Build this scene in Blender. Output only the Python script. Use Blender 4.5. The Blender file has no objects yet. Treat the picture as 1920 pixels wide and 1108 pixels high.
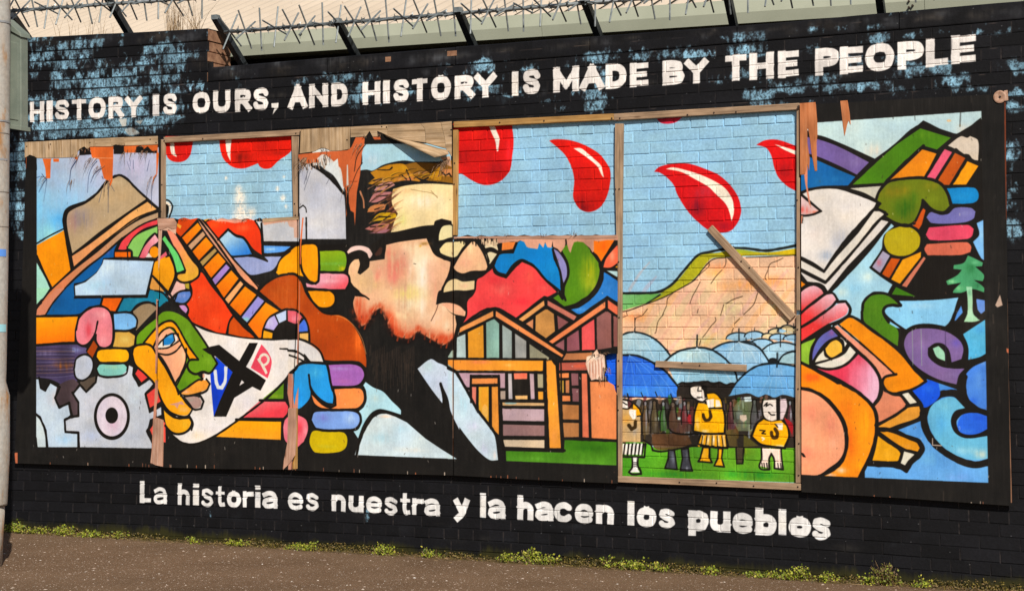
import bpy, bmesh, math, random
import numpy as np
from mathutils import Vector

# ------------------------------------------------------------------ camera, light, exposure
scene = bpy.context.scene
COL = scene.collection
rnd = random.Random(7)
rng = np.random.default_rng(11)
ZG = 2.80                                  # ground lies 2.80 m under the survey datum of the wall
F, YAW, PIT, ROL = 3392.02, 0.45127, 0.02198, -0.00011
CX, CY, CZ = 9.27465, -10.75025, -1.31571
cam_d = bpy.data.cameras.new('camera')
cam = bpy.data.objects.new('camera', cam_d)
COL.objects.link(cam)
cam.location = (CX, CY, CZ + ZG)
cam.rotation_euler = (math.pi / 2 + PIT, 0, YAW)
cam_d.sensor_width = 36
cam_d.lens = 36 * F / 1920
cam_d.clip_start = 0.1
cam_d.clip_end = 2000
scene.camera = cam

SUN = Vector((0.85, -1.0, 1.10)).normalized()       # towards the sun
world = bpy.data.worlds.new('World')
scene.world = world
world.use_nodes = True
wn = world.node_tree
bg = wn.nodes['Background']
sky = wn.nodes.new('ShaderNodeTexSky')
sky.sky_type = 'NISHITA'
sky.sun_disc = False
sky.sun_elevation = math.asin(SUN.z)
sky.sun_rotation = math.atan2(SUN.x, SUN.y)
wn.links.new(sky.outputs[0], bg.inputs[0])
bg.inputs[1].default_value = 0.055
sun_d = bpy.data.lights.new('sun', 'SUN')
sun_d.energy = 5.0
sun_d.angle = math.radians(0.5)
sun_d.color = (1.0, 0.93, 0.83)
sun = bpy.data.objects.new('sun', sun_d)
sun.rotation_euler = SUN.to_track_quat('Z', 'Y').to_euler()
sun.location = (12, -20, 15)
COL.objects.link(sun)
scene.view_settings.view_transform = 'Standard'
scene.view_settings.look = 'None'
scene.view_settings.gamma = 1
scene.view_settings.exposure = 0.02
scene.view_settings.use_curve_mapping = False

# ------------------------------------------------------------------ survey: photo measurements to places on upright planes
def _R():
    ca, sa, cb, sb = math.cos(YAW), math.sin(YAW), math.cos(PIT), math.sin(PIT)
    return np.array([[ca, -sa, 0], [sa, ca, 0], [0, 0, 1.]]) @ np.array([[1, 0, 0], [0, cb, -sb], [0, sb, cb]])
RM = _R()
def inv(x, y, Y=0.0):
    """measurement -> (X, Z) on the upright plane at depth Y"""
    d = RM @ np.array([(np.asarray(x, float) - 960) / F, np.ones_like(np.asarray(x, float)), -(np.asarray(y, float) - 554) / F])
    t = (Y - CY) / d[1]
    return CX + t * d[0], CZ + t * d[2] + ZG
def W(x, y, Y=0.0):
    a, b = inv(x, y, Y)
    return Vector((float(a), Y, float(b)))
def px_of(X, Y, Z):
    d = RM.T @ np.array([X - CX, Y - CY, Z - ZG - CZ])
    return 960 + F * d[0] / d[1], 554 - F * d[2] / d[1]
KX = [3.60813, 3.52573, 0.00059, -0.01749, 0.02649, 0.00141, 0.07354, -0.00806, 0.01826]
KZ = [-1.04632, 0.00564, -1.62483, -0.00467, 0.00424, -0.00776, -0.00543, -0.03638, -0.00351]
def brick_xz(u, n):
    """surveyed brick grid: u stretchers along, n courses down"""
    a = (u - 16) / 16; b = (n - 14) / 22
    B = [1, a, b, a * a, a * b, b * b, a ** 3, a * a * b, a * b * b]
    return sum(k * v for k, v in zip(KX, B)), sum(k * v for k, v in zip(KZ, B)) + ZG
YB = -0.036                                # front of the mural boards

# ------------------------------------------------------------------ paint engine (numpy): paints the mural as flat print
R = 330.0
X0, X1, Z0, Z1 = -1.2, 8.4, -0.1, 3.95
TW, TH = int((X1 - X0) * R), int((Z1 - Z0) * R)
def vnoise(h, w, cy, cx, seed):
    r = np.random.default_rng(seed)
    gh, gw = int(h / cy) + 3, int(w / cx) + 3
    g = r.random((gh, gw)).astype(np.float32)
    ys = np.arange(h) / cy; xs = np.arange(w) / cx
    yi = ys.astype(int); xi = xs.astype(int)
    fy = (ys - yi)[:, None]; fx = (xs - xi)[None, :]
    fy = fy * fy * (3 - 2 * fy); fx = fx * fx * (3 - 2 * fx)
    g0 = g[yi][:, xi]; g1 = g[yi][:, xi + 1]; g2 = g[yi + 1][:, xi]; g3 = g[yi + 1][:, xi + 1]
    return ((g0 * (1 - fx) + g1 * fx) * (1 - fy) + (g2 * (1 - fx) + g3 * fx) * fy).astype(np.float32) - .5
N_big = vnoise(TH, TW, 70, 40, 1) + .6 * vnoise(TH, TW, 22, 30, 2)
N_str = vnoise(TH, TW, 60, 3.2, 3) * .7 + vnoise(TH, TW, 18, 7, 4) * .6
N_str2 = vnoise(TH, TW, 6, 45, 14)
N_fin = vnoise(TH, TW, 3, 2.5, 5)
N_hue = vnoise(TH, TW, 34, 46, 51) + .6 * vnoise(TH, TW, 12, 16, 52)
N_dry = np.clip(vnoise(TH, TW, 30, 5, 53) + .5 * vnoise(TH, TW, 9, 3, 54) - .18, 0, 1) * 2 - np.clip(vnoise(TH, TW, 12, 26, 55) - .25, 0, 1) * 1.5
N_edge = vnoise(TH, TW, 9, 9, 6)
def hexc(h):
    return np.array([int(h[i:i + 2], 16) / 255. for i in (0, 2, 4)], np.float32)
class Canvas:
    def __init__(s, Y, base):
        s.Y = Y; s.a = np.empty((TH, TW, 3), np.float32); s.a[:] = hexc(base); s.o = (0, 0, 1.)
    def S(s, x, y, k): s.o = (x, y, k)
    def pts(s, t):
        p = np.array([[float(v) for v in q.split(',')] for q in t.split()]) if isinstance(t, str) else np.array(t, float)
        return s.tex(p[:, 0] / s.o[2] + s.o[0], p[:, 1] / s.o[2] + s.o[1])
    def tex(s, x, y):
        X, Z = inv(x, y, s.Y)
        return np.stack([(X - X0) * R, (Z1 - Z) * R], 1)
    def smooth(s, p, closed=True):
        n = len(p); out = []
        for i in range(n if closed else n - 1):
            a, b = p[i], p[(i + 1) % n]
            def tan(j, a_, b_, c_):
                if not closed and (j == 0 or j == n - 1): return None
                u, v = b_ - a_, c_ - b_
                lu, lv = np.hypot(*u), np.hypot(*v)
                if lu < 1e-6 or lv < 1e-6: return None
                if (u @ v) / (lu * lv) < 0.5: return None
                return (c_ - a_) / (lu + lv)
            L = np.hypot(*(b - a))
            ta = tan(i, p[i - 1], a, b); tb = tan((i + 1) % n, a, b, p[(i + 2) % n])
            ta = (b - a) / max(L, 1e-6) if ta is None else ta
            tb = (b - a) / max(L, 1e-6) if tb is None else tb
            for k in range(5):
                t = k / 5.; h1 = 2 * t ** 3 - 3 * t * t + 1; h2 = t ** 3 - 2 * t * t + t; h3 = -2 * t ** 3 + 3 * t * t; h4 = t ** 3 - t * t
                out.append(a * h1 + ta * L * h2 + b * h3 + tb * L * h4)
        if not closed: out.append(p[-1])
        return np.array(out)
    def mask(s, p):
        x0 = max(int(p[:, 0].min()) - 1, 0); x1 = min(int(p[:, 0].max()) + 2, TW)
        y0 = max(int(p[:, 1].min()) - 1, 0); y1 = min(int(p[:, 1].max()) + 2, TH)
        if x1 <= x0 + 1 or y1 <= y0: return None
        m = np.zeros((y1 - y0, x1 - x0 + 1), np.float32)
        q = np.roll(p, -1, 0); SUB = 3; wmax = x1 - x0 - .001
        for r in range(y1 - y0):
            for k in range(SUB):
                y = y0 + r + (k + .5) / SUB
                c = (p[:, 1] <= y) != (q[:, 1] <= y)
                if not c.any(): continue
                pa, qa = p[c], q[c]
                xs = np.sort(pa[:, 0] + (y - pa[:, 1]) / (qa[:, 1] - pa[:, 1]) * (qa[:, 0] - pa[:, 0])) - x0
                xs = np.clip(xs, 0, wmax)
                for a, b in zip(xs[::2], xs[1::2]):
                    i, j = int(a), int(b)
                    if i == j: m[r, i] += (b - a) / SUB
                    else:
                        m[r, i] += (i + 1 - a) / SUB; m[r, i + 1:j] += 1. / SUB; m[r, j] += (b - j) / SUB
        return np.minimum(m[:, :-1], 1), x0, y0, x1, y1
    def F(s, col, t, g=None, b=None, sm=1, mot=.10, a=1., streak=.04):
        p = s.pts(t)
        if sm: p = s.smooth(p)
        r = s.mask(p)
        if r is None: return
        m, x0, y0, x1, y1 = r
        sl = (slice(y0, y1), slice(x0, x1))
        c = np.empty(m.shape + (3,), np.float32); c[:] = hexc(col)
        if g:
            v = g.split(','); q = s.pts(v[0] + ',' + v[1] + ' ' + v[2] + ',' + v[3]); d = q[1] - q[0]
            yy, xx = np.mgrid[y0:y1, x0:x1].astype(np.float32)
            tt = ((xx - q[0][0]) * d[0] + (yy - q[0][1]) * d[1]) / (d @ d) + N_big[sl] * .25 + N_str[sl] * .12
            tt = np.clip(tt, 0, 1)[..., None]
            c = c * (1 - tt) + hexc(v[4]) * tt
        for bb in (b or '').split():
            v = bb.split(','); q = s.pts(v[0] + ',' + v[1] + ' ' + str(float(v[0]) + float(v[2])) + ',' + str(float(v[1]) + float(v[3])))
            yy, xx = np.mgrid[y0:y1, x0:x1].astype(np.float32)
            rr = ((xx - q[0][0]) / (q[1][0] - q[0][0])) ** 2 + ((yy - q[0][1]) / (q[1][1] - q[0][1])) ** 2
            k = (np.exp(-rr * 1.3) * float(v[5]) * (1 + 1.2 * N_str[sl] + .8 * N_big[sl])).clip(0, 1)[..., None]
            c = c * (1 - k) + hexc(v[4]) * k
        f = 1 + mot * N_big[sl] + streak * N_str[sl] + .05 * N_fin[sl]
        c = c * f[..., None] * (1 + np.stack([.5 * N_hue[sl], .12 * N_hue[sl], -.6 * N_hue[sl]], -1) * .045) + (N_dry[sl] * .02)[..., None]
        mm = (m * a)[..., None]
        s.a[sl] = s.a[sl] * (1 - mm) + c * mm
    def L(s, w, t, col='17130f', sm=1, cap=0, a=1., taper=0, wob=1.8):
        """brush line, w in photo pixels"""
        p = s.pts(t)
        if sm and len(p) > 2: p = s.smooth(p, False)
        ww = w * R / 265. / 2
        if cap:
            d = p[0] - p[1]; p[0] = p[0] + d / max(np.hypot(*d), 1e-6) * ww
            d = p[-1] - p[-2]; p[-1] = p[-1] + d / max(np.hypot(*d), 1e-6) * ww
        x0 = max(int(p[:, 0].min() - ww) - 2, 0); x1 = min(int(p[:, 0].max() + ww) + 3, TW)
        y0 = max(int(p[:, 1].min() - ww) - 2, 0); y1 = min(int(p[:, 1].max() + ww) + 3, TH)
        if x1 <= x0 or y1 <= y0: return
        M = np.zeros((y1 - y0, x1 - x0), np.float32)
        n = len(p) - 1
        for i in range(n):
            A, B = p[i], p[i + 1]; wi = ww * (1 - taper * (i + .5) / n)
            bx0 = max(int(min(A[0], B[0]) - wi) - 2, x0); bx1 = min(int(max(A[0], B[0]) + wi) + 3, x1)
            by0 = max(int(min(A[1], B[1]) - wi) - 2, y0); by1 = min(int(max(A[1], B[1]) + wi) + 3, y1)
            if bx1 <= bx0 or by1 <= by0: continue
            yy, xx = np.mgrid[by0:by1, bx0:bx1].astype(np.float32)
            d = B - A; l2 = max(d @ d, 1e-6); l = math.sqrt(l2)
            tt = ((xx - A[0]) * d[0] + (yy - A[1]) * d[1]) / l2
            if cap and (i == 0 or i == n - 1):
                perp = np.abs((xx - A[0]) * d[1] - (yy - A[1]) * d[0]) / l
                lo = -tt * l if i == 0 else -1e3; hi = (tt - 1) * l if i == n - 1 else -1e3
                lo2 = -tt * l - wi; hi2 = (tt - 1) * l - wi
                dd = np.maximum(perp - wi, np.maximum(lo if i == 0 else lo2, hi if i == n - 1 else hi2))
            else:
                tc = np.clip(tt, 0, 1)
                dd = np.hypot(xx - A[0] - tc * d[0], yy - A[1] - tc * d[1]) - wi
            dd = dd + N_edge[by0:by1, bx0:bx1] * min(wob, wi * .4)
            v = np.clip(.5 - dd, 0, 1)
            sub = M[by0 - y0:by1 - y0, bx0 - x0:bx1 - x0]
            np.maximum(sub, v, out=sub)
        sl = (slice(y0, y1), slice(x0, x1))
        c = hexc(col)[None, None] * (1 + .10 * N_big[sl] + .12 * N_str[sl])[..., None]
        mm = (M * a)[..., None]
        s.a[sl] = s.a[sl] * (1 - mm) + c * mm
    def B(s, x, y, rx, ry, col, al):
        q = s.pts(f'{x},{y} {x+rx},{y+ry}'); rx_, ry_ = abs(q[1][0] - q[0][0]), abs(q[1][1] - q[0][1])
        x0 = max(int(q[0][0] - rx_ * 2.2), 0); x1 = min(int(q[0][0] + rx_ * 2.2), TW); y0 = max(int(q[0][1] - ry_ * 2.2), 0); y1 = min(int(q[0][1] + ry_ * 2.2), TH)
        if x1 <= x0 or y1 <= y0: return
        yy, xx = np.mgrid[y0:y1, x0:x1].astype(np.float32); sl = (slice(y0, y1), slice(x0, x1))
        rr = ((xx - q[0][0]) / rx_) ** 2 + ((yy - q[0][1]) / ry_) ** 2
        k = (np.exp(-rr * 1.6) * al * (1 + 1.3 * N_str[sl] + 1.0 * N_edge[sl] + .6 * N_big[sl])).clip(0, 1)[..., None]
        s.a[sl] = s.a[sl] * (1 - k) + hexc(col) * k
    def E(s, col, x, y, rx, ry, **k):
        s.F(col, [[x + rx * math.cos(i * math.pi / 6), y + ry * math.sin(i * math.pi / 6)] for i in range(12)], **k)
    def image(s, name):
        lum = s.a @ np.array([.3, .59, .11], np.float32)
        s.a = np.clip(lum[..., None] + (s.a - lum[..., None]) * 1.08, 0, 1) ** 1.05
        im = bpy.data.images.new(name, TW, TH, alpha=False)
        buf = np.ones((TH, TW, 4), np.float32)
        buf[..., :3] = np.clip(s.a[::-1], 0.004, .97)
        im.pixels.foreach_set(buf.ravel()); im.update(); im.pack()
        return im

GL = {  # brush-lettered alphabet, strokes in a unit box
 'H': ['0,0 0,1', '1,0 1,1', '0,.5 1,.5'], 'I': ['.5,0 .5,1'],
 'S': ['1,.20 .85,.04 .5,0 .12,.06 .02,.24 .2,.42 .8,.57 1,.76 .85,.96 .5,1 .12,.94 0,.80'],
 'T': ['0,0 1,0', '.5,0 .5,1'], 'O': ['.5,0 .15,.1 0,.5 .15,.9 .5,1 .85,.9 1,.5 .85,.1 .5,0'],
 'R': ['0,0 0,1', '0,0 .55,0 .9,.08 .95,.26 .8,.46 .5,.52 0,.52', '.5,.52 1,1'],
 'Y': ['0,0 .5,.5', '1,0 .5,.5', '.5,.5 .5,1'], 'U': ['0,0 0,.7 .15,.93 .5,1 .85,.93 1,.7 1,0'],
 'A': ['.5,0 0,1', '.5,0 1,1', '.2,.68 .8,.68'], 'N': ['0,0 0,1', '1,0 1,1', '0,0 1,1'],
 'D': ['0,0 0,1', '0,0 .5,0 .88,.15 1,.5 .88,.85 .5,1 0,1'], 'M': ['0,0 0,1', '1,0 1,1', '0,0 .5,.85', '1,0 .5,.85'],
 'E': ['0,0 0,1', '0,0 1,0', '0,.5 .9,.5', '0,1 1,1'], 'P': ['0,0 0,1', '0,0 .55,0 .93,.1 1,.28 .9,.48 .5,.56 0,.56'],
 'B': ['0,0 0,1', '0,0 .5,0 .85,.08 .88,.24 .8,.42 .5,.48 0,.48', '.4,.48 .85,.54 1,.74 .88,.94 .5,1 0,1'],
 'L': ['0,0 0,1', '0,1 1,1'],
 'a': ['.05,.12 .4,-.02 .8,.06 .95,.3 1,1', '1,.45 .5,.48 .08,.6 .02,.82 .2,1 .6,1 1,.85'],
 'h': ['0,0 0,1', '0,.5 .4,.36 .8,.4 1,.58 1,1'], 'i': ['.5,.38 .5,1', '.5,0 .5,.07'],
 's': ['.97,.17 .5,0 .1,.06 .04,.27 .35,.44 .85,.58 .98,.8 .6,1 .2,.97 .02,.84'],
 't': ['.42,0 .42,.8 .6,1 .95,.97', '0,.28 1,.28'], 'o': ['.5,0 .12,.14 0,.5 .12,.86 .5,1 .88,.86 1,.5 .88,.14 .5,0'],
 'r': ['0,0 0,1', '0,.4 .3,.1 1,.04'], 'e': ['.02,.5 .98,.5', '1,.5 .92,.16 .5,0 .12,.14 0,.5 .12,.86 .5,1 .95,.90'],
 'n': ['0,0 0,1', '0,.3 .4,0 .85,.08 1,.35 1,1'], 'u': ['0,0 0,.75 .3,1 .75,.95 1,.7', '1,0 1,1'],
 'y': ['0,0 .52,.6', '1,0 .5,.75 .1,1'], 'l': ['.5,0 .5,1'],
 'c': ['.95,.16 .6,0 .15,.12 0,.5 .15,.88 .6,1 .95,.84'],
 'p': ['0,0 0,1', '0,.12 .5,0 .95,.12 1,.4 .85,.68 .4,.72 0,.62'], 'b': ['0,0 0,1', '0,.45 .5,.32 .92,.45 1,.68 .85,.95 .4,1 0,.9'],
}
def letter(cv, ch, x0, x1, yt0, yt1, yb0, yb1, w, col='ebe6e2'):
    """x0..x1 photo px; top edge yt0->yt1, bottom edge yb0->yb1"""
    cv.S(0, 0, 1)
    hw = w / 2.
    if ch in 'Iil':
        H_ = lambda v: [(x0, yt0 + (yb0 - yt0) * v), (x1, yt1 + (yb1 - yt1) * v)]
        for v0, v1 in ([(0, 1)] if ch != 'i' else [(0, .19), (.29, 1)]):
            a_, b_ = H_(v0), H_(v1); cv.F(col, [a_[0], a_[1], b_[1], b_[0]], sm=0, mot=.08)
        return
    for st in GL[ch]:
        q = []
        for t in st.split():
            u, v = map(float, t.split(','))
            if ch in 'Iil': xx = (x0 + x1) / 2
            else: xx = x0 + hw + (x1 - x0 - w) * u
            f = (xx - x0) / max(x1 - x0, 1)
            t0 = yt0 + (yt1 - yt0) * f + hw; b0 = yb0 + (yb1 - yb0) * f - hw
            q.append((xx, t0 + (b0 - t0) * v))
        wv = (x1 - x0) * .96 if ch in 'Iil' else w
        if ch in 'Ss': wv = w * .88
        if ch == 'e' and len(q) == 2: wv = w * .7
        if len(q) == 2 and ch not in 'Iil':
            if ch in 'MN' and abs(q[0][0] - q[1][0]) > w * .5: wv = w * .8
            elif abs(q[0][1] - q[1][1]) < w: wv = w * .76
        cv.L(wv, q, col, sm=len(q) > 2, cap=0 if ch in 'Ssec' else 1, wob=.9)
# ------------------------------------------------------------------ the paint on the bricks
wl = Canvas(0.0, '161619')
wl.a *= (1 + .22 * N_big + .15 * N_fin)[..., None]
yy_, xx_ = np.mgrid[0:TH, 0:TW].astype(np.float32)
_X = X0 + xx_ / R; _Z = Z1 - yy_ / R
_u = _X / .2235; _n = (2.80 - _Z) / .0745
for _ in range(4):
    a_, b_ = (_u - 16) / 16, (_n - 14) / 22
    B_ = [1, a_, b_, a_ * a_, a_ * b_, b_ * b_, a_ ** 3, a_ * a_ * b_, a_ * b_ * b_]
    _u = np.clip(_u + (_X - sum(k * v for k, v in zip(KX, B_))) / .2235, -9, 42); _n = np.clip(_n - (_Z - ZG - sum(k * v for k, v in zip(KZ, B_))) / .0745, -16, 42)
_row = np.floor(_n).astype(int); _hd = (_row % 4) == 3; _sh = (_row % 4) == 1
_w = np.where(_hd, .5, 1.).astype(np.float32); _off = np.where(_hd, .25, np.where(_sh, .5, 0.)).astype(np.float32)
_c = (_u - _off) / _w; _col = np.floor(_c).astype(int)
_gr = np.random.default_rng(5).random((70, 220)).astype(np.float32)
BR = _gr[np.clip(_row + 20, 0, 69), np.clip(_col + 40, 0, 219)]
BR2 = np.roll(_gr, 31, 1)[np.clip(_row + 20, 0, 69), np.clip(_col + 40, 0, 219)]
_fc = (_c - _col); _vd = np.minimum(_fc, 1 - _fc) * _w * .2235          # metres to the nearest upright joint
_fr = _n - _row; _hdist = np.minimum(_fr, 1 - _fr) * .0745
JV = np.clip((.0045 - _vd) / .003 + .5, 0, 1); JH = np.clip((.0042 - _hdist) / .003 + .5, 0, 1)
_low = _row >= -7; _pill = _u < 7.24
JV = JV * np.where(_pill, _row >= -11, _low)
wl.a *= (.86 + .3 * BR)[..., None]
# old sky-blue paint showing where the black has flaked off
PE = np.zeros((TH, TW), np.float32)
for (px, py, rx, ry, s_) in [(110, 110, 95, 45, .50), (190, 160, 120, 45, .52), (310, 105, 60, 45, .40), (300, 150, 90, 28, .42), (120, 235, 110, 22, .62), (210, 238, 90, 28, .66),
        (290, 230, 60, 20, .55), (90, 190, 70, 30, .35), (240, 195, 60, 30, .40), (330, 205, 40, 20, .3), (34, 300, 26, 50, .55), (34, 400, 26, 50, .62), (340, 260, 25, 8, .5), 
        (640, 150, 50, 14, .40), (665, 185, 34, 24, .50), (650, 212, 26, 10, .48), (690, 218, 30, 10, .42), (560, 155, 30, 10, .32), (620, 225, 14, 8, .4), (700, 150, 40, 12, .34), (740, 200, 30, 12, .36), (760, 165, 24, 14, .38),
        (900, 128, 50, 10, .46), (925, 160, 34, 28, .44), (945, 185, 22, 12, .50), (880, 175, 20, 12, .34), (975, 165, 25, 30, .36), (985, 130, 18, 8, .4),
        (1135, 112, 46, 14, .50), (1190, 106, 36, 10, .52), (1130, 150, 18, 24, .42), (1110, 175, 28, 12, .44), (1060, 202, 26, 12, .42), (1110, 198, 34, 14, .50), (1010, 190, 26, 12, .36), (1250, 105, 36, 9, .46), (1180, 195, 20, 8, .3),
        (1310, 102, 34, 9, .50), (1385, 92, 50, 10, .44), (1350, 140, 30, 12, .24), (1400, 135, 26, 14, .42), (1420, 180, 34, 14, .56), (1470, 165, 40, 14, .44), (1370, 205, 40, 7, .45), (1460, 197, 60, 6, .42), (1380, 72, 40, 6, .3),
        (1560, 55, 50, 9, .42), (1640, 50, 30, 8, .40), (1570, 80, 50, 9, .36), (1640, 74, 34, 11, .62), (1700, 68, 34, 9, .44), (1770, 62, 32, 8, .46), (1825, 60, 30, 8, .40), (1590, 115, 40, 14, .36), (1530, 148, 50, 12, .46), (1540, 105, 14, 26, .42),
        (1700, 128, 40, 12, .42), (1770, 125, 36, 12, .54), (1790, 150, 30, 10, .46), (1600, 165, 60, 10, .36), (1690, 170, 60, 12, .34), (1800, 145, 50, 10, .40), (1810, 168, 60, 6, .4), (1860, 60, 30, 16, .32), (1900, 50, 20, 10, .4),
        (1905, 125, 18, 10, .5), (1905, 170, 18, 10, .5), (1897, 200, 14, 12, .62), (1895, 290, 14, 30, .42), (1892, 370, 16, 26, .46), (1900, 420, 14, 20, .60), (1740, 95, 24, 10, .42), (1660, 100, 16, 10, .36), (1850, 40, 34, 12, .3),
        (400, 955, 12, 16, .3), (905, 958, 8, 12, .3), (690, 965, 6, 14, .36), (1680, 25, 40, 6, .25)]:
    q = wl.tex(np.array([px, px + rx], float), np.array([py, py + ry], float))
    rr = ((xx_ - q[0][0]) / (q[1][0] - q[0][0])) ** 2 + ((yy_ - q[0][1]) / (q[1][1] - q[0][1])) ** 2
    PE = np.maximum(PE, np.exp(-rr * .9) * s_)
pn = .75 * vnoise(TH, TW, 24, 34, 21) + .65 * vnoise(TH, TW, 14, 7, 22) + .32 * vnoise(TH, TW, 4, 3.2, 23) + .22 * vnoise(TH, TW, 1.8, 1.8, 29) + .42 * (BR - .5) + .3 * (_fr - .5) * np.where(BR2 > .5, 1, -1)
pk = np.clip((PE * 1.30 + pn * .70 - .36) * 3.8, 0, 1) * np.clip(PE * 12, 0, 1)
fleck = np.clip((vnoise(TH, TW, 2.2, 1.8, 41) + .5 * vnoise(TH, TW, 7, 3, 42) + .22) * 7, 0, 1)
pk = .92 * pk * (1 - .72 * JH) * (1 - .45 * JV) * (.45 + .55 * fleck)
ptone = (.90 + .4 * vnoise(TH, TW, 14, 10, 24) + .22 * vnoise(TH, TW, 4, 3, 25) + .2 * (BR2 - .5))[..., None]
# upright joints painted lighter in the black, as if their sides caught the sun
jt = (JV * (1 - JH) * (.35 + .9 * np.clip(vnoise(TH, TW, 6, 30, 44) + .4, 0, 1)) * np.clip(BR2 * 1.3, .25, 1))[..., None]
wl.a = wl.a * (1 - jt * .5) + hexc('6a5e58') * jt * .5
hz = np.clip((vnoise(TH, TW, 3, 22, 45) - .22) * 5, 0, 1) * np.clip((.0035 - np.abs(_fr * .0745 - .006)) * 500, 0, 1) * (_n < 2)
wl.a = wl.a * (1 - .6 * hz[..., None]) + hexc('7c6a60') * .6 * hz[..., None]
wr = random.Random(17); wl.S(0, 0, 1)
for i in range(150):
    x = wr.uniform(30, 1915); y = np.interp(x, [50, 388, 392, 1905], [80, 64, 136, 18]) + wr.uniform(-6, 10) if i % 3 else np.interp(x, [50, 1905], [90, 20]) + wr.uniform(0, 120)
    wl.B(x, y, wr.uniform(6, 30), wr.uniform(3, 10), wr.choice(['3c3d40', '4a4c50', '2e2a26', '44403c']), wr.uniform(.2, .6))
for i in range(60):
    x = wr.uniform(30, 1915); y = np.interp(x, [30, 960, 1915], [905, 960, 1010]) + wr.uniform(0, 90)
    wl.B(x, y, wr.uniform(8, 40), wr.uniform(4, 12), wr.choice(['26282c', '202226', '2e2c2a']), wr.uniform(.2, .5))
# solid re-painted black zones
bz = np.ones((TH, TW), np.float32)
for t in ('340,222 318,250 318,262 560,245 600,238 730,215 790,178 760,196 700,205 620,205 560,215 470,222 400,225', '905,170 915,200 960,215 1000,212 1010,198 960,185'):
    r_ = wl.mask(wl.smooth(wl.pts(t)))
    bz[r_[2]:r_[4], r_[1]:r_[3]] *= 1 - r_[0]
pk = pk * (.12 + .88 * bz)
wl.a = wl.a * (1 - pk[..., None]) + hexc('96c2da') * ptone * pk[..., None]
sp_ = (np.random.default_rng(8).random((TH, TW)) > .99985).astype(np.float32)
sp_ = np.maximum(sp_, np.roll(sp_, 1, 1)); wl.a = wl.a * (1 - .6 * sp_[..., None]) + .5 * sp_[..., None]
BL = '8fbfdc'
def region(cv, t, col, **k): cv.S(0, 0, 1); cv.F(col, t, sm=0, **{'mot': .05, **k})
# windows where the boards are missing
region(wl, '299,262 562,250 570,424 299,424', '9ec4d9', b='395,370,55,45,f4ecdc,.0')
region(wl, '849,235 1158,219 1162,460 849,460', '9ac2da')
region(wl, '1152,222 1498,202 1503,908 1154,898', '9ac2da', g='1300,200,1300,470,9cc6e0')
region(wl, '1128,655 1162,655 1162,742 1128,742', '1f5fd0', mot=.3)
c = wl
c.S(290, 230, 5.832)
c.F('cf2118', '115,150 118,290 140,380 200,425 290,430 350,405 390,350 410,260 420,150', b='200,330,60,90,e8402a,.5 350,380,60,50,b01515,.6')
c.F('f0e6da', '168,190 172,290 190,350 245,378 225,330 208,190')
c.F('d8220f', '705,130 715,280 745,380 800,450 880,495 980,500 1070,470 1130,445 1150,480 1200,505 1270,495 1350,420 1500,300 1520,130', b='950,380,90,60,7d1408,.75 1350,330,120,30,8a1a0c,.6 1180,250,60,80,a8180c,.5')
c.F('f2e8dc', '775,180 775,260 800,360 832,425 828,330 840,180')
c.L(3.2, '102,845 150,850 190,900 185,960 150,1050', '17130f')
c.F('15110f', '100,900 140,890 155,940 140,1040 100,1040')
c.F('e9dfd0', '100,865 150,870 178,910 172,970 150,1020 158,940 140,895 100,890')
for x, y, s_ in ((915, 720, 34), (1340, 720, 22), (930, 830, 60), (780, 605, 16), (1400, 820, 30), (940, 960, 75), (1060, 980, 45), (905, 1050, 60), (1010, 1060, 60), (1435, 915, 18), (930, 790, 44), (1410, 590, 14)):
    c.F('f3ece0', [[x + s_ * 1.6 * math.cos(i * .785), y + s_ * 1.3 * math.sin(i * .785)] for i in range(8)], a=.0)
    q = c.pts(f'{x},{y} {x+s_},{y+s_*1.2}'); d = q[1] - q[0]
    k_ = (np.exp(-(((xx_ - q[0][0]) / d[0]) ** 2 + ((yy_ - q[0][1]) / d[1]) ** 2) * 1.2) * (.85 + N_fin)).clip(0, 1)[..., None]
    wl.a = wl.a * (1 - k_) + hexc('f6ecdd') * k_
c.S(840, 190, 4.818)
c.F('cc1a18', '40,200 575,200 592,350 580,500 560,620 500,700 430,742 350,757 280,745 200,705 130,660 60,645', b='430,620,120,90,8c1019,.6 130,500,60,80,8c1015,.7 250,300,60,70,d8301c,.5 540,450,40,120,e02a30,.5')
c.F('efe4d8', '368,225 400,300 430,370 440,450 452,455 465,340 440,270 420,225')
c.F('d21d14', '915,358 960,345 1080,350 1180,375 1280,420 1370,480 1440,570 1468,640 1462,750 1430,870 1370,960 1280,1000 1200,980 1150,920 1130,850 1140,720 1120,610 1060,490 980,410', b='1210,950,130,90,7a0d14,.85 1180,650,60,120,b81518,.5 1330,740,80,120,d82812,.5')
c.F('efe4d8', '1132,425 1200,425 1260,470 1330,530 1380,580 1410,690 1390,670 1350,590 1270,520 1200,470')
c.S(1150, 180, 5.035)
c.F('c42a45', '405,215 650,200 600,245 520,264 450,256', mot=.2)
c.F('c8151b', '385,715 430,672 560,640 720,642 880,695 1000,750 1110,850 1180,960 1205,1070 1190,1160 1150,1230 1100,1275 1010,1290 900,1265 800,1190 720,1110 650,1010 600,920 570,840 500,765 440,725', b='850,900,110,70,b03040,.6 780,1050,90,90,6a1228,.7 620,720,90,30,dd2018,.6 1000,1230,150,50,9a1228,.6')
c.F('efe6d6', '495,690 560,674 700,705 850,755 1000,830 1080,900 1130,1000 1138,1100 1115,1185 1100,1110 1060,1020 960,920 900,860 760,780 640,718')
c.F('cc1618', '1350,462 1430,420 1550,415 1730,475 1730,900 1640,850 1560,770 1520,680 1490,560 1440,490', b='1620,700,70,80,8c1018,.6')
c.F('efe6d6', '1518,455 1600,478 1730,520 1730,560 1620,512')
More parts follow.
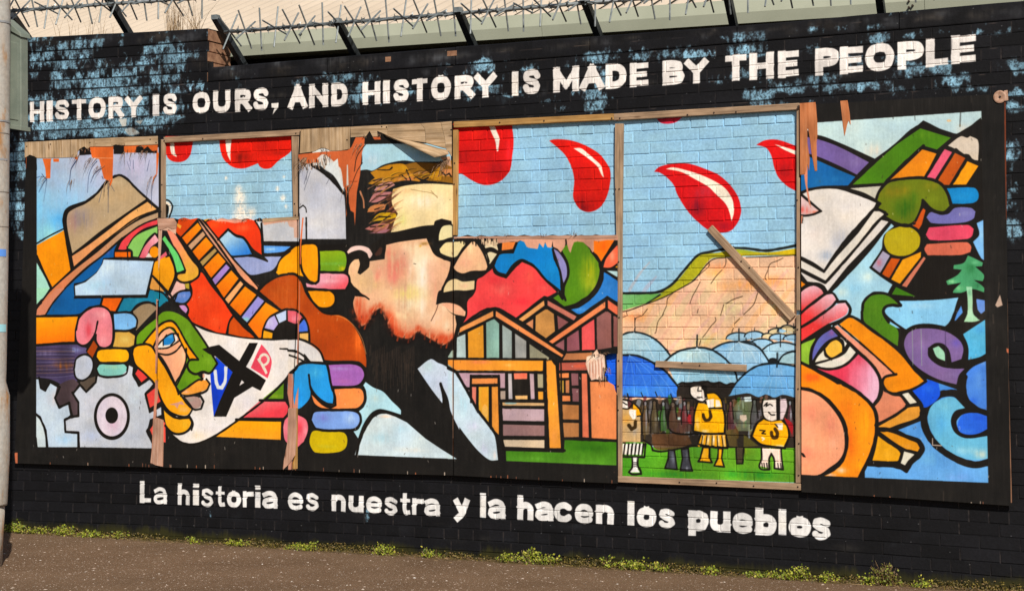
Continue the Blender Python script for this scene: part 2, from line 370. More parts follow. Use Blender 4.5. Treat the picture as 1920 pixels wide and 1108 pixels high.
c.S(1150, 380, 5.035)
c.F('e6bf9f', '78,1000 300,950 450,880 650,790 800,690 870,580 930,530 1050,520 1200,510 1730,500 1730,1950 78,1950', mot=.12,
    b='1000,600,150,60,e8a070,.7 1200,780,200,60,ee9f50,.6 1500,740,120,50,f0a050,.6 950,660,100,50,f0a860,.5 700,900,200,90,dfa79c,.5 1100,1000,120,120,cfcf9c,.6 1550,980,120,80,f2cf9c,.7 900,1300,200,60,bcc08c,.6 200,1080,120,50,e89860,.6')
for i in range(26):
    x = 150 + i * 62; y = 560 + (i * 137) % 700
    c.L(6 + i % 4 * 3, f'{x},{y+260} {x+110},{y+90} {x+190},{y}', ('dca090', 'cfa0a8', 'ecb068', 'c8cc98')[i % 4], a=.28, taper=.6)
c.F('abaa28', '300,950 420,870 600,740 700,620 800,500 1000,470 1160,440 1440,470 1730,430 1730,495 1250,500 1050,515 930,525 870,580 790,690 650,800 450,900 300,960', g='700,700,1700,450,c9b020', b='1250,455,150,20,8cab40,.6')
c.F('7fb781', '78,860 350,858 470,860 300,950 78,1020', g='78,860,300,1000,6fb05a')
c.L(4.2, '78,852 350,848 450,830 560,760 680,620 800,490 900,465 1020,440 1160,425 1300,435 1440,450 1600,425 1730,400', '1f2523')
c.L(2.4, '310,948 380,905 440,865', '1f2523')
c.L(1.7, '78,1027 150,1012 250,975 450,900 560,845 660,790 760,730 830,640 900,560 960,525 1060,515', '221c14')
c.L(1.4, '1250,515 1450,508 1730,492', '221c14')
for t in ('900,560 905,590 830,660 740,740', '1060,520 1060,570 1040,610', '1600,520 1550,545 1480,575 1450,650 1430,700 1440,725', '500,960 510,900 560,850', '1025,630 960,700 920,760', '820,740 790,800 750,870 720,950',
          '1220,880 1130,910 1060,950', '120,1030 130,1060 78,1085', '320,1000 270,1060 210,1090 200,1200', '470,1050 420,1120 400,1220 390,1230', '960,1080 965,1110 920,1160 880,1220 840,1270', '1040,960 1010,1060', '500,970 460,1060', '800,1000 790,1040', '1360,850 1320,960 1230,1050', '1190,1090 1140,1140', '1130,1180 1115,1220', '820,1295 808,1345'):
    c.L(1.1, t, '3a2a1c')
c.L(1.6, '200,1215 200,1090', '1c1a18')
c.S(1150, 560, 5.035)
UB = 'abcbdb'
for x, y, r in ((1180, 370, 120), (1330, 345, 95), (1460, 345, 60), (1540, 310, 80), (1640, 300, 95), (1700, 290, 70), (1560, 365, 90), (1700, 375, 100), (1640, 270, 60), (1400, 430, 120), (1250, 440, 100)):
    p = [[x + r * math.cos(a), y - r * .52 * math.sin(a) + 8] for a in np.linspace(0, math.pi, 9)]
    c.F('9fc6de' if r > 85 else 'd8c69c', p + [[x - r, y + 60], [x + r, y + 60]][::-1], sm=0)
    c.L(2.2, p, '1b2226'); c.L(1.3, f'{x},{y-r*.52+5} {x},{y-r*.52-22}', '1b2226')
c.F('a4c7da', '1400,480 1470,430 1560,410 1715,430 1730,600 1500,600')
c.L(2.6, '1410,475 1470,430 1560,408 1640,412 1730,435', '1b2226'); c.L(1.8, '1575,340 1575,450', '1b2226')
c.F('b4d2dc', '78,345 140,315 200,312 300,330 400,380 480,460 545,545 480,620 78,620', g='78,340,300,600,9cc4da')
c.L(3.2, '78,340 130,318 200,312 300,332 400,385 480,460 545,545', '1b2226'); c.L(2, '200,312 200,180', '1b2226')
c.F('96bfdc', '935,475 1020,420 1120,400 1250,410 1360,450 1420,510 1475,600 1475,800 1000,800', b='1000,440,120,30,5f98c8,.5')
c.L(3.2, '920,480 1020,425 1120,403 1250,410 1360,450 1420,515 1475,605', '1b2226'); c.L(2, '1183,400 1183,280', '1b2226')
c.F('a9cbd4', '1550,600 1600,530 1680,495 1730,490 1730,620'); c.L(3, '1550,600 1600,530 1680,495 1730,492', '1b2226')
c.F('191b1d', '1460,590 1480,560 1530,560 1560,590 1520,605')
c.F('a8ccdc', '490,590 560,525 640,480 790,458 900,470 1000,520 1080,590 1150,680 1175,800 600,830 540,690', g='600,500,900,800,8fbfda', b='750,530,150,60,c8dcd8,.6')
c.L(3.4, '485,590 560,522 640,482 790,458 900,470 1000,520 1080,590 1145,680 1172,780', '1b2226'); c.L(2.6, '787,455 790,340', '1b2226')
c.F('2a62cf', '78,530 200,530 300,560 390,610 480,670 560,760 610,830 645,925 78,930', g='78,530,500,930,3f7fdc', b='200,870,160,60,4a92dc,.7 400,640,40,30,1850e0,.6 450,840,90,60,4c8edc,.7')
c.L(3.8, '78,528 200,530 300,562 390,612 480,672 560,762 610,832 645,930', '1b2226')
c.L(2, '78,920 330,925 620,930', '1f2a60')
for x, y in ((130, 890), (260, 880), (395, 875), (540, 895)): c.L(1.8, f'{x},{y} {x+18},{y+45}', '1b2226')
c.L(2.4, '133,900 145,1000', '1b2226')
c.F('6ca8d8', '1080,905 1160,790 1270,685 1380,625 1540,608 1730,640 1730,960 1100,960', g='1200,650,1600,900,74b0de', b='1560,680,60,90,a0c4e0,.6')
c.L(3.4, '1075,905 1160,785 1270,680 1380,622 1540,605 1730,635', '1b2226'); c.L(2.4, '1543,510 1543,640', '1b2226')
for i in range(5): c.L(2, f'{1510+i*14},{660} {1380+i*75},{900}', '9cc6e6', a=.5, taper=.7)
for x0_, y0_, ends in ((787, 460, ((600, 770), (700, 785), (870, 785), (1000, 790), (1110, 780))), (1183, 403, ((1080, 560), (1250, 620), (1350, 600), (1420, 590))), (190, 315, ((120, 500), (260, 530), (380, 560))), (150, 530, ((90, 900), (200, 910), (330, 915), (480, 920), (580, 910)))):
    for ex, ey in ends: c.L(1.6, f'{x0_},{y0_} {(x0_+ex)/2+(ex-x0_)*.12},{(y0_+ey)/2-20} {ex},{ey}', 'd4e6ee' if y0_ < 500 else '74a8ec', a=.45); c.B((x0_ + ex) / 2, (y0_ + ey) / 2, 40, 60, 'c4dce4' if y0_ < 500 else '3c7ce0', .3)
c.S(1150, 720, 5.035)
c.F('2a2420', '600,60 640,-15 700,-20 780,-25 860,-35 940,-20 1000,-22 1080,0 1150,-10 1130,40 1080,110 600,130', mot=.3)
c.L(3, '610,0 650,-20 710,0 760,-22 830,-10 890,-30 940,0 1000,-22 1060,5 1110,-12 1150,-8', '17130f')
c.F('2c2620', '78,135 170,150 240,135 300,150 380,130 440,150 520,128 600,150 620,95 1080,110 1180,95 1280,85 1370,120 1440,95 1520,125 1600,98 1730,130 1730,620 1050,600 700,590 350,575 300,560 78,545', mot=.35)
c.F('4f9a26', '78,545 300,550 370,590 700,590 1050,600 1730,600 1730,925 78,870', g='78,560,900,850,6aa52c', mot=.25, b='600,850,300,40,2c8a30,.7 1300,850,300,60,2f8a2c,.7 800,620,60,60,5fb04a,.5 1250,630,80,50,8aa024,.6')
sr = random.Random(4)
for i in range(220):
    x = sr.uniform(90, 1700); y = sr.uniform(110, 480); h = sr.uniform(30, 110)
    c.L(sr.uniform(3, 10), f'{x},{y} {x+sr.uniform(-14,14)},{y+h}', sr.choice(['6a5a2c', '5a4a3a', '7a6040', '8c9aa8', '3f7a2c', '6a3038', '7a7a84', '4c4038', '93705c', 'a0a8b0', '5e4a1c', '54545c']), a=.6, taper=.5)
c.F('5e4028', '360,470 700,460 740,560 620,600 440,620 380,590', mot=.3, a=.85)
c.F('5a3a30', '520,280 700,250 740,440 560,470 520,400', mot=.35, a=.7)
c.L(3, '560,200 515,270 510,380 560,450 700,470 780,455', '17130f'); c.L(3, '280,520 350,570 370,620 450,632 640,600 770,575', '17130f')
c.F('a02830', '640,260 735,290 735,375 650,340'); c.F('b9d0cc', '600,310 640,308 650,330 610,335'); c.F('b9d0cc', '390,310 430,310 430,350 390,350')
c.F('8c9a78', '1170,170 1240,150 1320,170 1350,290 1310,440 1180,440 1100,300', mot=.4, a=.6, b='1240,250,40,90,7a9a50,.7 1200,330,60,70,9aa0a8,.6')
c.F('d8c4b0', '1195,290 1255,288 1262,330 1230,355 1198,330'); c.F('c8d8dc', '1235,120 1300,115 1305,160 1240,165')
c.F('6a5a30', '1060,420 1160,420 1170,590 1085,580', a=.7); c.F('5f5a24', '1230,470 1370,580 1230,590', a=.8)
c.F('4a4030', '1160,590 1225,595 1218,740 1165,742'); c.L(2.4, '1155,590 1162,745 1220,745 1228,600', '17130f')
for x, y, w_, h_, k_, hk in ((300, 175, 60, 300, '5a4a30', '8a8c90'), (385, 170, 70, 290, '4c4230', '6a5a48'), (470, 180, 60, 260, '3f6a34', '9aa0a8'), (560, 185, 80, 230, '5c4434', '7c6c60'), (670, 175, 60, 200, '6a3438', 'a8acb0'), (1105, 175, 60, 250, '5f3038', '8c5c60'), (1330, 160, 70, 260, '4c4a50', '6c6870'), (1665, 170, 60, 260, '503038', 'a8b4bc')):
    c.F(k_, f'{x-w_*.2},{y+20} {x+w_*.25},{y+20} {x+w_*.5},{y+h_*.6} {x+w_*.55},{y+h_} {x-w_*.5},{y+h_} {x-w_*.5},{y+h_*.5}', mot=.45, a=.8, b=f'{x+w_*.15},{y+h_*.5},{w_*.15},{h_*.35},{hk},.8'); c.E(hk, x, y + 5, w_ * .25, 22, a=.75); c.L(2, f'{x-w_*.5},{y+h_} {x-w_*.5},{y+h_*.5} {x-w_*.22},{y+22} {x-w_*.25},{y-10} {x},{y-22} {x+w_*.25},{y-8} {x+w_*.25},{y+22} {x+w_*.5},{y+h_*.6}', '17130f')
# grey boots
for t in ('520,615 575,620 600,800 485,790 515,700', '640,610 705,600 715,700 745,815 630,810 650,700'):
    c.F('3f4048', t, b='560,700,20,60,8a92a0,.7 690,660,25,50,9aa4b4,.8 690,790,25,20,c0c8d4,.7'); c.L(2.6, t + ' ' + t.split()[0], '17130f', sm=0)
# child at the left edge
c.F('c8a878', '78,230 180,230 250,310 255,545 78,540', b='120,330,50,60,d8a040,.6 190,430,60,60,a09890,.6')
c.F('e8a818', '190,180 230,220 265,290 225,295 185,260'); c.L(2.6, '190,175 240,225 268,290 225,298', '17130f')
c.F('e6e2dc', '78,150 130,160 140,225 78,222'); c.F('e8e4de', '150,240 215,240 215,320 185,330 150,280'); c.L(1.8, '85,165 125,190', '17130f')
c.L(2.4, '78,225 140,228 180,180 150,150 90,140', '17130f'); c.L(6, '205,350 205,400 170,420 145,385', '3a2a10')
c.F('efece6', '85,560 275,555 280,665 85,662')
for x in (95, 130, 165, 200, 235, 268): c.L(3, f'{x+12},{560} {x},{662}', '17130f')
c.L(3.6, '78,680 290,685 300,560', '17130f'); c.F('eeebe6', '180,690 225,690 225,780 250,830 160,830 178,770')
c.L(3.4, '175,690 175,780 145,825 180,845 260,842 255,810 230,770 230,695', '17130f')
for y in (735, 752, 768): c.L(1.2, f'190,{y} 215,{y}', '17130f')
# child in a yellow top, middle
c.F('f0e6dc', '722,40 760,20 830,20 860,60 880,150 830,160 770,130 730,90'); c.L(3, '720,30 725,90 770,140 840,165 870,140', '17130f')
c.F('17130f', '830,0 880,10 890,120 860,130 850,60 830,40'); c.L(1.8, '800,30 795,60 830,60', '17130f'); c.L(1.6, '790,118 835,120', '17130f')
c.F('f2b510', '880,80 950,85 1010,140 1030,220 960,215 900,150'); c.L(3, '870,80 960,80 1020,150 1035,225', '17130f')
c.F('efe2d4', '870,150 950,135 950,215 890,222'); c.F('efe2d4', '965,145 1000,150 1020,210 965,215'); c.L(2.6, '870,160 880,225 1025,222', '17130f')
c.F('f0b40c', '790,175 880,190 900,235 1040,235 1050,350 1045,455 880,460 755,435 765,300', b='790,380,40,80,f6dcb0,.8 860,440,60,20,f8ead0,.7')
c.L(3.4, '790,172 765,260 752,440 880,462 1050,460 1052,300 1035,230', '17130f'); c.L(5.2, '905,248 918,300 902,335 870,335 850,305 846,285', '3a2808')
c.F('e8c070', '815,480 1055,475 1075,590 800,560', b='940,520,90,30,f4e8d0,.8')
for x in (830, 870, 920, 965, 1010, 1055): c.L(4, f'{x},{485} {x-25+(x-830)*.18},{575}', 'e8a818' if x % 20 else 'd0a030'); c.L(1.6, f'{x+12},{485} {x-8+(x-830)*.18},{580}', '17130f')
c.L(3.2, '820,470 795,560 930,590 1075,598 1060,480', '17130f')
for t in ('845,590 905,592 905,690 930,735 800,725 820,690', '990,600 1030,605 1020,700 1045,775 950,765 985,690'):
    c.F('f0b218', t, b='870,650,30,50,f2c890,.6'); c.L(3, t + ' ' + t.split()[0], '17130f', sm=0)
# child in a yellow top, right
c.F('efe4da', '1420,150 1540,140 1545,330 1480,345 1420,300 1405,210'); c.L(3, '1410,140 1400,210 1420,310 1480,350 1545,345', '17130f')
c.F('16120f', '1535,130 1572,130 1572,340 1540,340'); c.F('dcc8cc', '1575,140 1630,135 1640,210 1600,330 1575,330'); c.L(2, '1420,200 1450,170 1440,205 1475,185 1500,200', '17130f')
c.L(2.4, '1462,262 1490,285 1520,285', '17130f')
c.F('f0b00e', '1400,325 1480,350 1600,345 1640,400 1650,480 1610,590 1480,575 1390,555 1310,485 1345,390', b='1560,580,60,16,f6e8d0,.8')
c.L(4, '1410,320 1350,370 1300,490 1380,560 1480,582 1615,600 1655,490 1640,390 1600,345', '17130f')
c.L(5.4, '1525,418 1548,460 1540,500 1510,500 1492,475 1490,450', '4a3008'); c.L(2, '1380,430 1430,435 1400,460 1435,465', '17130f'); c.L(2, '1400,500 1425,510 1405,525', 'efe6dc')
c.F('efe0d4', '1530,370 1600,365 1598,430 1560,432'); c.L(2, '1525,375 1550,400', '17130f'); c.F('a02028', '1610,310 1690,370 1690,480 1650,400')
c.F('efd8cc', '1400,600 1580,610 1590,720 1600,790 1530,790 1520,700 1490,640 1460,720 1470,790 1385,770 1400,690')
c.L(3, '1395,600 1395,700 1375,770 1400,800 1470,800 1470,700 1490,650 1515,700 1520,790 1600,800 1590,720 1580,610', '17130f')
for x in (1400, 1420, 1445, 1550, 1575): c.L(1.6, f'{x},{740} {x+6},{785}', '17130f')
# lettering along the top
TOP = [('H', 54, 84, 190.5, 189, 229.5, 229), ('I', 87, 99, 189, 188.6, 228.5, 228), ('S', 101, 131, 187, 185.5, 226, 225), ('T', 132.5, 163.5, 186, 184, 226, 224), ('O', 164, 199, 183, 181, 224, 222), ('R', 201.5, 232.5, 181, 179, 223, 221), ('Y', 233, 267, 181, 179, 221, 219),
 ('I', 286, 298.5, 177, 176.5, 218, 217.5), ('S', 304, 333, 175, 173, 217, 215), ('O', 359.5, 394.5, 173.5, 171.5, 213.5, 211.5), ('U', 398, 432.5, 170, 168, 212.5, 210.5), ('R', 439, 472, 167.5, 165.5, 210.5, 208), ('S', 473, 504.5, 165, 162.5, 208.5, 206.5),
 ('A', 539, 576.5, 160, 157.5, 205, 202.5), ('N', 578, 616, 158, 155.5, 203, 200.5), ('D', 620, 652.5, 156.5, 154, 200, 197.5),
 ('H', 678.5, 713.5, 153.5, 151.5, 197, 194.5), ('I', 718, 731, 150.5, 150, 194.5, 194), ('S', 736, 767.5, 149, 147, 192.5, 190.5), ('T', 770, 803, 148, 145, 191, 188.5), ('O', 807, 845.5, 143.5, 140.5, 188.5, 186), ('R', 851.5, 889.5, 142, 139.5, 186, 183), ('Y', 889, 930.5, 139.5, 136.5, 184, 181),
 ('I', 959.5, 972, 134, 133.5, 180.5, 180), ('S', 979, 1013.5, 130.5, 128, 178, 175.5), ('M', 1036.5, 1085.5, 127, 123.5, 173.5, 170), ('A', 1087, 1132, 123, 120, 170, 166.5), ('D', 1135, 1174, 121, 118, 167, 163.5), ('E', 1180.5, 1216.5, 118.5, 115.5, 163.5, 160.5),
 ('B', 1242, 1283, 114.5, 112, 160, 156.5), ('Y', 1284, 1326.5, 113, 109.5, 157.5, 154), ('T', 1358, 1400, 104, 100.5, 152, 149.5), ('H', 1405, 1450, 100.5, 97, 150, 146.5), ('E', 1458.5, 1498, 96.5, 93, 146.5, 142),
 ('P', 1528.5, 1572, 92, 89, 141.5, 138), ('E', 1575, 1618.5, 88.5, 85.5, 139, 135.5), ('O', 1622.5, 1675.5, 84, 80, 134.5, 130.5), ('P', 1683.5, 1730.5, 79.5, 76, 130, 126), ('L', 1736.5, 1778, 74, 71, 125.5, 121.5), ('E', 1784, 1829.5, 68.5, 63.5, 119.5, 115.5)]
for ch, a_, b_, t0, t1, u0, u1 in TOP:
    letter(wl, ch, a_, b_, t0, t1, u0, u1, (u0 - t0) * .25 * (1.10 if a_ > 1300 else 1.12))
wl.S(480, 0, 3.956); wl.F('e6e2dc', '114,768 166,764 162,800 122,853 136,802 116,800', sm=0)
wl.S(0, 0, 3.956)
wl.F('e4ddd0', '880,885 940,880 935,935 905,940', a=.8); wl.F('e4ddd0', '920,960 980,950 1040,990 960,1005', a=.55); wl.F('e4ddd0', '1000,900 1060,890 1040,925', a=.5)
LOW = [('L', 0, 1043, 1140, 160, 162, 326, 329), ('a', 0, 1148, 1253, 208, 210, 333, 335), ('h', 0, 1328, 1425, 178, 180, 341, 344), ('i', 0, 1447, 1493, 183, 184, 344, 346), ('s', 0, 1502, 1605, 214, 217, 357, 362), ('t', 0, 1612, 1690, 200, 203, 353, 358), ('o', 0, 1697, 1808, 235, 238, 360, 364), ('r', 0, 1817, 1905, 237, 240, 360, 363),
 ('i', 1, -8, 33, 197, 198, 363, 365), ('a', 1, 40, 162, 236, 239, 366, 370), ('e', 1, 235, 355, 245, 249, 380, 384), ('s', 1, 368, 475, 248, 252, 385, 390), ('n', 1, 562, 672, 263, 267, 388, 394), ('u', 1, 690, 808, 270, 274, 396, 400), ('e', 1, 822, 945, 275, 280, 402, 408), ('s', 1, 957, 1065, 278, 282, 417, 423), ('t', 1, 1075, 1160, 252, 256, 416, 420), ('r', 1, 1168, 1258, 290, 294, 416, 420), ('a', 1, 1257, 1380, 293, 297, 422, 428), ('y', 1, 1480, 1600, 292, 296, 462, 468), ('l', 1, 1680, 1725, 252, 254, 436, 439), ('a', 1, 1735, 1870, 298, 302, 442, 448),
 ('h', 2, 37, 160, 268, 272, 453, 458), ('a', 2, 170, 310, 316, 320, 456, 462), ('c', 2, 313, 452, 319, 324, 468, 474), ('e', 2, 470, 608, 331, 336, 477, 483), ('n', 2, 627, 762, 341, 346, 481, 488), ('l', 2, 865, 918, 312, 315, 496, 499), ('o', 2, 935, 1080, 355, 360, 504, 509), ('s', 2, 1097, 1223, 365, 370, 514, 520), ('p', 2, 1322, 1470, 383, 388, 568, 572), ('u', 2, 1487, 1635, 389, 394, 538, 545), ('e', 2, 1652, 1803, 399, 404, 551, 557), ('b', 2, 1825, 1980, 365, 369, 562, 569),
 ('l', 3, 78, 137, 372, 375, 567, 571), ('o', 3, 155, 318, 430, 435, 577, 583), ('s', 3, 328, 470, 431, 437, 600, 607)]
for ch, k, a_, b_, t0, t1, u0, u1 in LOW:
    ox = 480 * k; f = lambda v: 860 + v / 4.
    wd = {'a': .29, 's': .34, 'e': .295, 'n': .36, 'u': .35, 'h': .38, 'o': .355, 'p': .37, 'b': .36, 'c': .32}.get(ch, .39) * (b_ - a_) / 4. * (1.15 if ch == 'L' else 1)
    letter(wl, ch, ox + a_ / 4., ox + b_ / 4., f(t0), f(t1), f(u0), f(u1), wd, 'e6e5e4')
# every brick took the paint a little differently; joints hold thin paint and grime
wl.a *= (1 + .05 * (BR - .5) + .05 * N_fin + .03 * N_big)[..., None]
gj = np.clip(JH * .5 + JV * .25, 0, 1) * np.clip(.55 + vnoise(TH, TW, 5, 14, 47) * 1.4, 0, 1)
wl.a *= (1 - .08 * gj)[..., None]
# moss and damp stain along the foot of the wall
yy_m = Z1 - yy_ / R
ms = np.clip((.085 + .05 * N_big + .03 * N_str - yy_m) * 22, 0, 1)[..., None]
wl.a = wl.a * (1 - ms * .75) + hexc('3c3a1a') * ms * .75
# ------------------------------------------------------------------ the mural on the boards
bd = Canvas(YB, '1b1917')
bd.a *= (1 + .2 * N_big + .35 * N_str + .2 * N_fin)[..., None]
c = bd
K = '17130f'
# --- first board: hat, gears, masks
c.S(50, 300, 4.2615)
c.F('b9bfd6', '80,-60 1055,-100 1055,520 300,580 80,720', sm=0, g='500,0,120,620,7fbfe0', b='300,480,120,90,58a8dc,.7 150,600,90,70,a0dcd8,.6 850,60,150,120,c4bcd6,.7 200,100,100,100,a8c0e0,.6')
c.F('a8dccf', '80,820 200,1035 120,1110 80,1110')
c.F('e8920a', '82,680 300,560 360,870 205,1015 82,770', sm=0)
c.F(K, '296,560 285,470 310,395 370,358 470,325 560,258 640,165 700,120 760,115 860,200 960,300 1055,385 1055,560 720,780 400,1000 200,1140 100,1140 200,1020 350,880', sm=0)
c.F('bda582', '365,745 322,520 330,430 380,390 470,350 560,280 640,190 690,145 740,130 800,165 880,240 955,312 800,420 600,560 450,680', b='430,470,110,90,8a8088,.8 360,500,40,90,b08078,.6 740,170,60,30,dcc8a4,.6 600,400,140,80,b09c80,.5')
c.F('eab06c', '362,768 480,690 640,570 820,430 965,335 1040,395 900,460 700,600 520,730 378,850', g='900,400,400,800,e09a68', b='640,600,80,40,f0b880,.5')
c.F('ba9c7c', '120,1140 200,1040 380,880 560,740 760,570 900,480 1050,420 1050,460 900,530 760,620 700,670 600,760 480,850 350,970 220,1108 180,1140', g='900,500,250,1080,cf8058', sm=1)
c.F('e04a50', '722,715 760,650 850,570 950,510 1045,475 1045,515 950,550 850,630 800,710', b='950,520,70,20,c83040,.6')
c.F('8cc468', '820,660 900,590 1045,530 1045,590 1020,580 950,650 895,775 850,770 845,725 800,700')
c.F('dc6070', '890,778 950,680 1025,595 1050,625 1050,650 990,700 950,778', g='890,778,1040,610,f0b0b8')
c.F('e8700e', '705,735 830,735 830,775 705,775', sm=0); c.F('ead9d2', '950,778 975,740 1005,778')
c.E('e8920a', 1020, 735, 38, 45)
c.F('0e5c9c', '225,1110 350,980 500,850 620,760 725,668 700,720 695,778 612,785 590,850 540,910 450,970 378,985 368,1110', b='660,730,40,30,5a60a8,.6')
c.F('bcd4ea', '615,795 1015,808 950,1075 390,1082 385,1005 470,975 560,900 605,830', sm=0, b='700,860,120,60,cfe2ec,.6 600,1000,150,50,a8d0ea,.6')
c.F('e8960e', '1022,820 1050,800 1108,760 1130,1010 1060,960 1005,915'); c.F('e0a050', '1003,935 1110,1062 980,1028', sm=0)
c.F('1d7a98', '962,1110 980,1050 1050,1045 1130,1090 1130,1130 962,1130')
for t, w_ in (('80,665 180,605 300,545', 3), ('82,765 195,1035', 4), ('300,555 330,740 370,870', 3), ('300,555 292,470 315,400 375,365 470,335 560,265 620,190 650,155', 5), ('690,138 740,120 800,148 870,225 960,305 1050,385', 4.5), ('360,755 480,665 640,550 820,415 965,322', 3),
              ('130,1110 200,1025 378,865 520,730 700,590 880,460 1040,398', 3), ('220,1110 350,980 480,862 600,765 700,680 760,622', 3.2), ('800,690 808,800', 2.5), ('720,722 760,640 850,560 940,505 1045,468', 3), ('800,705 850,620 940,550 1045,518', 2.6), ('892,778 945,670 1022,585 1055,630', 2.6)): c.L(w_, t)
for t, w_ in (('160,150 130,190 95,260', 1.8), ('160,160 150,230 135,330', .9), ('120,110 150,150', 1.8), ('80,140 120,130 160,150', 1), ('400,0 360,60 350,90 340,200', 2.6), ('560,10 520,60 495,130 485,260', 1.6), ('590,70 540,110 510,180', 2), ('600,130 610,150', 2),
              ('650,190 650,300 650,420', 1.4), ('600,240 575,340', 1), ('660,180 700,250', 1), ('850,0 850,70', 1.2), ('830,0 825,50', .8), ('980,0 960,90', 1.1), ('1035,125 1010,170 998,260 995,380', 1.8), ('800,10 825,80', .8)): c.L(w_, t, '2c3858', taper=.6)
c.S(50, 540, 3.4615)
c.F('d0886a', '62,180 68,130 150,50 190,5 250,0 180,75 125,170', sm=0)
c.F('a4dcc0', '65,0 155,0 65,105', sm=0)
c.F('105c98', '125,172 170,100 260,0 305,0 310,58 490,64 475,115 390,130 340,172', sm=0, b='200,90,60,50,0c4c80,.6')
c.F('e0660f', '500,62 620,62 575,150 535,145 488,108', sm=0)
c.F('1c7c9c', '590,152 632,62 775,58 800,12 900,25 900,95 860,95 780,92 720,108 680,148', b='700,80,60,40,2c90b0,.6')
c.F('978266', '690,150 750,108 820,102 855,125 790,190 710,275 700,190')
c.F('f2a512', '60,190 332,185 312,270 310,348 60,362', sm=0, g='100,190,120,360,ee7c06')
c.F('e0848e', '322,270 345,190 410,135 480,120 530,150 552,210 556,300 546,360 510,382 470,372 450,330 448,270 462,215 440,290 400,350 362,366 328,340', b='400,270,25,60,d0505c,.8 500,340,40,40,eca0a8,.6 480,170,50,30,ecb0b4,.5')
c.F('84bef0', '565,165 670,165 710,200 706,250 660,268 572,268'); c.F('cda44e', '575,285 680,283 702,310 695,368 660,383 560,380 572,330', b='640,330,40,30,d8c070,.6')
c.F('efae12', '453,445 460,408 490,398 640,398 662,425 657,465 630,478 480,476')
c.F('84c4bc', '453,520 475,493 625,490 650,510 640,548 590,565 480,562', b='550,510,70,15,a0d0b0,.5')
c.F('9c4410', '432,335 462,380 440,430 425,452 388,408', sm=0)
c.F('4a3f60', '55,378 330,366 390,390 385,430 312,470 305,560 330,600 250,640 200,610 150,590 85,580 50,572', mot=.3, b='240,500,48,32,d87818,.9 120,420,60,20,8478a0,.6 300,400,60,20,7a80a8,.7 100,520,50,14,a07038,.5')
for i in range(16): c.L(1.4, f'55,{395+i*12} 200,{390+i*12+(i*7)%9} 310,{398+i*11}', ('241c24', '8a6a50', '2c2434', '6c6888')[i % 4], a=.6)
c.F('4a3c40', '195,640 300,590 340,620 300,680 335,740 328,830 290,815 265,750 210,775 178,710', mot=.4)
c.F('574c42', '350,600 450,570 440,620 385,670 345,625', sm=0)
c.F('b6bcc8', '305,520 320,460 372,432 415,450 428,500 410,560 362,592 320,575', b='350,480,30,40,c8ccd4,.6')
c.F('c3d4e4', '42,590 82,590 86,648 120,665 146,612 196,640 182,710 210,775 268,752 282,822 246,852 246,938 328,945 328,1030 140,1030 130,930 90,830 36,790', sm=0, b='180,720,50,60,d4ccd0,.6 250,980,70,40,a8ccec,.6')
c.F('cbd8dc', '36,805 90,860 118,950 124,1030 72,1030 60,960 28,920'); c.F('c0d4e0', '26,950 48,990 52,1030 24,1030', sm=0)
c.F('c3c9d4', '300,672 345,625 385,672 448,612 452,570 600,578 655,530 665,500 692,515 685,560 728,632 800,590 830,615 772,682 798,805 872,768 874,820 800,850 780,930 812,1000 812,1038 345,1030 341,930 250,935 245,855 340,825 335,740', sm=0, b='450,750,70,90,d0ccd8,.5 700,700,70,120,c8d4dc,.6 420,960,80,50,b8c4e0,.5')
for t in ('705,555 725,520 788,575 745,610', '778,690 832,648 872,700 868,735 800,775', '798,912 850,845 900,872 902,1000 830,990'): c.F('da4440', t, sm=0, g='720,560,860,960,e0584c')
c.E(K, 553, 832, 117, 152); c.E('dcd2e0', 553, 830, 98, 130, b='560,880,40,50,e0a8c4,.5'); c.E(K, 552, 825, 41, 52)
for t, w_ in (('60,182 340,172 400,128 470,115', 4), ('322,268 340,190 410,130 480,116 535,145 556,205 562,300 550,365 510,388 470,380', 4), ('60,368 310,352 365,375 405,362 440,300 460,215', 4), ('450,300 450,345 470,380', 4), ('560,160 670,158 715,200 712,255 665,276 570,275', 4), ('665,276 708,305 700,372 665,388 550,386', 4),
              ('448,445 458,405 490,392 645,392 668,425 662,468 630,484 478,482 448,445', 4), ('450,520 472,488 630,486 656,510 645,552 590,572 475,568 450,520', 4), ('308,520 320,458 372,428 418,448 432,500 412,562 362,598 318,578 306,520', 4), ('388,405 430,335', 3.5), ('430,450 462,385', 3.5),
              ('80,580 90,645 120,662 150,605 215,640 182,710 210,772 275,742 295,830 245,852 250,930 335,935 338,1030', 5), ('300,680 345,625 385,670 448,608 452,570', 5), ('295,675 335,740 335,825 290,835', 5), ('36,795 85,835 122,920 135,1030', 5), ('26,930 58,970 62,1030', 5),
              ('695,520 690,560 728,630 800,580', 5), ('830,620 770,685 798,800 880,755', 5), ('885,830 845,840 780,925 815,1000', 5), ('490,60 475,118', 3.5), ('625,62 580,155', 3.5), ('120,175 170,95 250,0', 3.5), ('65,130 155,0', 3.5), ('310,60 780,55 795,0', 4), ('680,150 720,105 790,90 850,120', 3.5)): c.L(w_, t, sm=0 if w_ == 5 else 1)
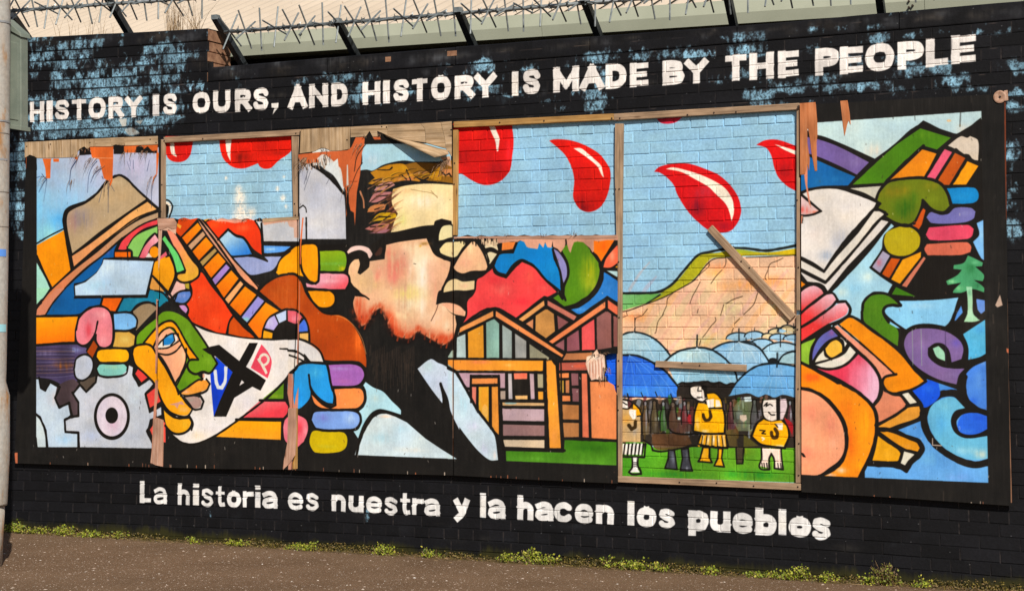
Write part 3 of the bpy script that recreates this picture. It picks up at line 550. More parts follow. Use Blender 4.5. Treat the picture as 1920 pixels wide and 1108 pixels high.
# --- second board
c.S(290, 380, 4.2607)
c.F('c9480f', '168,230 195,120 350,120 205,275', sm=0); c.F('e0a040', '180,165 215,185 205,210 178,185'); c.F('d89a18', '360,120 450,120 405,150', sm=0)
c.F('e23f16', '412,155 490,130 620,140 800,140 850,240 862,420 790,370 720,280 640,250 585,205 508,292', b='700,200,60,30,f0683c,.6 480,170,60,30,f05a20,.5 820,340,30,60,c83010,.5')
c.F('a8cce4', '515,292 585,225 650,275 715,295 780,410 615,420', g='600,280,680,420,3884d8')
c.F('5c9ce4', '872,343 1092,350 1040,388 875,406', b='920,370,50,10,a0ccf0,.7')
c.F('98a4d0', '630,440 780,430 850,440 900,470 870,432 1012,430 950,530 870,560 770,576 720,540', b='800,500,80,40,a8b0d8,.6')
c.F('c9cbd0', '860,150 1152,140 1152,310 872,308', sm=0, b='1000,230,80,60,b4b8c0,.6'); c.F('d4dce0', '805,150 855,150 850,220', sm=0)
c.F('d8a890', '1060,150 1150,140 1150,280 1115,280 1110,200 1075,190', sm=0, a=.8)
c.F('f0a006', '965,555 1000,460 1080,390 1150,335 1193,330 1193,590 1130,575 1060,565 1000,580', b='1120,520,50,50,f0a820,.4')
c.F('ad4610', '832,700 900,640 980,600 1080,580 1140,600 1193,680 1193,900 1140,850 1060,850 1005,858', g='950,610,1000,850,b85014', b='1000,700,80,60,c05a18,.5')
c.F('e4461a', '350,560 380,560 440,650 560,800 630,890 590,960 570,1045 480,1030 380,990 300,950 260,910 275,870 255,810 290,750 290,690 280,650 330,610', b='400,760,90,90,e8582c,.6 480,960,60,60,f06030,.5')
c.F('c4500f', '635,905 700,970 800,1080 700,1070 590,1045 600,960')
OR = 'ea920e'
for t in ('215,275 340,155 375,205 255,335', '292,400 410,275 467,342 345,468', '380,530 505,400 567,470 440,612', '483,675 612,540 670,605 553,758', '600,815 722,668 812,735 685,900'):
    q = t.split(); c.F(OR, t, sm=0, g=q[1] + ',' + q[3] + ',e4700c')
c.F(OR, '745,970 885,795 992,862 900,930 870,1000 850,1078 833,1080', sm=0, g='880,830,800,1000,e87810')
for t, k_ in (('262,350 385,230 405,258 283,385', 'c39a78'), ('350,485 480,365 497,385 375,515', 'b09258'), ('448,628 570,490 600,520 480,660', 'a486c8'), ('562,770 685,625 708,650 590,805', 'e8ac74'), ('695,915 825,748 875,785 738,955', '9a94d8')): c.F(k_, t, sm=0, b='730,930,30,20,90e0c8,.8 600,640,10,10,ffffff,.0' if k_ == '9a94d8' else None)
c.F('c99a84', '345,135 375,128 500,280 600,420 720,560 832,665 815,702 700,610 600,490 480,340 380,200', g='400,180,800,680,e09a74')
c.F('ee9078', '95,215 160,245 220,340 290,450 345,520 345,580 300,618 240,632 200,622 178,592 195,560 245,560 250,540 200,430 150,340', g='150,300,260,600,dca83c')
c.F('6ccc74', '60,290 85,260 130,330 190,420 242,545 180,562 150,450 110,370')
c.F('e8a01a', '0,480 60,450 118,430 160,560 105,712 60,660 0,590', b='60,560,50,50,dc9410,.5')
c.F('efc0b4', '165,622 240,650 245,690 180,712 125,762 108,742'); c.F('b09c34', '240,640 275,645 277,690 247,682', sm=0)
c.F('5a80c4', '150,775 190,715 280,702 287,742 240,797 170,797', b='220,740,50,20,8c9cd4,.6'); c.F('c492cc', '190,815 240,820 264,852 250,882 215,850')
c.F('1c8098', '0,705 60,720 107,770 40,832 0,800'); c.F('d86474', '20,450 90,390 100,420 30,460')
c.E(K, 1040, 1090, 185, 240, a=.0)
c.F('b4a8e0', '878,1000 910,930 960,898 988,965 950,1018', b='920,960,30,40,d0d0f0,.5'); c.F('bccdec', '968,895 1050,858 1050,935 992,962'); c.F('d0606e', '1062,855 1130,860 1180,915 1140,962 1065,937')
c.F('4c70d4', '1150,970 1193,920 1193,1030 1152,1030'); c.F('eca81c', '870,1018 942,1040 937,1082 862,1080', sm=0)
c.F(K, '945,1090 950,1030 985,975 1040,950 1100,955 1145,990 1150,1090')
for t, w_ in (('160,240 205,280 350,470 480,660 620,880 700,975 830,1090', 4.6), ('350,128 480,300 600,470 700,610 820,705 1005,855', 4.4), ('375,128 500,280 620,440 750,580 840,690', 3.4), ('345,150 205,280', 3.4), ('378,215 260,340', 3.2), ('408,265 285,395', 3.2), ('470,350 345,480', 3.2), ('500,395 375,520', 3.2), ('570,480 440,620', 3.2), ('605,530 478,668', 3.2), ('680,615 555,765', 3.2), ('712,658 592,812', 3.2), ('818,742 688,905', 3.2), ('880,792 738,965', 3.2),
              ('505,295 585,212 640,255 715,285 780,400', 4.4), ('800,140 850,240 862,420 900,465 780,425 615,430', 3.6), ('872,318 1193,330', 6), ('870,410 1010,412 1110,345 1193,325', 4.4), ('960,560 1000,455 1080,385', 4), ('830,700 900,632 1000,580 1080,570 1150,590', 4.4), ('850,165 855,320', 4),
              ('100,370 165,560 110,715 150,775 250,930', 4), ('60,300 110,375', 3), ('85,258 130,325 190,410 245,540 180,562', 3.6), ('170,250 290,440 352,520 352,580 300,622 240,636 200,628 170,600 180,565 240,555', 4.2), ('280,650 295,700 290,745 245,802 160,800', 4), ('160,775 190,712 280,698', 3.4), ('190,812 245,812 268,852 255,895', 4), ('0,600 60,660 110,718', 4), ('0,700 60,715 108,768', 3.4), ('255,900 300,960 400,1005 520,1050 700,1078 850,1088', 4.6), ('630,895 595,950 572,1045', 4), ('115,735 170,620', 3),
              ('855,1085 868,1000 905,925 960,885 1050,848 1140,855 1193,905', 3.6), ('960,895 992,968', 3), ('1056,852 1056,940', 3), ('870,1008 945,1030', 3), ('1130,965 1180,915', 3)): c.L(w_, t)
c.F('cda994', '20,125 150,122 175,160 170,255 110,215 100,225 30,215', sm=0, mot=.2); c.F('cda994', '30,215 60,220 50,400 30,560 28,400', sm=0)
c.F('dcae9c', '410,125 480,120 720,128 740,150 700,155 640,165 560,150 500,150', sm=0, mot=.3, a=.8)
c.F('d8a890', '860,120 1150,112 1150,150 1040,152 960,165 870,180', sm=0, mot=.25)
for i in range(30): c.L(1.6, f'{410+i*25},{122} {412+i*25},{135+(i*37)%32}', 'd4a08c', taper=.8)
# mask with the big green nose, white cloth with letters
c.S(230, 600, 3.956)
c.F('ece6e2', '505,25 620,80 760,112 900,135 1100,150 1250,145 1345,165 1345,310 1280,350 1200,440 1080,560 900,700 700,840 600,890 520,912 440,900 370,850 400,700 560,600 600,300', b='900,620,90,60,d8d0d4,.5 1150,240,100,60,e4dcdc,.4 560,850,60,40,e4d4b8,.5 700,820,100,60,e0d8d8,.4')
c.F('68941a', '100,178 105,110 180,40 240,-5 300,-60 380,-60 480,-5 525,50 630,200 697,322 645,388 590,376 545,395 590,440 520,475 405,530 395,470 440,400 480,330 300,100 160,172', b='640,300,60,60,8cb838,.6 480,100,40,90,7cac30,.5 450,480,50,40,4c7c10,.6')
c.F('f0a010', '160,160 240,70 310,20 370,15 410,60 470,170 555,290 490,292 440,190 400,110 370,60 330,50 270,100 222,192', b='520,240,30,50,e88c08,.5 300,40,60,20,f0b030,.5')
c.F('efb08a', '232,195 290,90 350,58 400,110 425,160 460,210 465,300 430,400 395,468 340,350 290,270 250,235', b='330,360,40,60,e89878,.6 440,260,30,60,f0c8a0,.5 300,130,40,30,f4c4b0,.5')
c.F('efe6da', '248,205 290,150 360,100 408,125 395,160 330,198'); c.F('2484c8', '303,140 330,108 372,105 382,150 350,180 305,186', b='350,120,25,12,5cb0e0,.7')
c.F('f0a414', '75,250 85,205 140,185 200,190 240,240 300,330 360,440 420,540 480,610 510,655 480,700 420,700 350,670 300,600 250,480 180,400 100,330', b='450,660,50,30,ecb470,.7 180,330,70,70,eea830,.4 340,500,40,80,f0b030,.5')
c.F('ecaa1e', '303,650 340,690 400,718 490,715 505,760 480,810 420,837 370,825 325,780', b='460,770,40,40,e8b838,.6')
c.F('e89c3c', '425,545 480,500 560,450 620,445 640,470 620,510 560,535 480,552', b='470,530,40,14,ecac80,.7')
c.F('b4948c', '445,575 500,565 560,570 587,600 575,640 530,652 480,620', b='490,590,40,14,8c9080,.6'); c.F('d8a48c', '583,393 608,400 606,428 580,422', sm=0)
c.F(K, '590,215 655,195 715,182 865,302 940,168 1003,168 925,345 1063,445 1022,522 962,492 828,575 768,714 676,714 725,560 815,385 690,268 640,250', sm=0)
c.F('e8e0dc', '883,443 902,462 865,486', sm=0)
c.F('1242cc', '688,270 815,383 720,600 676,714 662,560 650,402 700,330', sm=0, b='680,560,40,120,1038a8,.6 740,350,50,50,1c50e0,.5')
c.L(7.2, '685,378 690,440 705,495 735,500 758,450 765,355', 'dfe4ea', cap=1)
c.F('ece6e2', '1026,160 1010,175 915,345 1078,448 1115,350 1090,240', sm=0)
c.F('dc4a60', '1030,178 1080,240 1105,300 1095,370 1075,430 950,352 990,260', b='1060,270,40,60,e47080,.5')
c.L(5.6, '1062,385 1040,340 1008,290', 'e4dccc', cap=1); c.L(5, '1015,300 1020,268 1045,252 1070,262 1080,290 1068,318 1040,335', 'e4dccc')
c.F('628c1c', '1040,582 1195,452 1192,582', sm=0, b='1130,560,60,14,88a030,.6')
c.F('e27078', '875,720 1010,603 1205,603 1228,640 1222,690 1190,722', sm=0, g='1000,620,1020,720,dc4450')
c.F('efa812', '682,862 840,745 1175,752 1172,886', sm=0, g='900,760,900,880,eca02c')
c.F('e47484', '1190,790 1205,730 1250,700 1300,700 1345,740 1345,900 1300,940 1240,930 1200,880', b='1300,800,40,60,d84858,.7 1220,800,30,60,eca0a8,.6')
for t, w_ in (('95,180 105,105 180,30 230,-20', 4), ('480,-20 525,40 630,195 700,320 645,390 590,380 540,398 495,375 478,335 495,295 555,290', 4.6), ('155,165 240,65 310,12 370,8 415,60 475,170 560,290', 4.2), ('228,200 270,105 330,55 375,62 405,110 445,190 492,290', 3.6), ('470,210 468,300 430,400 392,470 408,530', 3.8), ('470,340 440,400 400,480', 3.6),
              ('245,205 290,148 355,100 410,100 420,150', 3), ('248,210 335,202 420,150', 3), ('245,240 330,255 390,230 435,180', 3.4), ('300,185 302,140 325,108', 2.6), ('375,102 385,150 355,185', 2.8), ('70,250 82,200 140,178 205,185 245,240 305,330 365,440 425,540 490,615 518,655 482,708 420,708 345,675 290,600 240,480 170,400 95,330 70,250', 4.2),
              ('300,645 340,690 400,722 495,720 512,760 485,815 420,842 360,828 315,780', 4.6), ('490,700 520,760 510,810', 4), ('412,545 480,495 560,440 585,440 585,395', 4), ('620,435 645,470 620,520 560,545 480,560 430,558', 4.2), ('440,565 480,620 530,660 580,655 600,600 575,560', 4.4), ('365,850 440,905 520,918 600,895 700,845 900,705 1080,565 1200,445 1270,350 1345,305', 4.2),
              ('1165,210 1250,215 1300,235 1345,270', 3), ('1240,265 1345,315', 2.6), ('1015,592 1210,590 1235,640 1225,690 1190,730 840,735', 4.6), ('1182,790 1200,725 1250,692', 4), ('1182,790 1195,885 1240,938', 4), ('1180,750 1180,890', 3.4), ('280,10 340,60', .1)): c.L(w_, t)
# --- third board: the profile portrait, guitar body, hands
c.S(540, 210, 5.0375)
c.F('dfe4e4', '230,370 480,300 540,440 530,760 430,600 330,520 230,500')
c.F('c9cbd4', '108,480 230,495 330,565 430,655 522,765 540,900 548,1200 106,1200', b='250,700,90,120,b8bccc,.6 400,900,80,150,d4d4d8,.6 300,1050,120,80,dcdad8,.5 150,600,40,90,a4a8bc,.5')
c.L(4.6, '215,498 330,570 430,660 525,770'); c.L(2.4, '108,905 140,880 165,905 172,945'); c.L(3.6, '170,1000 172,1230')
for t in ('360,450 300,540', '400,480 340,580', '450,500 400,590', '330,420 290,500', '190,540 150,680', '180,560 170,640', '210,560 150,740', '440,540 360,680'): c.L(1.2, t, '4a4e5c', taper=.7)
c.F('d0d0cc', '545,500 560,500 575,700 548,740', sm=0)
c.F('aed4e4', '650,560 700,480 690,330 740,300 940,298 1540,300 1540,470 1200,470 1080,460 900,500 800,555 740,545', b='1300,400,200,60,7cb0d0,.5 800,450,80,60,c8dce8,.6')
c.S(640, 260, 3.6933)
c.F('5c3826', '290,395 350,370 372,440 392,515 372,590 340,645 260,655 200,640 240,600 300,560 330,500 320,440', a=.85, mot=.3, b='350,480,30,60,3a1c14,.6 330,600,40,30,4a2818,.5')
c.F('bd8420', '180,312 232,272 200,235 300,190 350,178 440,180 500,255 560,300 440,290 330,312 250,320', b='450,280,80,20,b87858,.8 300,290,60,16,b88c60,.6 420,200,60,20,d4a818,.5')
c.F('8a601c', '440,180 520,165 700,170 765,150 770,310 700,300 600,290 500,255'); c.F('c88858', '690,215 765,210 765,260 700,262'); c.F('bc8820', '610,270 650,205 700,195 690,290 640,285')
c.L(3, '700,235 720,255 745,240 760,262', K)
c.F('c08c88', '225,360 270,310 350,300 372,322 300,355'); c.F('b87c7c', '190,440 230,380 346,368 330,400 290,420 240,442'); c.F('c07c4c', '178,510 205,468 312,450 300,490 235,505')
c.F('c8a018', '200,580 262,518 372,518 385,545 300,565 240,570'); c.F('b0706c', '162,625 240,590 335,590 305,635 232,640', b='280,605,40,12,c89050,.6'); c.F('a06c78', '190,655 260,640 340,625 310,650')
for t in ('240,400 330,390', '215,455 300,430', '230,490 290,470', '260,540 340,540', '200,610 300,600', '250,330 330,315', '220,290 280,280', '450,215 480,290', '350,200 330,215 250,215', '420,255 450,280', '600,270 540,300'): c.L(3.2, t, K, taper=.6)
c.F('ecd6a4', '348,420 358,350 450,325 600,312 775,320 775,600 700,555 655,575 640,600 500,632 343,648 372,560 392,520 358,470', b='560,430,120,50,f4e8cc,.7 420,560,60,60,e0d890,.6 700,480,60,60,ece0b4,.6 450,360,60,20,e4c090,.5')
for i in range(70):
    x = 175 + (i * 41.3) % 190; y = 300 + (i * 67.1) % 350; c.L(1.6 + i % 3 * .5, f'{x},{y+14} {x+30},{y-4} {x+64},{y-12-(i%5)*3}', (K, '7c4c34', 'b07858', '5c3424', 'c89848', '2a1810', '9c6458')[i % 7], a=.75, taper=.8)
for i in range(34):
    x = 230 + (i * 53.7) % 480; y = 300 - 100 * math.sin((x - 180) / 620. * 3.1) + (i * 17) % 60; c.L(1.8, f'{x},{y+16} {x+34},{y} {x+74},{y-3}', (K, 'dcb030', '8c6414', 'b88060', K)[i % 5], a=.7, taper=.8)
c.L(.9, '480,350 560,365 620,375 665,400', '9a7a50'); c.L(.9, '620,360 665,410', '9a7a50')
c.S(640, 460, 3.6933)
c.F('eabb96', '195,110 300,95 308,-2 450,-36 605,-50 640,45 700,92 765,112 742,230 705,300 672,320 655,410 720,398 870,460 860,490 800,480 795,560 770,640 740,670 690,692 640,660 590,630 530,590 480,640 400,632 345,600 305,520 270,430 232,460 195,530 140,560 98,470 82,400 95,350 180,360 150,340 120,315 80,280 50,200 60,135 100,95 135,95 125,150 140,190 190,155',
    b='380,150,90,110,e08a74,.95 160,130,25,60,e8957c,.7 560,200,110,150,f6e8cc,.95 480,330,120,70,efdc9e,.9 470,410,100,60,f6e8c8,.9 640,160,60,60,f0bfa0,.7 230,270,60,40,ecc890,.8 300,420,50,40,ecb890,.7 660,290,50,110,e8a888,.85 120,430,50,90,cf6240,.95 160,510,60,60,c04c2c,.95 320,520,70,90,cc5634,.95 400,600,90,55,c8502c,1 480,570,100,36,e09478,.8 690,650,95,55,c44424,1 600,620,80,45,d07854,.9 480,20,70,40,f4dcb8,.8 215,460,40,40,c8583a,.85 730,420,60,60,efcfae,.8 520,110,50,60,f4e4c8,.7 600,480,90,50,f2d0ac,.7 420,60,60,40,eab89c,.6')
JX = [85, 100, 130, 160, 195, 215, 240, 262, 285, 305, 325, 350, 380, 420, 470, 505, 530, 560, 600, 650, 700, 740, 770]; JY = [470, 520, 560, 562, 530, 480, 455, 438, 462, 505, 560, 610, 640, 652, 655, 625, 598, 625, 645, 672, 694, 690, 650]
for i in range(46):
    x = 90 + i * 15; y = float(np.interp(x, JX, JY)); c.B(x, y - 30, 30, 26, ('c8502c', 'd46840', 'b84020')[i % 3], .55)
for i in range(60):
    x = 88 + i * 11.5; y = float(np.interp(x, JX, JY)); c.B(x, y + 12, 20, 17, '150f0d', .95)
for i in range(120):
    x = 88 + (i * 37.7) % 680; y = float(np.interp(x, JX, JY)); h_ = (i * 13) % 26; c.L(1.7, f'{x},{y+16} {x+5},{y-4} {x+13},{y-16-h_}', ('1d1410', '5a2414', '8c3c20')[i % 3], a=.6, taper=.9)
for i in range(40):
    x = 110 + (i * 53.3) % 640; y = float(np.interp(x, JX, JY)); c.L(2.4, f'{x},{y-20} {x+14},{y-50} {x+36},{y-80}', ('e8a084', 'd87850', 'f0c09c', 'e08c6c')[i % 4], a=.14, taper=.7)
for x, y, rx, ry, k_, al in ((380, 140, 70, 90, 'e07868', .5), (360, 230, 60, 60, 'e48c7c', .4), (470, 330, 110, 50, 'ecd488', .55), (560, 230, 40, 140, 'f8f0e0', .65), (520, 60, 60, 70, 'f0e0bc', .5), (620, 220, 40, 120, 'eeb89c', .45), (300, 330, 60, 90, 'f0c8a0', .5), (250, 200, 30, 70, 'e89880', .5), (700, 150, 40, 60, 'ecb898', .5), (430, 470, 90, 50, 'f4e0b4', .5), (640, 520, 70, 70, 'f0ccb0', .5), (560, 430, 30, 80, 'f8ecd8', .45), (330, 60, 30, 60, 'e49078', .5), (600, 590, 60, 24, 'dc9070', .5), (730, 560, 34, 60, 'f0d8b8', .5)): c.B(x, y, rx, ry, k_, al * 1.35)
for i in range(26): c.L(1.6, f'{200+i*12},{690+(i*53)%60} {202+i*12},{760+(i*53)%240}', '5c463a', a=.4, taper=.5)
c.F('e8c096', '52,200 60,135 100,95 135,93 128,140 118,185 130,200 195,150 220,200 210,330 160,335 110,305 72,260', b='160,250,50,50,ecc48c,.6 80,180,20,50,e8b490,.5')
c.F(K, '112,190 128,130 120,95 60,100 38,90 50,55 130,38 180,60 195,100 190,150 160,180 130,203'); c.F('e8c8be', '38,45 70,12 130,2 190,20 219,65 205,92 190,85 178,55 130,32 80,42 48,58')
c.F(K, '195,95 215,60 200,0 300,-70 310,0 300,60 270,90'); c.F('4a2a20', '230,60 270,10 285,20 275,60 240,75', a=.8); c.L(4, '50,95 30,160 45,230 80,285 120,318', K); c.L(3, '100,345 150,345 190,370', K)
c.L(1, '515,128 500,124', '3a2a20')
c.S(640, 260, 3.6933)
c.F(K, '310,660 400,640 560,605 640,598 650,570 700,558 762,570 768,600 710,600 685,640 672,700 640,690 600,690 400,715 310,735')
c.F('e4d8a8', '675,705 678,660 700,610 750,598 768,605 768,685 710,700'); c.L(6, '600,690 625,750 650,790 700,820 770,845', K); c.L(5, '650,700 670,720 700,712 760,690 800,700', K)
c.F('ead8a4', '680,765 720,722 765,716 850,710 857,732 830,780 800,812 770,822 690,792'); c.L(5, '800,825 860,740 900,700', K); c.B(575, 725, 40, 14, 'b08850', .7); c.B(545, 742, 10, 8, 'e0a840', .7)
c.S(640, 460, 3.6933)
c.L(6, '765,100 755,180 730,240 700,300', K, taper=.1); c.F(K, '705,300 690,310 672,340 665,410 690,398 720,395 860,440 870,400 890,340 925,315 930,310 700,325')
c.L(1.6, '668,410 655,450 620,520', '6a4a3c'); c.F(K, '720,425 760,465 840,490 790,485 770,475 745,455'); c.L(4, '795,490 802,560 780,650', K)
c.F('ebd4a4', '708,325 712,295 740,250 790,232 840,250 922,243 922,303 860,312 790,310', b='850,280,40,20,ecbc9c,.7 740,280,20,30,e4d090,.5')
c.F('e8b090', '690,408 715,397 765,400 820,420 858,458 845,488 790,470 750,445', b='800,440,40,14,ecc4a0,.6')
c.S(540, 400, 4.2625)
c.L(9, '230,270 470,262', K); c.L(5, '255,265 255,470', K, a=0)
c.F('f0a00a', '105,258 140,247 210,250 235,280 235,530 215,550 170,530 120,450 105,350', b='200,460,30,60,e89408,.5')
c.F('8fae20', '250,298 400,295 450,310 467,360 462,420 440,460 250,458', g='300,310,320,440,6f9a24', b='440,440,40,20,c4b818,.7 350,400,90,12,78b050,.6')
c.F('eba4b4', '255,478 430,478 475,500 482,550 455,605 300,605 150,587 143,556 200,570 245,545', g='350,500,380,600,e4606c', b='330,540,80,16,f4c4cc,.7')
c.F('f09c0a', '158,620 320,618 365,650 368,710 330,745 245,745 200,700', b='300,680,50,30,eca418,.5')
c.F('b04a10', '0,490 60,500 100,550 140,640 200,720 290,800 400,810 480,850 550,940 600,1050 625,1160 625,1230 560,1180 300,1170 190,1108 175,950 130,860 80,800 0,770', b='420,830,120,30,cc6420,.7 560,1000,30,120,e8742c,.7 300,1050,120,80,a8400c,.6 150,760,60,60,9c3c0c,.5')
c.L(1.6, '360,808 440,830 520,890 590,1000 622,1120', 'f09c58', a=.6)
c.F('d05a68', '0,770 60,780 115,825 70,880 0,860', b='60,840,40,30,e08898,.6'); c.F('4870d4', '90,900 130,840 157,900 157,940 93,945'); c.F('e0b468', '93,960 162,955 162,1022 93,1002', sm=0)
c.F('e4e0de', '0,1010 80,1010 180,1050 250,1108 285,1190 190,1185 130,1120 60,1090 0,1085'); c.F('e8e0d8', '0,1100 60,1118 120,1170 165,1185 90,1200 30,1250 0,1272')
for t, w_ in (('100,250 140,238 215,242 242,280 245,530 220,560 165,540 112,460 98,350 100,250', 4.4), ('245,292 400,288 460,305 475,360 470,425 445,468 250,466', 4), ('250,470 440,472 485,500 492,550 465,612 300,612 150,600', 4), ('150,612 320,610 372,645 378,710 340,752 245,752 195,705 150,620', 4), ('0,480 60,488 110,545 150,640 205,715 290,792 400,800', 4.6), ('0,765 60,772 125,825 160,900 172,1020', 4.4), ('80,890 120,840', 3), ('90,950 160,945', 3), ('0,1000 90,1000 190,1042 255,1100 292,1190', 4), ('0,1092 70,1105 130,1140 180,1190', 4), ('10,1130 90,1160 150,1195', 3.4), ('0,245 100,245 148,235', 5)): c.L(w_, t)
c.S(540, 620, 4.2625)
c.F('a268b4', '322,272 500,265 580,290 608,350 580,412 530,436 352,437 340,350', b='420,300,90,16,ab8cc8,.7 450,400,80,20,b06cae,.5')
c.F('ef9052', '372,465 570,460 600,490 602,560 560,610 500,618 280,616 215,580 188,510 260,570 330,600 378,580')
c.F('80a4e4', '188,710 205,655 250,640 500,640 560,665 572,720 540,770 480,782 230,774', b='280,690,60,40,7878c4,.6 500,700,50,50,b4cce8,.7')
c.F('cdb40c', '172,880 190,810 220,795 440,810 472,850 462,930 400,967 220,970 185,930', b='300,920,90,20,c0b840,.6')
c.F('2c98dc', '0,400 30,350 70,310 90,280 160,262 302,270 330,380 362,520 357,578 310,570 240,520 190,450 165,350 178,450 175,530 130,590 80,622 30,595 0,500', b='220,330,60,60,4cacdc,.6 60,520,50,50,1c84cc,.6')
c.F('e47484', '76,660 140,700 160,780 130,870 72,928', b='90,780,30,60,d84050,.7 140,800,20,50,f0a8b0,.6')
c.F('b4dce8', '620,408 680,450 760,485 830,560 900,630 902,667 780,630 720,625 660,660 600,750 560,857 523,800 570,760 590,700 568,640 610,600 622,500 595,445', b='700,540,60,40,c8dcd8,.6 600,740,30,60,9cd4ec,.6')
c.F('cfe0e8', '533,990 580,840 640,740 700,672 770,655 850,680 950,730 1100,860 1220,940 1350,1022', sm=0, b='770,680,70,16,ecd8c8,.7 750,850,150,60,b4d8e8,.6 1000,950,150,30,dcdcd4,.5 900,780,80,40,bcdcea,.6')
c.F('cddbec', '1035,302 1140,225 1200,255 1240,270 1300,310 1345,360 1370,420 1370,790 1300,640 1280,540 1225,420 1245,592 1150,470', b='1120,280,50,40,c0e0e4,.6 1200,420,50,60,d4d4e8,.5 1320,480,30,120,bcdcec,.5')
for t, w_ in (('300,262 500,255 590,282 618,350 590,418 530,445 350,447', 4.4), ('165,350 178,450 200,500 250,560 330,608 378,590 375,520 345,440 318,280', 4.6), ('600,445 615,490 615,565 570,622 500,628 280,626 205,590', 4.4), ('178,710 200,648 250,632 505,632 570,658 582,720 550,780 480,792 230,784 178,710', 4.2), ('545,1000 570,880 630,745 690,670 760,645 860,670 905,690', 5.4), ('20,350 90,262 160,250 300,258', 4.6), ('1218,420 1240,500 1245,600', 6), ('80,660 148,700 170,780 138,875 80,932', 4)): c.L(w_, t)
for i in range(26): c.L(1.2, f'{650+i*14},{150+(i*71)%230} {651+i*14},{200+(i*71)%300}', '5c4a3c', a=.4)
# --- fourth board: nose and glasses, hills, timber houses
c.S(640, 260, 3.6933)
c.F('ebbc94', '778,890 830,800 895,722 912,712 932,722 982,800 1012,892 1000,910 900,915 840,932 790,912', b='900,760,40,40,f0d4a8,.7 860,860,60,40,ecac8c,.6 960,880,30,30,eccca0,.5')
c.F('ebdcb8', '972,700 1085,705 1088,775 1040,752 990,762'); c.F('e8dab4', '1000,800 1030,784 1078,798 1028,868 1010,830'); c.L(3, '965,700 1000,780 1022,850', K)
c.L(5.6, '770,905 800,930 850,945 920,930 1000,920 1020,890', K); c.L(5, '985,770 1040,762 1085,790', K)
c.S(840, 430, 4.615)
c.F('0f80c4', '400,290 440,215 560,208 600,120 640,90 680,120 790,110 900,150 920,230 970,340 977,528 930,490 840,420 740,310 640,255 560,300 500,385 430,360', b='700,200,100,60,0a74b4,.5 880,350,50,80,1c8ccc,.5')
c.F('ec8a44', '470,112 585,108 560,170 465,182'); c.F('8c88ba', '912,165 960,200 1020,300 1028,400 1000,465 960,300')
c.F('55841a', '980,160 1050,120 1080,90 1160,105 1240,190 1300,280 1312,360 1280,480 1200,580 1100,640 1010,672 903,597 960,560 1018,612 1005,500 1040,400 1030,300', b='1220,360,80,160,9ca81c,.75 1240,480,60,80,a8b028,.6 1080,250,50,120,4c7a10,.6 1060,560,60,60,5c8c14,.5')
c.F('2c7cc8', '1060,690 1150,660 1270,560 1330,440 1340,363 1465,445 1465,645 1380,590 1250,660 1140,732', b='1400,500,50,60,4488d0,.6 1150,690,60,20,5c9cdc,.6')
c.F('ef7a14', '1258,100 1445,85 1380,190 1330,285 1290,220 1250,190', b='1340,150,50,60,e8600c,.5'); c.F('ea6c4c', '1343,332 1370,250 1465,135 1465,290 1400,332', b='1420,230,30,50,ecA080,.6'.replace('A', 'a')); c.F('b4d4d8', '1370,355 1465,362 1465,412', sm=0); c.F('eaa010', '1435,325 1465,308 1465,332', sm=0)
c.F('e44a4c', '113,822 160,740 165,620 230,540 250,430 300,400 380,330 410,380 500,415 560,350 640,282 740,330 820,420 942,540 860,582 830,575 590,767 410,670 250,745', b='460,520,90,50,ee7c70,.7 700,400,60,80,e85c50,.6 300,650,90,50,e23840,.5 640,620,120,40,dc3440,.5 850,500,60,30,ec6860,.6 400,440,60,40,e0303c,.5')
HB = [('95,902 105,850 390,705 392,752', 'e09858'), ('415,705 1002,1080 985,1105 412,752', 'e49058'), ('605,782 830,615 835,657 640,802', 'd89c60'), ('862,615 1112,752 1090,787 862,657', 'bc7464'), ('870,967 1360,625 1360,677 905,987', 'e48858'), ('1382,610 1465,667 1465,742 1382,680', 'dc7050')]
for t, k_ in HB: c.F(k_, t, sm=0)
for t, k_ in (('760,740 850,685 915,730 925,880 840,945 755,890', 'c08c50'), ('668,820 738,775 735,872', 'c88860'), ('945,745 1045,800 955,867', '8c5858'), ('1283,762 1370,700 1412,730 1415,1020 1290,1042', '8a5c58'), ('1155,850 1265,772 1272,1042 1160,1047', 'd65858'), ('1030,935 1130,870 1138,1042 1030,1057', '8e5660'), ('925,1002 1005,950 1005,1047', '8c5a60'), ('1430,750 1465,750 1465,1012 1430,1012', '845450'),
              ('68,1240 75,935 150,903 158,1240', 'b0c4c8'), ('170,890 305,825 312,1240 175,1240', 'e09c34'), ('330,800 400,775 442,815 442,1240 335,1240', '8cb0a4'), ('470,825 552,880 552,1240 475,1240', '98a4a0'), ('580,900 677,965 677,1240 585,1240', 'a0a09c'), ('705,990 875,1108 870,1125 708,1130', '9c9880')): c.F(k_, t, sm=0, mot=.2)
c.F('9cb0a4', '0,1100 30,1050 45,1040 45,1240 0,1240', sm=0)
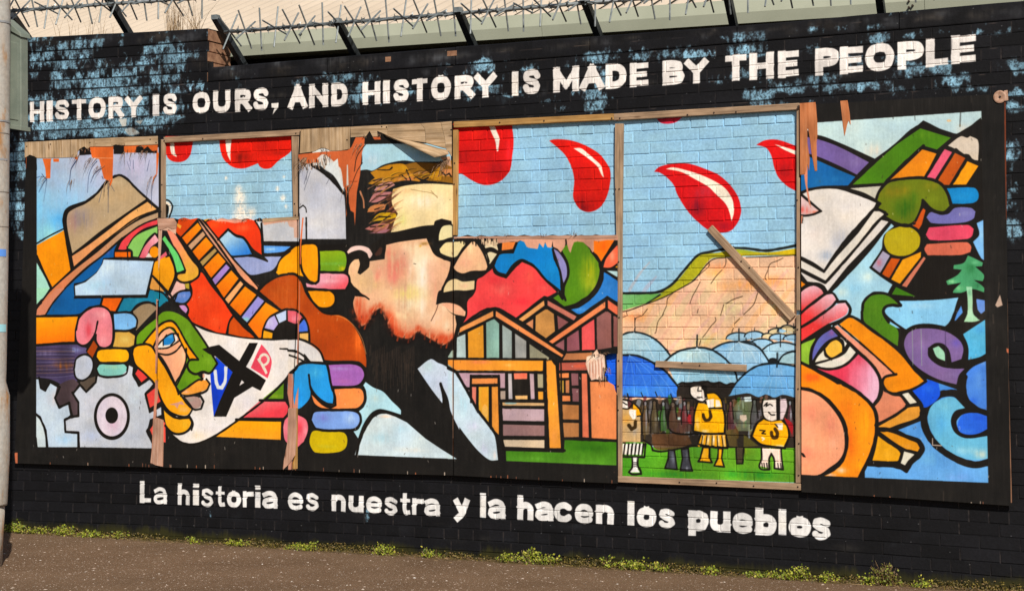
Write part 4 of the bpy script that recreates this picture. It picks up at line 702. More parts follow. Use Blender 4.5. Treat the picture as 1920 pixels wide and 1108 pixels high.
for t, w_ in (('90,905 165,868 400,758 405,680', 4.2), ('70,900 100,840 400,685 1010,1080', 4.4), ('60,1240 68,930', 4), ('162,890 165,1240', 4), ('318,815 322,1240', 4), ('455,815 460,1240', 4), ('565,885 570,1240', 4), ('692,975 695,1240', 4), ('590,770 845,585 1125,745', 4.4), ('640,810 850,670 1060,800', 4), ('846,600 848,680', 4), ('745,760 745,890', 4), ('930,730 940,890', 4), ('655,815 850,955 1060,800', 4.2), ('860,960 1375,585 1465,640', 4.6), ('905,995 1372,690 1465,750', 4), ('1372,600 1372,700', 4), ('1018,920 1018,1060', 4), ('1145,850 1148,1060', 4), ('1275,765 1280,1050', 4), ('1420,720 1422,1050', 4), ('1010,1060 1200,1050 1465,1040', 3.8), ('402,760 560,870 980,1110', 3.6),
              ('105,830 155,740 160,620 225,540 245,430 300,395 385,325', 3.4), ('385,300 410,375 500,410 560,340 640,265 740,315 830,420 945,530 990,600', 4.6), ('905,170 925,260 970,370 985,530 1015,610', 4.2), ('970,180 1030,290 1040,390 1005,480 995,560', 4.4), ('900,600 1000,675 1100,650 1220,575 1300,480 1325,370 1310,280 1240,185', 4.6), ('1325,290 1390,190 1450,95', 4.4), ('1335,335 1400,340 1465,300', 4), ('1340,350 1465,430', 4), ('1340,360 1330,450 1270,555 1150,655 1030,690', 3.6), ('390,310 440,210 560,195 590,120', 4.2), ('430,130 440,200 380,310 350,345', 4)): c.L(w_, t, sm=0 if w_ in (4, 4.2, 4.6) and '1240' in t else 1)
c.F('cf9c84', '40,62 1468,48 1468,95 1380,92 1300,105 1262,98 1262,190 1250,200 1230,165 1170,112 1120,105 1090,112 1075,150 1060,205 1045,180 1022,100 1010,150 975,200 950,170 910,150 905,100 895,160 860,155 840,110 825,160 790,120 775,170 700,160 680,150 660,110 625,95 600,110 560,105 470,118 440,120 400,95 280,85 140,75 40,85', sm=0, mot=.25)
for i in range(14): c.L(3.4, f'{80+i*26},{80} {84+i*26},{100+(i*53)%40}', K, taper=.8)
for i in range(10): c.L(3, f'{290+i*15},{85} {292+i*15},{120+(i*31)%25}', 'd8b898', taper=.8)
for x, y in ((320, 66), (375, 70), (1018, 90)): c.L(3.2, f'{x},{y} {x+3},{y+26}', K)
c.S(840, 640, 4.2606)
c.F('e6943c', '0,145 760,152 757,235 60,228 0,180', sm=0, g='100,180,700,190,eaa034', b='250,160,80,20,e8806c,.5 480,185,40,14,f0c070,.5')
c.F('e89c3c', '785,152 825,150 858,180 902,850 802,848', sm=0, b='830,450,30,120,eab030,.6 850,760,30,60,e8a060,.6')
for t, k_ in (('85,250 455,250 455,370 415,370 410,270 175,268 172,365 145,362', 'b898a4'), ('190,295 395,292 395,335 190,338', 'e09050'), ('190,362 225,362 222,540 195,490', 'd8806c'), ('245,362 325,360 325,662 245,580', 'e0a838'), ('350,360 398,360 408,745 352,690', 'dc9440'), ('415,395 458,392 458,460 420,460', 'a8988c'), ('480,255 508,255 515,458 485,458', 'bab4b8'), ('525,252 632,252 632,298 530,300', 'e87c60'), ('537,432 635,430 635,460 540,460', 'e6b878'),
              ('652,255 685,258 692,458 662,458', 'b49ca4'), ('715,258 758,260 760,368 718,368', 'a0987c'), ('720,398 760,400 760,462 722,462', 'd89838'), ('425,485 768,490 768,512 430,510', 'cca878'), ('430,532 768,540 768,635 430,630', 'b8a0a8'), ('432,660 770,668 770,752 435,750', '947474'), ('440,783 770,785 770,848 455,838', 'd8c4a8'), ('150,385 170,385 172,430', 'b08c90'),
              ('945,95 1150,88 1150,145 915,150', 'b47850'), ('890,170 1150,162 1150,228 888,230', 'b05c4c'), ('888,255 965,250 965,288 893,290', 'e08850'), ('893,308 925,308 925,408 895,408', 'b08c3c'), ('938,308 968,308 968,410 940,408', 'b87850'), ('903,432 975,432 977,475 906,475', 'e08850'), ('980,252 1040,255 1042,350 988,350', '84585c'), ('990,372 1045,375 1045,478 995,478', '84585c'), ('910,502 1045,508 1045,622 918,620', 'b87c48'), ('918,645 1045,650 1045,760 928,762', 'b47c4c'),
              ('1068,255 1110,255 1125,765 1075,762', 'e07c5c'), ('1135,320 1345,320 1345,780 1148,768', 'e08c58')): c.F(k_, t, sm=0, mot=.18)
c.E('e89c30', 290, 450, 30, 90, a=.5); c.E('f0c480', 295, 560, 25, 60, a=.5); c.E('e87058', 600, 268, 30, 14, a=.7); c.E('7cb0c0', 500, 492, 50, 8, a=.7); c.E('e06848', 1050, 195, 50, 14, a=.6)
c.F('3f7a14', '462,872 925,885 932,785 1345,795 1345,987 465,952', sm=0, g='900,800,900,970,5c9a2c', mot=.25, b='1130,850,150,40,2c6410,.7 700,930,150,20,6cb03c,.5')
c.F('c9dce8', '0,215 60,250 130,370 220,540 340,700 375,760 400,945 335,945 250,880 180,800 90,680 40,590 15,490 0,450', b='120,500,60,90,b8dcec,.6 300,850,60,60,ccd0ec,.6 60,400,50,60,c0dcec,.5 200,680,60,50,d4d4ec,.5 370,900,20,40,ecdcd4,.6'); c.F('c8dce0', '0,900 30,910 68,936 0,936', sm=0)
for t, w_ in (('0,210 60,238 140,370 230,540 350,690 390,760', 5), ('0,135 780,140', 4), ('50,238 775,242', 4.4), ('772,145 800,855', 5), ('835,145 870,190 895,500 912,860', 5), ('180,270 400,270', 3.4), ('182,270 182,480', 4), ('405,270 415,740', 4.6), ('190,348 400,348', 4), ('236,355 236,560', 4), ('338,352 340,690', 4.4), ('145,378 180,378', 3), ('415,378 465,378', 3.4), ('468,240 470,470', 4.2), ('415,472 775,472', 4.4), ('518,245 525,470', 3), ('642,245 645,470', 3.4), ('705,245 706,470', 4), ('710,382 770,382', 4), ('425,522 775,525', 4.4), ('425,645 780,650', 4.6), ('430,765 780,770', 4.6), ('440,855 930,868', 5), ('425,470 435,860', 3.6), ('885,155 1150,152', 3.6), ('880,240 1130,240', 4), ('880,298 975,298', 3.4), ('930,300 932,415', 3), ('880,418 985,420', 4), ('975,245 985,480', 3.6), ('985,362 1055,362', 3.6), ('900,488 1055,490', 4.4), ('910,635 1055,635', 4), ('1055,240 1060,770', 4.4), ('1120,240 1135,775', 4), ('1120,308 1245,308', 3.6), ('925,772 1345,790', 4.4), ('900,160 915,860', 3), ('0,205 55,235', 5)): c.L(w_, t, sm=0)
c.F(K, '525,305 640,305 645,420 535,425', sm=0)
c.F('e6c8b4', '1108,120 1150,105 1190,60 1205,95 1250,105 1258,210 1235,310 1180,300 1145,310 1120,250 1100,180', sm=0, mot=.3, b='1150,260,30,40,d4947c,.7 1190,130,40,20,f0e0d4,.6')
for i in range(16): c.L(1.4, f'{1118+i*8},{130+(i*37)%60} {1122+i*8},{240+(i*37)%70}', ('f4e4d8', 'a87460', 'd8a894')[i % 3], taper=.6)
# --- last board: mountains, hands with a pencil and a book, face, waves
c.S(1490, 180, 3.6925)
c.F(K, '40,150 1297,105 1310,1300 1360,2680 40,2620', sm=0)
c.F('c3dce0', '150,185 1297,105 1297,160 1120,265 890,190 555,445 300,345 150,290', sm=0, b='700,200,200,50,bcd8e0,.6 540,380,60,50,e8dccc,.7 1180,230,60,40,ead8c4,.6 400,200,60,60,ccdcd8,.5')
c.E('e4c8a0', 1068, 172, 16, 9); c.E('d8c490', 1145, 205, 6, 6)
c.F(K, '150,270 300,320 555,435 740,300 890,170 1120,262 1290,150 1297,480 1040,640 380,640 100,400 90,300')
c.F('74609c', '60,280 160,300 300,350 515,460 430,545 300,480 160,420 60,390', b='400,460,60,30,8878b0,.5'); c.F('1264a4', '40,560 60,500 100,420 300,510 420,560 370,620 200,622 90,640 40,665', sm=0, b='300,570,60,20,2c80bc,.5')
c.F('4f8312', '385,615 555,465 700,340 870,225 1082,290 985,372 890,345 750,470 625,602', sm=0, b='900,270,80,30,6c9c20,.6 600,500,80,50,447810,.5')
c.F('e08a18', '638,602 760,490 890,365 982,400 900,560 780,568', sm=0, b='850,430,60,30,d88020,.5'); c.F('da5c76', '915,565 1030,365 1090,390 970,580', sm=0); c.F('b85614', '990,580 1110,395 1182,430 1070,617 1020,614', sm=0); c.F('eca012', '1085,614 1190,450 1272,485 1187,614', sm=0)
c.F('d9ccbc', '1058,347 1150,280 1195,290 1215,278 1270,310 1270,447 1235,440 1205,405 1160,400 1120,362 1095,368')
c.F('c8c4b4', '380,640 615,622 580,670 565,715 480,670'); c.F('1284c4', '1040,640 1240,635 1272,670 1267,720 1222,744 1090,746', b='1150,690,80,30,2490cc,.5')
c.F(K, '870,760 1320,740 1320,1290 900,1290', sm=0)
c.F('7472b0', '912,840 940,805 1000,812 1060,818 1110,775 1220,775 1252,800 1237,850 1160,877 950,880', b='1180,810,50,20,8484bc,.6'); c.F('da4c68', '908,960 930,910 1200,893 1240,920 1227,970 1190,990 940,997', b='960,950,30,30,e06c80,.5')
c.F('cc6c54', '898,1060 915,1025 1190,1012 1222,1040 1217,1080 1150,1100 920,1102'); c.F('7cb4e8', '1260,880 1312,855 1316,1140 1290,1120 1235,1010 1278,960', b='1290,950,20,60,98c8f0,.5')
c.F('6c7a14', '572,722 590,660 650,600 780,580 900,580 1000,612 1050,680 1072,760 1030,797 960,780 885,715 870,780 830,860 780,887 700,870 630,830 635,800 580,775 600,745', b='700,660,120,40,8c7c14,.7 760,780,80,80,38640c,.8 950,620,60,30,848018,.6 960,720,60,30,7c8c20,.5 820,700,40,60,4c7010,.5')
c.F('b4a414', '618,1010 640,940 720,905 800,910 860,960 862,1040 800,1095 720,1107 650,1080', b='740,980,80,50,beae20,.5'); c.F('c85818', '808,900 890,778 906,790 880,890 850,937', sm=0); c.F('eca414', '862,950 880,955 890,1010 872,1020', sm=0)
for t, w_ in (('560,725 585,655 650,592 780,568 905,568 1010,605 1060,675 1085,765 1035,810 960,795 885,720', 4.4), ('885,720 870,785 835,865', 3.4), ('600,1010 630,935 720,895 805,900 870,955 872,1045 800,1107 720,1118 640,1090 600,1010', 4.4), ('370,625 615,612', 3.6), ('375,645 480,682 585,740', 4), ('680,885 780,900 830,880', 4), ('890,345 750,470 625,600', 4.4), ('885,360 1000,395', 4), ('900,565 1030,360', 4.4), ('975,590 1100,390', 4.4), ('1075,625 1190,440', 4.4), ('1035,345 1110,375 1200,430 1270,470', 4.6), ('370,630 555,460 700,330 880,200 1100,280', 3)): c.L(w_, t)
c.S(1490, 340, 5.038)
c.F('a9d4e6', '340,1060 560,830 760,600 900,395 950,415 850,500 830,560 820,640 710,810 800,890 925,975 880,1060 760,1060 670,1130 600,1600 300,1300', b='700,900,100,60,d0e4e0,.6 560,1020,60,60,8cccec,.6 450,1050,80,50,d0e0d8,.5')
c.F('e0dad4', '75,120 150,85 280,65 420,75 560,120 680,165 772,200 740,260 640,380 500,530 380,680 300,800 275,832 170,760 50,710 50,400 75,385 80,335 50,325 180,320 250,280 180,210', b='420,560,90,120,b4b8c4,.7 300,700,80,60,a8b0bc,.7 200,500,100,90,e0d4cc,.5 500,250,100,60,dcd8d8,.5')
c.F('e8c8c4', '48,130 120,190 228,278 180,300 110,314 48,312', b='90,270,50,40,e04438,.9 180,290,50,14,e8603c,.8')
c.F('e0d9ce', '48,740 160,800 275,865 400,710 600,490 750,283 800,283 847,307 700,480 500,700 290,935 48,812', sm=0); c.F('dfd8d2', '48,850 180,920 285,970 500,740 720,480 820,363 887,382 750,540 500,800 310,1037 270,990 200,955 120,945', sm=0)
c.F('e88c14', '48,930 105,970 50,1008', sm=0)
for t, w_ in (('60,100 150,75 280,55 420,62 570,110 690,155 805,210', 4), ('55,120 130,185 250,280 180,310 110,322 50,322', 3), ('48,715 170,775 275,850 380,690 500,530 640,375 780,225', 4.4), ('48,830 160,885 290,955 420,810 600,600 760,400 860,310', 3.8), ('48,915 120,965 200,960 270,990 305,1045 350,1030 560,800 760,570 900,395', 3.8), ('740,270 800,270 870,310', 4), ('810,350 880,365 945,415', 3.6), ('50,395 75,390', 1)): c.L(w_, t)
c.S(1600, 320, 3.957)
c.F('aaa4bc', '140,715 215,592 272,630 200,760', sm=0, b='190,680,20,30,cc6474,.7'); c.F('c4580f', '205,768 280,648 348,655 272,798', sm=0); c.F('eca314', '273,802 360,662 502,602 500,642 345,838', sm=0); c.F('cc7c64', '360,852 520,635 537,650 395,864', sm=0)
c.F('447c14', '285,917 317,862 462,932', sm=0)
for t, w_ in (('125,715 200,770 300,835 400,885', 4.2), ('130,710 215,585', 3), ('200,765 275,640', 3.4), ('270,800 355,655', 3.6), ('350,845 515,630', 3.4), ('300,840 255,920', 4), ('275,925 350,945 470,945 620,935 780,925 880,930', 4.6)): c.L(w_, t)
c.F('8cc8ec', '335,965 500,962 640,955 780,940 720,1108 660,1160 300,1160 225,1040 240,1010 345,1002', b='500,1000,120,30,a8d4ec,.6')
c.F('5490dc', '800,1000 812,1050 760,1110 740,1110', sm=0); c.F('6490dc', '910,950 982,962 982,1045 930,1082', sm=0)
c.F('4f7f18', '62,1040 80,970 140,917 220,915 290,945 347,995 290,985 230,1003 212,1050 250,1120 330,1180 330,1300 200,1220 90,1160', b='150,1020,40,60,608a20,.6')
c.F('4c9a6a', '850,628 900,650 962,682 955,708 905,712 960,760 972,785 960,820 895,810 968,865 970,902 885,878 800,905 738,905 745,885 800,830 700,847 688,818 770,775 805,735 742,728 745,700 820,682', b='870,720,40,50,2c7444,.6 780,870,40,20,7cc488,.6 730,820,30,14,98d8a0,.6 920,850,40,30,2c6c48,.6 900,680,30,16,74bc8c,.6')
c.F('a0d0ac', '838,860 880,860 885,960 890,1060 940,1108 895,1120 820,1120 845,1060 848,960', b='860,1050,30,50,b4dcc0,.6 860,900,16,30,70ac84,.6')
for t, w_ in (('790,940 735,1108', 5), ('900,930 905,1020 950,1085', 5), ('985,1040 930,1090', 5), ('830,930 835,1050 800,1100', 4), ('65,1040 75,970 140,910 220,905 300,935 352,995', 4), ('350,1000 290,995 240,1010 222,1050 260,1120', 4)): c.L(w_, t)
c.S(1640, 580, 3.2577)
c.F('4c90dc', '-60,760 130,740 280,680 300,600 220,490 320,425 500,485 510,510 560,600 697,620 697,1057 -60,1025', sm=0, g='260,450,300,960,6cace8', b='330,520,70,50,1c54cc,.8 460,490,50,20,2c70dc,.6 150,760,60,20,6cb4dc,.6 350,900,80,60,74b8e4,.6 500,1020,100,30,7cacec,.5')
c.F('56b0da', '540,150 685,55 685,265 640,290 568,307 570,230', b='640,120,30,30,3c90d4,.5'); c.F('4c84d8', '555,400 600,350 684,300 688,628 620,605 560,540 540,470', b='640,430,40,60,6ca0e0,.5 600,560,40,30,2c64d4,.5 660,320,20,20,8cb8e8,.5')
c.F(K, '160,230 175,140 250,92 380,92 520,140 570,220 570,330 690,270 690,310 600,350 540,400 510,490 400,450 300,410 200,320')
c.F('7c6498', '180,220 200,150 260,118 370,118 450,140 520,190 542,240 530,302 470,322 455,250 420,210 370,205 325,235 330,290 400,345 480,360 550,360 515,400 500,457 400,430 300,380 220,310', b='500,200,40,30,6c5cac,.6 300,200,60,40,846ca0,.5 470,400,60,20,8470a4,.5'); c.F('9ccdb0', '355,237 390,222 425,260 430,314 380,290')
for x in (228, 282, 430): c.L(1, f'{x},{120} {x+4},{340}', '9cb4a0' if x != 430 else '3c3050', a=.7)
c.L(11, '695,930 600,945 490,905 390,840 320,750 300,650 340,560 410,515 500,515 560,600', K); c.L(11, '700,640 620,610 560,560 535,480 545,410', K); c.L(11, '700,745 620,775 540,770 490,730 480,670 520,620 600,615', K)
c.F('6cb8dc', '325,660 345,590 410,545 480,535 552,600 490,620 465,680 490,750 560,785 692,770 694,907 600,917 500,890 400,820 345,740', b='400,700,30,80,58a8d8,.6 560,860,90,30,98d0e4,.6 650,880,40,30,d8dcc8,.6 440,590,50,30,80c4dc,.5')
c.F('2c68dc', '508,690 540,640 620,630 687,650 690,727 630,757 560,762 515,740', b='640,660,40,16,1c48d0,.6 560,740,40,14,4c8ce8,.5')
c.L(1.6, '352,785 352,825 405,828', 'c0b0a4', sm=0)
c.S(1490, 530, 4.8185)
for t in ('50,95 120,40 180,28 240,60 260,95 160,170 50,264', '50,280 180,190 290,105 340,103 374,150 330,200 180,310 50,392', '50,415 200,320 400,185 460,183 484,230 460,290 300,370 50,532'):
    q = [list(map(float, v.split(','))) for v in t.split()]; c.F('ebb8c4', t, g=f'{q[2][0]},{q[2][1]},{q[-2][0]+60},{q[-2][1]+40},d83c3c')
c.F('8cb43c', '50,545 192,488 150,600 140,742 50,712', sm=0, b='100,600,30,50,9cc040,.5'); c.F('6464ac', '160,702 165,620 200,530 260,455 330,413 392,480 300,520 230,590', b='330,450,30,30,9c5c94,.7 220,560,40,60,5c70b4,.5')
c.F('e0dccc', '183,717 215,650 262,598 270,660 312,687'); c.F('e4e0d4', '385,500 420,495 472,547 450,582 425,525'); c.F('e8b848', '275,592 312,530 380,518 425,560 427,622 340,672 295,650', b='370,560,30,30,e4c060,.5')
c.F('d9d6ca', '180,737 330,692 430,642 500,573 552,627 480,710 380,760 270,767', b='420,690,60,20,ecdcd4,.6'); c.F('d8405a', '200,772 330,780 450,740 570,640 680,740 750,850 762,950 742,1040 700,1107 600,1010 450,890', g='450,800,720,900,e8b8d0')
c.F('e2987c', '355,400 385,383 560,530 720,660 897,820 820,850 795,882 720,760 570,600 450,490', b='560,570,50,50,ec9c84,.5'); c.F('e88e10', '405,375 495,305 640,390 860,560 960,650 1070,780 1177,887 1080,940 980,977 870,987 820,940 803,890 830,850 917,825 760,680 560,500', b='950,900,80,50,dc860c,.5 700,480,80,50,eca020,.5 1130,860,16,40,d4a010,.6')
c.F('dc8c6c', '775,1020 790,960 870,1000 940,1010 1010,1090 1050,1130 760,1250 690,1150'); c.F('ddd8cc', '965,995 1020,980 1102,1080 1042,1092', sm=0)
c.F('1454d8', '1055,970 1200,878 1300,905 1310,1020 1200,1120 1130,1120', b='1200,950,60,50,2c70e4,.6')
c.F('ec8c14', '50,730 140,772 400,920 600,1050 730,1180 560,1300 380,1130 300,1050 150,950 50,938', sm=0, b='150,850,90,50,e4661c,.8 350,960,90,50,eca02c,.6 500,1100,90,90,e8941c,.5')
for t, w_ in (('50,75 120,20 190,15 250,55 275,98 160,180 50,275', 4), ('270,95 340,90 385,150 330,215 180,325 50,405', 4), ('385,170 460,165 500,230 475,300 300,385 50,545', 4.4), ('350,380 400,360 500,300 640,380 860,545 980,650 1080,780 1185,885 1090,945 980,985 865,997 810,950 792,890 815,848 915,822', 4), ('395,375 560,515 760,690 905,825', 3), ('345,395 450,500 575,615 720,760 780,890 770,1000 700,1108', 3.6), ('140,745 142,640 170,550 240,460 330,405', 4), ('155,725 215,640 270,580 320,525 400,490', 3.6), ('180,728 330,685 440,635 490,560', 3.2), ('265,590 280,640 330,690', 3.2), ('385,495 430,520 440,600', 3.4), ('150,745 280,775 390,765 480,720 570,630', 4), ('50,715 150,765 400,905 600,1040 700,1120', 5), ('50,945 150,960 250,1020 330,1100', 4.6), ('50,545 195,485', 3),
              ('610,250 620,180 680,110 760,92 850,108 955,195 940,208 880,200', 3.6), ('605,260 615,350 700,430 850,530 950,625', 4), ('800,240 815,285 880,345 1000,430', 3.6), ('940,1000 1020,1108', 3.6), ('1030,970 1130,1100', 4.4)): c.L(w_, t)
c.S(1490, 720, 4.615)
c.F('ec901c', '46,15 200,30 400,0 500,50 600,130 660,190 692,260 697,350 685,480 640,620 545,803 375,800 250,792 330,740 400,680 440,580 447,450 420,320 350,200 250,100 130,40 46,35', b='440,200,50,90,e4681c,.6 480,480,50,160,e8701c,.8 600,350,60,160,eca41c,.6 400,740,50,30,f0d0b0,.8 310,780,50,20,e8c8bc,.8 560,700,50,50,eca41c,.5')
c.F('eca27c', '46,45 150,70 250,130 350,240 410,350 432,470 425,580 380,660 300,720 200,784 46,780', b='150,250,90,90,e88c70,.5 310,350,60,120,dc7c6c,.55 100,600,80,60,e88c70,.6 200,500,100,70,f0ac84,.6 330,500,60,80,f0b090,.5')
c.F(K, '655,650 700,500 715,380 760,330 960,190 1090,168 1108,260 1050,312 830,390 1060,478 1114,545 1090,605 1010,690 965,748 910,718 850,700 650,692', sm=0)
c.F('dc8c6c', '690,210 740,130 762,40 830,80 900,95 967,180 850,270 720,342 710,260'); c.F('e4a03c', '722,365 850,290 960,210 1080,185 1087,250 1060,290 900,345 780,387', b='930,300,60,30,e8ac4c,.5'); c.F('e0981c', '738,408 800,405 950,460 1050,500 1082,550 1062,584 1000,575 880,510', b='980,530,50,20,dc9c4c,.6')
c.F('e2a41c', '673,657 700,560 722,443 850,530 912,590 907,630 887,662', b='800,600,50,40,e8b038,.5'); c.F('dcd8c8', '920,80 982,65 1057,155 1000,168', sm=0); c.F('dcd8c8', '943,570 1037,605 980,660 955,699 916,680', sm=0)
for t, w_ in (('46,30 140,50 250,105 350,200 425,320 450,450 440,580 395,680 320,740 210,790', 5), ('420,-5 520,50 620,130 680,200 705,270 708,360 695,480 650,620 560,805', 6), ('672,195 740,110 760,0', 3.6), ('700,350 850,275 965,195', 4.4), ('965,185 1085,175 1098,250 1065,300 900,360 780,395 720,385', 4.4), ('720,385 830,395 960,445 1070,490 1105,550 1085,600 1000,680 965,745 910,715 850,700 640,690', 7), ('720,430 850,520 930,560 1060,590', 4.6), ('935,570 920,620 900,690', 4.6), ('900,75 985,55 1080,160', 5), ('780,50 850,82 920,95 990,185', 4.4), ('1090,250 1100,180 1010,60', 4)): c.L(w_, t)
c.F(K, '55,590 75,595 98,630 70,625')
c.S(1490, 180, 3.6925)
c.F('d4886c', '35,50 145,45 155,170 157,270 152,320 155,520 140,522 118,400 108,300 90,215 86,240 88,330 105,440 100,520 90,470 88,620 115,780 98,745 72,600 66,545 35,548', sm=0, mot=.16); c.L(1.2, '35,130 145,128', '9c5840'); c.F('dce0dc', '82,230 100,225 98,250', sm=0)
c.F('d0846a', '315,35 366,30 380,120 387,200 374,165 362,200 345,278 335,200', sm=0, mot=.16)
c.F('d0886c', '35,825 58,830 48,885 35,885', sm=0)
# borders, torn plies and stains
c.S(0, 0, 1)
for t in ('46,262 68,290 69,838 300,842 300,900 20,900', '290,842 420,842 556,850 556,905 290,905', '556,853 850,862 850,905 556,905', '850,862 1160,876 1160,920 850,920', '1496,180 1900,160 1900,960 1853,960 1853,300 1840,208 1500,232 1502,205', '1500,889 1600,894 1853,905 1860,965 1500,950'):
    pass
c.F('1b1917', '40,262 60,262 68,295 68,838 300,842 300,910 10,910', sm=0, mot=.25, streak=.25)
c.F('1b1917', '290,836 420,838 556,850 700,857 850,862 1160,878 1160,925 290,915', sm=0, mot=.25, streak=.2)
c.F('1b1917', '1500,196 1905,165 1905,960 1500,960 1500,889 1620,895 1853,905 1845,500 1840,208 1532,229 1500,232', sm=0, mot=.3, streak=.3)
c.S(1490, 180, 3.6925)
c.F('d4886c', '35,30 145,30 155,170 157,270 140,250 108,300 90,215 86,240 88,330 70,545 35,548', sm=0, mot=.16); c.F('d0846a', '315,30 366,28 380,120 387,200 374,165 362,200 345,278 335,200', sm=0, mot=.16)
c.S(0, 0, 1)
for i in range(60):
    x = sr.uniform(60, 1880); yb = np.interp(x, [30, 550, 850, 1160, 1500, 1897], [868, 880, 891, 906, 925, 948]); c.L(sr.uniform(.8, 2), f'{x},{yb} {x},{yb-sr.uniform(2,6)}', sr.choice(['b06c4c', '8c5c48', 'c8b8a8']))
for i in range(160):
    x = sr.uniform(1500, 1895); y = sr.uniform(165, 955)
    if x > 1855 or y < 215 or y > 905: c.L(sr.uniform(.8, 2.5), f'{x},{y} {x+sr.uniform(-2,2)},{y+sr.uniform(4,30)}', sr.choice(['2e2a28', '3a3430', '26221f', '4a4038']), a=.5)
c.L(2.4, '1884,190 1885,300 1888,420', '7c4028'); c.L(2, '1890,560 1893,760 1896,940', 'a07860'); c.F('c0a898', '1866,572 1875,552 1880,572 1870,576'); c.F('c07050', '1887,652 1892,655 1892,662 1888,660'); c.F('c07050', '27,848 33,848 33,868 29,868')
c.S(30, 230, 5.832)
# exposed orange ply on the first board
for t in ('290,395 390,395 380,420 375,610 330,610 320,500', '405,395 470,395 470,430 410,430', '805,265 1065,262 1062,420 1055,640 1030,700 1015,640 960,610 910,400 830,380', '1180,255 1550,238 1550,330 1180,330', '1535,330 1562,330 1545,560 1510,620 1490,700 1500,600 1535,560', '90,380 115,380 110,500 98,515', '640,375 680,372 675,410 640,395'): c.F('d86c30', t, sm=0, mot=.2)
c.L(1.2, '830,385 1065,388', 'e8a880')
for t in ('115,400 130,355 150,360 185,365 205,400 225,440 230,520 115,520', '690,360 700,300 745,258 770,290 800,280 825,350', '1068,345 1070,240 1110,250 1160,235 1180,280 1180,345', '1310,330 1315,265 1365,255 1400,290 1440,260 1490,310 1540,305 1540,335'): c.F(K, t, mot=.3)
for i in range(34):
    x = 120 + i * 42; c.L(1.8, f'{x},{345 if x>1000 else 330} {x+8},{300 if x>1000 else 290}', K if i % 3 else 'a85c30', taper=.8, a=.8 if (680 < x < 830 or x > 1180) else 0)
c.F('bfc3d8', '680,365 820,358 900,400 850,470 700,430', a=.0)
c.S(540, 210, 5.0375)
c.F('c8683c', '95,402 300,380 560,362 600,330 640,240 725,235 720,320 700,380 690,480 680,600 650,760 640,950 632,1080 622,950 570,920 545,740 520,700 480,540 470,440 420,480 250,480 130,500 100,440', sm=0, mot=.16); c.F('dfe4e4', '275,440 330,400 400,440 460,500 500,540 525,720 430,600 330,530', a=.9); c.F('d8d4cc', '556,500 566,500 572,690 552,700', sm=0)
c.F('c4663c', '800,235 890,235 905,262 810,265', sm=0); c.F(K, '725,300 735,240 760,210 780,175 795,240 820,265 880,262 845,190 870,185 920,230 980,260 1130,290 1150,300 930,302 740,306', sm=0); c.L(4.6, '215,498 330,570 430,660 525,770')
c.F('caa084', '1440,430 1530,420 1545,520 1500,500', sm=0)
for i in range(22): c.L(2.4, f'{110+i*12},{430+(i*29)%60} {104+i*12+(i%5)*6},{490+(i*29)%60}', ('8c7868', '2a2420', 'c8a890')[i % 3], taper=.7)
c.L(1.6, '735,300 650,420 625,560', K); c.L(1.8, '700,480 650,560 600,690', K, taper=.5); c.L(3.4, '680,750 710,830 715,900', 'b87c58'); c.L(2.6, '665,760 690,900', K)
c.F('c4683c', '550,740 570,700 590,800 560,950 548,1000', sm=0); c.F(K, '560,700 572,720 575,860 590,930 560,1000 550,900', sm=0)
c.L(1.4, '580,655 650,655', '8a4424')
# board joints worn to raw ply
c.S(0, 0, 1)
for t in ('293,560 297,562 297,640 294,700 291,700', '545,700 549,700 551,760 553,800 548,890 540,890'): c.F('c08c78', t, sm=0)
c.L(1.2, '848,430 849,600 849,860', '5c3c2c'); c.L(1, '848,700 849,820', 'c8a088', a=.7)
c.S(230, 600, 3.956)
c.F('c08a74', '242,440 262,450 262,560 250,650 250,720 305,740 300,1085 205,1060 215,960 225,740 235,600', sm=0, mot=.2); c.F('b87c68', '1228,390 1250,400 1262,560 1275,630 1285,560 1305,490 1298,690 1285,830 1280,1000 1230,1060 1188,1105 1195,1040 1225,900 1228,660 1240,640 1222,540', sm=0, mot=.2); c.F('c89030', '1285,650 1298,650 1296,1100 1262,1100 1262,1060 1280,1000', sm=0)
for i in range(9): c.L(1.2, f'{225+i*2},{760+i*32} {295-i*2},{764+i*32}', '7c4c3c'); c.L(1, f'{1232},{680+i*32} {1282},{676+i*32}', '7c4c3c')
for i in range(5): c.L(1.6, f'{285+i*2},{770+i*30} {262+i*6},{850+i*40}', 'd84848', taper=.5)
c.L(2.6, '1300,0 1300,180 1295,320', 'b07058', a=.9); c.L(1.2, '1304,0 1302,330', K)
c.S(540, 400, 4.2625); c.L(3, '118,40 100,240 96,400', 'd87040', taper=.2); c.L(2.2, '92,540 88,800 76,1080', 'b86c50'); c.L(1.2, '90,0 88,540', K)
c.S(230, 600, 3.956)
c.S(0, 0, 1)
for i in range(420):
    x = sr.uniform(60, 1860); y = sr.uniform(250, 900); c.L(sr.uniform(.7, 1.5), f'{x},{y} {x+sr.uniform(-1.5,1.5)},{y+sr.uniform(.5,5)}', sr.choice(['2a2420', 'e8dcd0', '6a4a38', 'f0e8e0', '3a302a']), a=.5)
for i in range(90):
    x = sr.uniform(60, 1860); y = sr.uniform(260, 880); bd.B(x, y, sr.uniform(10, 50), sr.uniform(20, 70), sr.choice(['e8dccc', '8a7868', 'd8d0c8', '6a5a50']), .035)
bd.a *= (1 + .03 * vnoise(TH, TW, 110, 90, 61) + .02 * vnoise(TH, TW, 40, 12, 62))[..., None]
c.S(230, 600, 3.956)
c.F('c89480', '340,625 400,610 440,600 462,630 420,622 405,655 385,630', sm=0)
